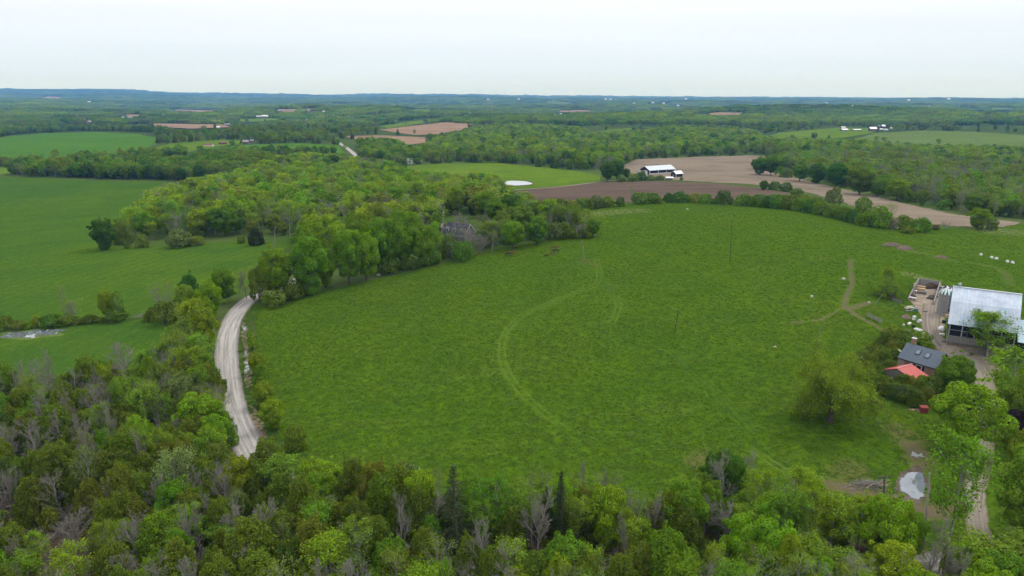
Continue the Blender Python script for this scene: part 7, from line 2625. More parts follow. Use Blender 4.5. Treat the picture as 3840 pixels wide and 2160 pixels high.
def porch():
    zg = ground([(3380, 1450)])[0][2]
    eave, rise = 2.9, 1.7
    A, B = ray_at_z((3311, 1386), zg + eave), ray_at_z((3440, 1432), zg + eave)
    d, nrm, W = frame_of(A, B)
    R1 = ray_at_z((3411, 1364), zg + eave + rise)
    R0 = ray_at_z((3364, 1382), zg + eave + rise)
    u0 = (R0[:2] - A[:2]) @ d
    L = abs((R1[:2] - R0[:2]) @ nrm)
    L = min(max(L, 3.5), 9.0)
    mid = min(max(u0, W * 0.35), W * 0.6)
    t = thing('red_roofed_porch', 'low porch building with red metal roof and grey boarded gable', 'porch', (A[0], A[1], zg), math.atan2(d[1], d[0]), 'farm buildings of the near yard')
    # roof sheets: each slope in strips
    for sgn, (xa, xb) in ((0, (-0.3, mid)), (1, (mid, W + 0.3))):
        za, zb = (eave - 0.1, eave + rise) if sgn == 0 else (eave + rise, eave - 0.1)
        n = 7
        for k in range(n):
            y0, y1 = -0.35 + (L + 0.3) * k / n, -0.35 + (L + 0.3) * (k + 1) / n - 0.012
            e_ = 0.012 * (k % 2)
            MB().add([(xa, y0, za + e_), (xb, y0, zb + e_), (xb, y1, zb + e_), (xa, y1, za + e_), (xa, y0, za + e_ - .05), (xb, y0, zb + e_ - .05), (xb, y1, zb + e_ - .05), (xa, y1, za + e_ - .05)],
                     [(0, 1, 2, 3), (4, 7, 6, 5), (0, 4, 5, 1), (1, 5, 6, 2), (2, 6, 7, 3), (3, 7, 4, 0)]).build('roof_panel', M['red_roof'], t)
    MB().beam((mid, -0.4, eave + rise + 0.06), (mid, L, eave + rise + 0.06), 0.3, 0.07).build('ridge_cap', simple_mat('pale_red_cap', (0.62, 0.30, 0.28), 0.5), t)
    MB().box((W / 2, L / 2 + 0.2, 0.2), (W - 0.3, L - 0.5, 2.4)).build('wall', M['grey_board'], t)
    # gable boards, one by one
    nb = 22
    for k in range(nb):
        x0 = W * (k + 0.02) / nb
        x1 = W * (k + 0.95) / nb
        hz = lambda x: eave - 0.2 + (rise) * (x / mid if x < mid else (W - x) / (W - mid))
        pr = 0.02 * (k % 2)
        zb = 1.95
        V = [(x0, -0.12 - pr, zb), (x1, -0.12 - pr, zb), (x1, -0.12 - pr, max(zb + .1, hz(x1))), (x0, -0.12 - pr, max(zb + .1, hz(x0)))]
        V += [(a, 0.02, c) for a, b, c in V]
        MB().add(V, [(0, 1, 2, 3), (4, 7, 6, 5), (0, 4, 5, 1), (1, 5, 6, 2), (2, 6, 7, 3), (3, 7, 4, 0)]).build('board', M['grey_board'], t)
    for k in range(8):
        x = W * (0.10 + 0.8 * k / 7)
        window_at(t, (x, 0.03, 1.45), W * 0.095, 0.85, 'x', 0, M['plank'], M['glass'], -1)
    MB().box((W / 2, 0.35, 0.45), (W - 0.1, 0.3, 1.0)).build('sill_wall', M['grey_board'], t)


porch()


def red_shed():
    p = ground([(3462, 1546)])[0]
    t = thing('red_shed', 'small red shed at the edge of the pasture', 'shed', p, -0.12, 'farm buildings of the near yard')
    for k in range(9):
        MB().box((-0.72 + 0.18 * k, -0.55 - 0.01 * (k % 2), 0.65), (0.172, 0.05, 1.5)).build('board', M['red_paint'], t)
    MB().box((0, 0, 0.6), (1.62, 1.05, 1.4)).build('wall', M['red_paint'], t)
    MB().box((0, -0.02, 1.42), (1.8, 1.3, 0.08), 0, (0.16, 'X')).build('roof', M['red_paint'], t)


red_shed()


def doghouse():
    p = ground([(3456, 1516)])[0]
    t = thing('dark_kennel', 'small black kennel behind the red shed', 'kennel', p, 0.4)
    MB().box((0, 0, 0.4), (1.4, 1.1, 1.1)).build('wall', M['black_board'], t)
    for s in (-1, 1):
        MB().box((0, s * 0.36, 1.12), (1.6, 0.85, 0.07), 0, (-s * 0.5, 'X')).build('roof', M['dark_shingle'], t)


doghouse()
heap('tarp', 3421, 1524, 1.1, 0.5, M['tarp'], 'crumpled teal tarp on the grass beside the red shed', 'tarp', n=14, seed=2, flat=0.6)
p = ground([(3432, 1540)])[0]
t = thing('log_pile', 'scattered pile of split logs beside the red shed', 'logs', p, 0)
for k in range(22):
    x, y = rng.normal(0, 0.9), rng.normal(0, 0.35)
    MB().tube([(x - 0.25, y, 0.1 + 0.05 * (k % 4)), (x + 0.25, y + rng.normal(0, .15), 0.12 + 0.05 * (k % 4))], [0.1, 0.1], 6).build('log', M[('lumber', 'pole', 'brick')[k % 3]], t)

# ---- farm behind the ploughed field
def gabled(name, label, cat, e0, e1, base_y, eave, rise, depth, wall, roof, group=None, over=0.4, parts=None, band=None):
    """e0, e1: picture points of the nearer eave's ends; base_y: picture y where the wall meets the ground under e0"""
    zg = ground([(e0[0], base_y)])[0][2]
    A, B = ray_at_z(e0, zg + eave), ray_at_z(e1, zg + eave)
    d, nrm, L = frame_of(A, B)
    t = thing(name, label, cat, (A[0], A[1], zg), math.atan2(d[1], d[0]), group)
    h = depth / 2
    m = MB()
    body = [(0.2, -2.0), (0.2, eave), (h, eave + rise - 0.2), (depth - 0.2, eave), (depth - 0.2, -2.0)]
    n = len(body)
    V = [(0.2, y, z) for y, z in body] + [(L - 0.2, y, z) for y, z in body]
    m.add(V, [tuple(range(n)), tuple(range(2 * n - 1, n - 1, -1))] + [(i, n + i, n + (i + 1) % n, (i + 1) % n) for i in range(n)]).build('wall', wall, t)
    s = rise / h
    prism_roof([(-over, eave + 0.12 - over * s), (h, eave + rise + 0.12), (depth + over, eave + 0.12 - over * s)], L, 0.16, over, 'roof', roof, t)
    if band:
        MB().box((L / 2, 0.12, band / 2 - 1.0), (L - 0.2, 0.3, band + 2.0)).build('base_wall', M['white_paint'], t)
    return t, L, depth


G2 = 'farm buildings behind the ploughed field'
t, L, D = gabled('long_barn', 'long black barn with pale metal roof behind the ploughed field', 'barn', (2436, 639), (2532, 633), 656, 3.9, 3.3, 14.5, M['black_board'], M['roof_light'], G2, 0.5, band=0.9)
for k in range(4):
    MB().box((0.35 + (L - 0.7) * k / 3, -0.02, 2.0), (0.4, 0.3, 3.9)).build('corner_post', M['white_paint'], t)
MB().box((L - 4.5, 0.02, 3.3), (8, 0.3, 0.35)).build('track', M['white_paint'], t)
MB().box((-0.12, D / 2, 2.0), (0.3, 3.2, 3.4)).build('door', M['grey_board'], t)
t, L, D = gabled('small_barn', 'small black barn with bright metal roof beside the long one', 'barn', (2535, 652), (2562, 650), 664, 3.1, 2.2, 7.0, M['black_board'], M['roof_bright'], G2, 0.3)
for x in (0.3, L - 0.3):
    MB().box((x, 0.1, 1.4), (0.3, 0.3, 3.2)).build('corner_post', M['white_paint'], t)
MB().box((0.1, D / 2, 1.2), (0.3, 2.4, 2.4)).build('door', M['grey_board'], t)
t, L, D = gabled('open_hut', 'tiny open-fronted hut with white roof below the small barn', 'hut', (2500, 667), (2524, 667), 673, 1.9, 0.7, 4.5, M['grey_board'], M['roof_bright'], G2, 0.5)
MB().box((L * 0.6, 0.1, 0.7), (1.5, 0.25, 1.4)).build('doorway', M['black_board'], t)  # solid black panel painted as the shade inside the opening
t, L, D = gabled('farmhouse', 'grey-roofed farmhouse half hidden by trees before the long barn', 'house', (2397, 652), (2428, 652), 662, 3.2, 2.6, 8.0, M['white_paint'], M['concrete'], G2, 0.3)
for k in range(3):
    window_at(t, (L * (0.2 + 0.3 * k), 0.1, 1.8), 0.9, 1.2, 'x', 0, M['white_paint'], M['glass'], -1)
t, L, D = gabled('garden_shed', 'little white and tan shed among the trees of that farm', 'shed', (2362, 657), (2378, 657), 664, 2.2, 0.9, 4, M['white_paint'], M['lumber'], G2, 0.3)
MB().box((L / 2, 0.1, 0.9), (1.0, 0.25, 1.8)).build('door', M['brick'], t)

# ---- dormer house behind the belt
def dormer_house():
    e0, e1 = (1660, 873), (1741, 884)
    zg = ground([(1660, 890)])[0][2]
    eave, rise = 3.1, 4.6
    A, B = ray_at_z(e0, zg + eave), ray_at_z(e1, zg + eave)
    d, nrm, L = frame_of(A, B)
    t = thing('dormer_house', 'house with dark steep roof and three white dormers among trees', 'house', (A[0], A[1], zg), math.atan2(d[1], d[0]))
    D = 9.0
    h = D / 2
    m = MB()
    body = [(0.3, -1.5), (0.3, eave + 0.1), (h, eave + rise - 0.25), (D - 0.3, eave + 0.1), (D - 0.3, -1.5)]
    n = len(body)
    V = [(0.25, y, z) for y, z in body] + [(L - 0.25, y, z) for y, z in body]
    m.add(V, [tuple(range(n)), tuple(range(2 * n - 1, n - 1, -1))] + [(i, n + i, n + (i + 1) % n, (i + 1) % n) for i in range(n)]).build('wall', M['grey_board'], t)
    prism_roof([(-0.4, eave - 0.4), (h, eave + rise), (D + 0.4, eave - 0.4)], L, 0.16, 0.3, 'roof', M['dark_shingle'], t)
    for f in (0.16, 0.48, 0.80):
        x, y0, z0 = L * f, 1.05, eave + 0.75
        dm = MB().box((x, y0 + 1.1, z0 + 0.75), (1.5, 2.0, 1.6)).build('dormer', M['dark_shingle'], t)
        for s in (-1, 1):
            MB().add([(x + s * 1.15, y0 - 0.15, z0 + 1.45), (x, y0 - 0.15, z0 + 2.15), (x, y0 + 2.4, z0 + 2.15), (x + s * 1.15, y0 + 2.0, z0 + 1.45),
                      (x + s * 1.15, y0 - 0.15, z0 + 1.33), (x, y0 - 0.15, z0 + 2.03), (x, y0 + 2.4, z0 + 2.03), (x + s * 1.15, y0 + 2.0, z0 + 1.33)],
                     [(0, 1, 2, 3), (4, 7, 6, 5), (0, 4, 5, 1), (1, 5, 6, 2), (2, 6, 7, 3), (3, 7, 4, 0)]).build('dormer_roof', M['dark_shingle'], dm)
            MB().beam((x + s * 1.2, y0 - 0.2, z0 + 1.4), (x, y0 - 0.2, z0 + 2.1), 0.14, 0.24).build('barge_board', M['white_paint'], dm)
        for dx, dz, sx, sz in ((-0.62, 0.7, 0.3, 1.5), (0.62, 0.7, 0.3, 1.5), (0, 0.02, 1.54, 0.2), (0, 1.42, 0.94, 0.16)):
            MB().box((x + dx, y0 + 0.04, z0 + dz), (sx, 0.14, sz)).build('trim', M['white_paint'], dm)
        MB().box((x, y0 + 0.06, z0 + 0.72), (0.94, 0.1, 1.2)).build('pane', M['glass'], dm)
    for s, y1 in ((-1, -0.4), (1, D + 0.4)):
        MB().beam((L + 0.32, y1, eave - 0.42), (L + 0.32, h, eave + rise - 0.02), 0.08, 0.28).build('barge_board', M['white_paint'], t)
    window_at(t, (L - 0.18, h, eave + 1.9), 0.8, 1.0, 'y', 0, M['white_paint'], M['glass'], 1)
    for f in (0.15, 0.4, 0.75):
        window_at(t, (L * f, 0.22, 1.6), 1.1, 1.3, 'x', 0, M['white_paint'], M['glass'], -1)
    MB().beam((-0.1, -0.46, eave - 0.5), (L + 0.1, -0.46, eave - 0.5), 0.1, 0.16).build('gutter', M['white_paint'], t)


dormer_house()
t, L, D = gabled('hidden_house', 'low dark-roofed house glimpsed behind the belt', 'house', (1868, 814), (1902, 814), 822, 2.6, 1.6, 7, M['black_board'], M['dark_shingle'], None, 0.3)
MB().box((L * 0.45, 1.5, 3.6), (2.2, 1.6, 0.12), 0, (0.42, 'X')).build('skylight', M['white_paint'], t)
t, L, D = gabled('garage', 'small grey garage beside the dormer house', 'garage', (1636, 852), (1656, 853), 862, 2.4, 1.5, 6, M['grey_board'], M['concrete'], None, 0.3)


def aerial():
    p = ground([(1664, 884)])[0]
    d = dirs([(1662, 774)])[0]
    h = CAMZ + d[2] * np.hypot(p[0], p[1]) / np.hypot(d[0], d[1]) - p[2]
    t = thing('aerial_mast', 'tall lattice television mast beside the dormer house', 'mast', p)
    for k in range(3):
        a = 2 * math.pi * k / 3
        MB().tube([(0.3 * math.cos(a), 0.3 * math.sin(a), 0), (0.2 * math.cos(a), 0.2 * math.sin(a), h * 0.93)], [0.035, 0.03], 5).build('leg', M['metal_grey'], t)
    m = MB()
    N = int(h / 0.6)
    for k in range(N):
        for j in range(3):
            a0, a1 = 2 * math.pi * j / 3, 2 * math.pi * (j + 1) / 3
            m.beam((0.27 * math.cos(a0), 0.27 * math.sin(a0), k * 0.6 * 0.93), (0.27 * math.cos(a1), 0.27 * math.sin(a1), (k + 1) * 0.6 * 0.93), 0.03)
    tag(m.build('bracing', M['metal_grey'], t), kind='stuff')
    MB().tube([(0, 0, h * 0.9), (0, 0, h)], [0.04, 0.03], 6).build('mast_top', M['metal_grey'], t)
    MB().beam((-1.3, 0, h), (1.3, 0, h), 0.06).build('boom', M['metal_grey'], t)
    for k in range(7):
        x = -1.2 + 0.4 * k
        MB().beam((x, -0.6 + 0.04 * k, h + 0.04), (x, 0.6 - 0.04 * k, h + 0.04), 0.03).build('element', M['metal_grey'], t)
    MB().tube([(0.25, -0.3, h * 0.8), (0.25, -0.36, h * 0.8)], [0.3, 0.28], 12).build('dish', M['white_paint'], t)


aerial()

# ---- poles
def pole(xb, yb, xt, yt, r, label, mat='pole', arms=0, can=False, cat='pole'):
    p = ground([(xb, yb)])[0]
    d = dirs([(xt, yt)])[0]
    # top: where its sight line passes nearest over the foot
    k = np.hypot(p[0], p[1]) / np.hypot(d[0], d[1])
    top = np.array([d[0] * k, d[1] * k, CAMZ + d[2] * k]) - p
    t = thing('utility_pole', label, cat, p, 0, 'poles')
    MB().tube([(0, 0, -0.5), tuple(top * 0.5), tuple(top)], [r, r * 0.9, r * 0.75], 8).build('shaft', M[mat], t)
    for a in range(arms):
        z = top * (1 - 0.03 - 0.06 * a)
        MB().beam(tuple(z + np.array([-1.2, 0, 0])), tuple(z + np.array([1.2, 0, 0])), 0.12, 0.14).build('crossarm', M[mat], t)
        for s in (-1.1, -0.5, 0.5, 1.1):
            MB().tube([tuple(z + np.array([s, 0, 0.06])), tuple(z + np.array([s, 0, 0.25]))], [0.05, 0.04], 6).build('insulator', M['metal_grey'], t)
    if can:
        z = top * 0.9
        MB().tube([tuple(z + np.array([0.35, -0.1, -0.5])), tuple(z + np.array([0.35, -0.1, 0.45]))], [0.3, 0.3], 10).build('transformer', M['metal_grey'], t)
    if not arms and not can:
        MB().tube([tuple(top * 0.99), tuple(top * 1.012)], [r * 0.9, r * 0.5], 6).build('cap', M['metal_grey'], t)
    return t


pole(2191, 981, 2184, 902, 0.2, 'pale bare pole standing in the pasture near the horses')
pole(2737, 985, 2745, 823, 0.09, 'tall thin dark pole on the pasture crest', 'pole_dark')
pole(2530, 1250, 2545, 1163, 0.1, 'thin pole in the middle of the pasture', 'pole_dark')
pole(3066, 1284, 3091, 1200, 0.09, 'slight leaning pole above the great willow')
pole(3270, 1158, 3308, 1104, 0.1, 'leaning pale pole beside the log fence')
pole(3594, 1312, 3604, 1240, 0.17, 'grey pole with transformer before the barn front', 'pole', 0, True)
pole(3313, 1874, 3317, 1786, 0.16, 'short pole with crossarm beside the puddle', 'pole_dark', 1)
pole(3462, 2085, 3486, 1776, 0.16, 'old dead leaning pole at the muddy lane', 'pole')
pole(644, 1212, 645, 1190, 0.09, 'short post beside the far end of the road', 'pole')
pole(955, 1290, 957, 1215, 0.08, 'thin post at the head of the ditch', 'pole')
pole(1326, 558, 1326, 536, 0.22, 'small far pole beside the distant straight road', 'pole')
pole(1354, 580, 1355, 560, 0.22, 'next far pole beside the distant straight road', 'pole')
pole(1030, 930, 1031, 850, 0.2, 'thin dead stem against the mixed wood', 'bark_grey', cat='dead tree')

# ---- brush pile by the puddle
p = ground([(3255, 1822)])[0]
t = thing('brush_pile', 'heap of cut branches with pale broken limbs above the puddle', 'branches', p)
m = MB()
for k in range(420):
    a = rng.uniform(0, 6.28)
    x, y = rng.normal(0, 1.7), rng.normal(0, 0.9)
    z = max(0.05, 0.9 * math.exp(-(x / 2.4) ** 2 - (y / 1.2) ** 2) * rng.uniform(0.3, 1.2))
    ln = rng.uniform(0.5, 1.4)
    m.beam((x, y, z), (x + ln * math.cos(a), y + ln * math.sin(a) * 0.7, max(0.02, z + rng.normal(0, 0.2))), 0.045)
tag(m.build('twigs', M['bark_grey'], t), kind='stuff')
for k in range(12):
    a = rng.uniform(-0.6, 0.6)
    x, y = rng.normal(0.4, 1.6), rng.normal(0.2, 0.7)
    MB().tube([(x, y, 0.25), (x + 0.9 * math.cos(a), y + 0.9 * math.sin(a), 0.7), (x + 1.9 * math.cos(a), y + 1.9 * math.sin(a), 0.5 + rng.uniform(0, 0.7))], [0.09, 0.07, 0.03], 6).build('limb', M[('bark_pale', 'bark', 'lumber')[k % 3]], t)
# fallen stems in the wood
for k, (x, y, ln, lab) in enumerate([(95, 1893, 6.0, 'long pale fallen trunk lying in the brown thicket'), (185, 2035, 4.0, 'shorter fallen trunk among the dead brush'), (1130, 905, 6.0, 'pale fallen trunk behind the maples')]):
    p = ground([(x, y)])[0]
    t = thing('fallen_trunk', lab, 'log', p, 0.4 + k, 'fallen trunks')
    MB().tube([(-ln / 2, 0, 0.25), (0, 0.1, 0.5), (ln / 2, 0, 0.9)], [0.2, 0.16, 0.06], 7).build('stem', M['bark_pale'], t)
    for q in range(4):
        MB().tube([(ln * (0.1 + 0.1 * q), 0, 0.6), (ln * (0.15 + 0.1 * q), 0.8 * (-1) ** q, 1.2)], [0.06, 0.02], 5).build('branch', M['bark_pale'], t)
for k, (x, y) in enumerate([(15, 2090), (1020, 2150)]):
    p = ground([(x, y)])[0]
    t = thing('broken_stump', ['orange broken stump at the corner of the wood', 'split orange stump at the lower edge of the wood'][k], 'stump', p, 0, 'broken stumps')
    MB().tube([(0, 0, -0.3), (0, 0, 2.6), (0.05, 0, 3.6)], [0.32, 0.26, 0.2], 8).build('trunk', M['bark'], t)
    MB().tube([(0.05, 0, 3.6), (0.1, 0.05, 4.4)], [0.19, 0.05], 6).build('splinter', simple_mat('torn_wood', (0.42, 0.17, 0.06), 0.9), t)

# ---- stones, wrapped bales, spoil
for k, (x, y, r, lab) in enumerate([(2577, 786, 0.9, 'pale boulder near the top of the pasture'), (3044, 1113, 0.7, 'white boulder in the grass near the trail'), (2906, 1302, 0.5, 'small white stone above the great willow'),
                                    (3163, 1047, 0.8, 'flat pale stone beside the trail fork'), (3258, 1135, 0.5, 'pale stone below the log fence'), (1420, 1032, 0.8, 'grey boulder at the edge under the maples')]):
    heap('boulder', x, y, r, r * 0.75, M['rock'], lab, 'boulder', 'boulders in the pasture', n=10, seed=k, dome=3.0)
for k, (x, y) in enumerate([(3678, 957), (3719, 968), (3736, 972), (3778, 983), (3796, 987)]):
    heap('wrapped_bale', x, y, 0.68, 0.85, M['white_plastic'], ['white wrapped bale, farthest in the row behind the barn', 'second white bale in the row behind the barn', 'middle small pale bale behind the barn', 'fourth white bale in the row behind the barn', 'nearest and largest white bale behind the barn'][k],
         'bale', 'wrapped bales behind the barn', n=14, seed=k, dome=4.0)
for k, (x, y, r, hh) in enumerate([(3345, 922, 4.2, 1.6), (3392, 934, 4.0, 1.6), (3530, 966, 3.0, 1.0)]):
    heap('spoil_heap', x, y, r, hh, M['earth_pale'], ['brown spoil heap, farthest of three above the barn', 'brown spoil heap in the middle of three above the barn', 'low pale spoil heap nearest the barn'][k], 'heap', 'spoil heaps above the barn', flat=0.55, seed=k)
crate(3233, 1354, (1.6, 1.2, 1.0), M['metal_grey'], 'pale metal trough box beside the great willow', 'trough', 'trough', 0.2)

# ---- farmsteads far off: each house and shed a thing with walls and roof
for nm, lab, e0, e1, by, ev, rs, dp, wm, rm in FAR:
    gabled(nm, lab, 'house' if nm in ('farmhouse', 'trailer') else nm.split('_')[-1], e0, e1, by, ev, rs, dp, M[wm], M[rm], 'far farm buildings', 0.4)
for (x, y), lab in TINY:
    dd = np.linalg.norm(ground([(x, y)])[0])
    w = 4.5 if 'large' not in lab else 8
    gabled('distant_house', 'tiny white house ' + lab, 'house', (x - w, y - 2), (x + w, y - 2), y, 2.2 * dd / F, 1.2 * dd / F, 9 * dd / F * 0.6, M['white_paint'], M['roof_bright'], 'houses on the far plain', 0.3)
p = ground([(3293, 494)])[0]
t = thing('distant_silo', 'dark narrow silo beside the distant grey barn', 'silo', p)
MB().tube([(0, 0, -1), (0, 0, 12)], [2.4, 2.4], 12).build('shaft', M['pole_dark'], t)
MB().tube([(0, 0, 12), (0, 0, 13.4), (0, 0, 14)], [2.5, 1.6, 0.2], 12).build('dome', M['metal_grey'], t)

# ---- wind turbines on the skyline
for k, (x, yt) in enumerate([(1736, 345), (1753, 333), (1794, 336), (1809, 342), (1847, 336), (1855, 341), (1888, 341), (1967, 335), (2043, 341), (1922, 344)]):
    dist = 15000.0
    dd = dirs([(x, 352)])[0]
    dd = dd / np.hypot(dd[0], dd[1])
    X, Y = dd[0] * dist, dd[1] * dist
    z0 = float(H(X, Y))
    dt = dirs([(x, yt)])[0]
    zt = CAMZ + dt[2] / np.hypot(dt[0], dt[1]) * dist
    hub = max(zt - z0 - 48, 60)
    t = thing('wind_turbine', 'tiny white wind turbine on the skyline, ' + ['first from the ridge end', 'tallest', 'third of the row', 'fourth of the row', 'fifth of the row', 'sixth of the row', 'seventh of the row', 'one standing apart', 'last and farthest apart', 'low one behind the others'][k], 'wind turbine', (X, Y, z0), 0, 'wind turbines on the skyline')
    MB().tube([(0, 0, -5), (0, 0, hub)], [4.5, 2.6], 8).build('tower', M['white_paint'], t)
    MB().box((0, -1.0, hub + 1), (6, 12, 6)).build('nacelle', M['white_paint'], t)
    for b in range(3):
        a = 2 * math.pi * b / 3 + k * 0.7
        MB().add([(0, -5.2, 0), (3.2, -5.2, 6), (0.8, -5.2, 52), (-1.2, -5.0, 6), (0, -4.4, 2), (0.8, -4.6, 52)], [(0, 1, 2), (0, 2, 3), (4, 2, 1), (4, 3, 5), (0, 4, 1), (0, 3, 4)]).build('blade', M['white_paint'], t)
        bl = t.children[-1] if False else [c for c in bpy.data.objects if c.parent == t][-1]
        bl.rotation_euler = (0, a, 0)
        bl.location = (0, 0, hub + 1)

# ---- horses grazing
def horse_mesh(name, mat, s=1.0, graze=True):
    """one continuous body grown over a skeleton: trunk, neck, head, four jointed legs"""
    Vs = [(0, 0, 1.22, .27), (0.35, 0, 1.2, .29), (0.7, 0, 1.24, .25), (-0.4, 0, 1.24, .27), (-0.68, 0, 1.22, .22)]          # pelvis-first trunk: 0 mid
    Ed = [(0, 1), (1, 2), (0, 3), (3, 4)]
    neck = [(0.95, 0, 1.18, .17), (1.22, 0, 0.86, .13), (1.42, 0, 0.52, .115), (1.5, 0, 0.28, .09), (1.55, 0, 0.10, .065)] if graze else \
           [(0.92, 0, 1.4, .18), (1.12, 0, 1.68, .14), (1.3, 0, 1.86, .12), (1.5, 0, 1.74, .09), (1.68, 0, 1.6, .065)]
    b = len(Vs)
    Vs += neck
    Ed += [(2, b)] + [(b + i, b + i + 1) for i in range(4)]
    for sx, root, hip in ((0.62, 2, 'f'), (-0.62, 4, 'h')):
        for sy in (-1, 1):
            b = len(Vs)
            if hip == 'f':
                L = [(sx, .17 * sy, 0.98, .13), (sx + .02, .17 * sy, 0.55, .07), (sx + .01, .17 * sy, 0.28, .05), (sx + .05, .17 * sy, 0.04, .06)]
            else:
                L = [(sx + .03, .18 * sy, 0.96, .16), (sx + .12, .17 * sy, 0.76, .1), (sx - .12, .17 * sy, 0.5, .065), (sx - .06, .17 * sy, 0.24, .05), (sx - .02, .17 * sy, 0.04, .06)]
            Vs += L
            Ed += [(root, b)] + [(b + i, b + i + 1) for i in range(len(L) - 1)]
    me = bpy.data.meshes.new(name)
    me.from_pydata([(x * s, y * s, z * s) for x, y, z, r in Vs], Ed, [])
    o = bpy.data.objects.new(name, me)
    COL.objects.link(o)
    sk = o.modifiers.new('grow', 'SKIN')
    for i, v in enumerate(Vs):
        me.skin_vertices[0].data[i].radius = (v[3] * s, v[3] * s)
    me.skin_vertices[0].data[0].use_root = True
    sub = o.modifiers.new('soft', 'SUBSURF')
    sub.levels = sub.render_levels = 1
    dg = bpy.context.evaluated_depsgraph_get()
    m2 = bpy.data.meshes.new_from_object(o.evaluated_get(dg))
    m2.name = name
    bpy.data.objects.remove(o)
    m2.materials.clear()
    m2.materials.append(mat)
    for p_ in m2.polygons:
        p_.use_smooth = True
    return m2


def horse(x, y, face, scale, coat, hairm, label, graze=True):
    p = ground([(x, y)])[0]
    t = thing('horse', label, 'horse', p, face, 'horses grazing in the pasture', (scale,) * 3)
    new_obj('body', horse_mesh('horse_body', coat, 1.0, graze), t)
    MB().tube([(-0.86, 0, 1.28), (-1.02, 0, 1.05), (-1.05, 0, 0.6)], [0.06, 0.1, 0.03], 7).build('tail', hairm, t)
    if graze:
        MB().add([(0.8, 0.04, 1.42), (1.12, 0.04, 1.1), (1.36, 0.03, 0.72), (1.46, 0.02, 0.5), (1.0, 0.05, 1.22), (1.25, 0.05, 0.85), (0.8, -0.04, 1.42), (1.12, -0.04, 1.1), (1.36, -0.03, 0.72)],
                 [(0, 1, 4), (1, 2, 5), (1, 5, 4), (2, 3, 5), (0, 6, 7, 1), (1, 7, 8, 2), (6, 4, 7), (7, 5, 8)]).build('mane', hairm, t)
    for s in (-1, 1):
        q = (1.36, 0.07 * s, 0.62) if graze else (1.24, 0.07 * s, 1.98)
        MB().tube([q, (q[0] - 0.02, q[1] + 0.03 * s, q[2] + 0.16)], [0.04, 0.01], 5).build('ear', coat, t)


bay = simple_mat('bay_coat', (0.19, 0.07, 0.026), 0.6, 0.3, var=0.25, scale=2)
dark = simple_mat('dark_coat', (0.035, 0.022, 0.018), 0.6, 0.3, var=0.3, scale=2)
chest = simple_mat('chestnut_coat', (0.19, 0.068, 0.035), 0.6, 0.3, var=0.25, scale=2)
blackc = simple_mat('black_hair', (0.015, 0.013, 0.013), 0.7, 0.2)
horse(2082, 938, math.pi + 0.1, 1.38, bay, blackc, 'large bay horse grazing beside the others, dark head down')
horse(2086, 950, math.pi + 0.25, 1.35, dark, blackc, 'dark brown horse standing before the large bay one')
horse(2068, 960, math.pi - 0.1, 0.95, chest, chest, 'chestnut foal near the dark brown horse', True)
horse(2049, 964, math.pi + 0.6, 0.85, blackc, blackc, 'small black foal apart from the chestnut one', True)
horse(1908, 962, math.pi + 0.15, 1.2, dark, blackc, 'black horse grazing alone near the belt')
horse(1917, 957, -0.2, 1.2, bay, blackc, 'brown horse half hidden behind the black one', True)
# ------------------------------------------------------------------ tufts of pasture grass and a scatter of leaf-fall, too many to count
def clump(nb, w):
    C = rng.normal(0, w * 0.36, (nb, 3))
    C[:, 2] = rng.uniform(0.02, 0.13, nb)
    N = rng.normal(0, 0.30, (nb, 3)) + np.array([0, 0, 1.0])
    V, T = leaf_cards(C, N, rng.uniform(0.16, 0.42, nb), wide=0.55, fold=0.12)
    return mesh_np('grass_tuft', V, [T], [M['leaf_mass']])


GOBJ = []
for i in range(4):
    o = bpy.data.objects.new('grass_tuft.%03d' % (100 + i), clump(16, 1.0))
    GOBJ.append(o)
GCOL = collection_of('grass_members', GOBJ)
ng2 = ng.copy()
ng2.name = 'scatter_grass'
for nd in ng2.nodes:
    if nd.bl_idname == 'GeometryNodeCollectionInfo':
        nd.inputs['Collection'].default_value = GCOL


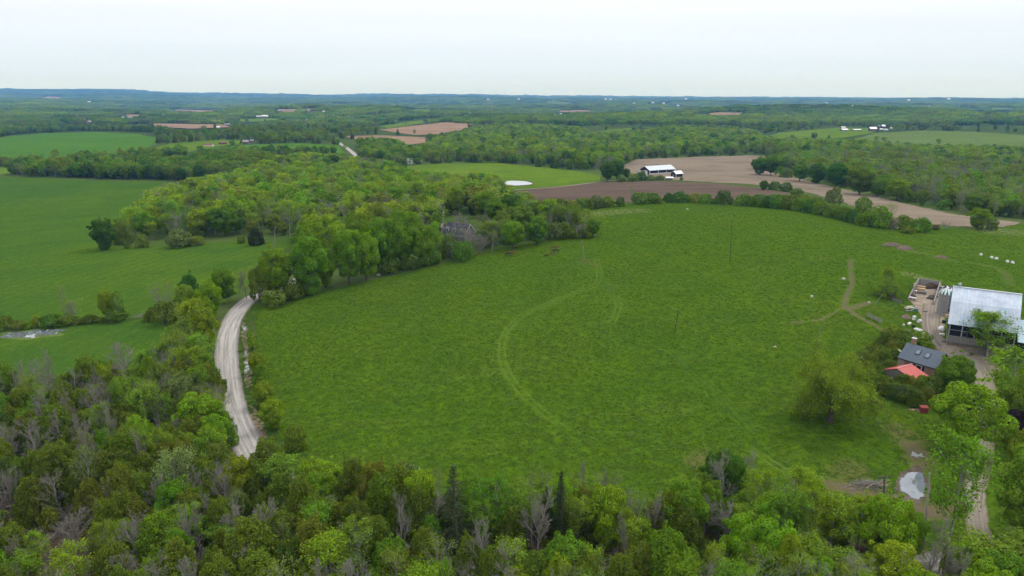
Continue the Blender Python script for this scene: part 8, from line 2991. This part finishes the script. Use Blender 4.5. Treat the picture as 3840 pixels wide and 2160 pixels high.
def grass(name, label, poly_px, n, cols, seed, clearance=()):
    r_ = np.random.default_rng(seed)
    W = ground(dense(disp(poly_px), 30))[:, :2]
    lo, hi = W.min(0), W.max(0)
    P = r_.uniform(lo, hi, (n, 2))
    P = P[inside(P, W)]
    d0 = np.hypot(P[:, 0], P[:, 1])
    P = P[r_.uniform(0, 1, len(P)) < np.clip((190 / d0) ** 1.0, 0.25, 1)]
    ok = np.ones(len(P), bool)
    V3 = np.column_stack([P, H(P[:, 0], P[:, 1])])
    ok &= f_dirt(V3) < 0.35
    ok &= seg_dist(V3, DRIVEL) > 3.0
    ok &= seg_dist(V3, ROADL) > 3.5
    ok &= ~((P[:, 0] > 100) & inside(P, YARDW))
    for c in TRACKC:
        ok &= seg_dist(V3, c) > 0.7
    for c in clearance:
        ok &= ~inside(P, c)
    P, V3 = P[ok], V3[ok]
    m = len(P)
    q = np.clip(0.5 + 0.28 * np.sin(P[:, 0] / 13 + 1.7 * np.sin(P[:, 1] / 21)) + 0.25 * np.sin(P[:, 1] / 9 - P[:, 0] / 31) + r_.normal(0, 0.12, m), 0, 0.999)
    tt = np.array(cols)[(q * len(cols)).astype(int)] * r_.normal(1, 0.07, (m, 1))
    s = r_.uniform(0.6, 1.2, m) * (0.8 + 0.3 * q)
    o = mass(name, label, V3, r_.integers(0, 4, m), np.stack([r_.uniform(0.5, 1.05, m), s], 1), tt)
    o.modifiers['scatter'].node_group = ng2
    o['category'] = 'grass'
    print(name, m)
    return o


YARDW = ground(dense(disp([(2300, 712), (2368, 712), (2378, 800), (2372, 850), (2480, 890), (2520, 930), (2490, 970), (2440, 960), (2400, 900), (2350, 880), (2318, 850), (2322, 800), (2285, 752)]), 20))[:, :2]
GCOLS = [(0.075, 0.143, 0.005), (0.078, 0.146, 0.005), (0.082, 0.149, 0.005), (0.087, 0.152, 0.006), (0.097, 0.155, 0.013)]
grass('grass', 'tufted grass of the big pasture', PASTURE, 230000, GCOLS, 21, [ground(disp(oval(2298, 1222, 46, 56, wob=0.0)))[:, :2], ground(disp(oval(2305, 1146, 20, 8, wob=0.0)))[:, :2]])
grass('verge_grass', 'long grass of the verge between road and pasture', [(612, 775), (642, 762), (650, 900), (672, 1010), (700, 1090), (760, 1160), (1020, 1252), (1000, 1310), (760, 1242), (690, 1190), (640, 1125), (606, 1040), (592, 960), (588, 880), (596, 805)], 26000, GCOLS[:3], 22)
# ------------------------------------------------------------------ the air
m, nt, out = mat_new('haze')
pv = nt.nodes.new('ShaderNodeVolumePrincipled')
pv.inputs['Color'].default_value = (0.15, 0.40, 1.0, 1)
pv.inputs['Density'].default_value = 7.6e-5
pv.inputs['Anisotropy'].default_value = 0.0
pv.inputs['Absorption Color'].default_value = (1, 1, 1, 1)
nt.links.new(pv.outputs[0], out.inputs['Volume'])
gz = float(gV[:, 2].min())
top = float(max(CAMZ + 8, gV[:, 2].max() + 210))
hz = MB().box((0, 0, (gz - 1 + top) / 2), (43600, 43600, top - gz + 1)).build('haze', m)
tag(hz, 'thin blue air that lies between here and the hills', None, None, 'stuff')
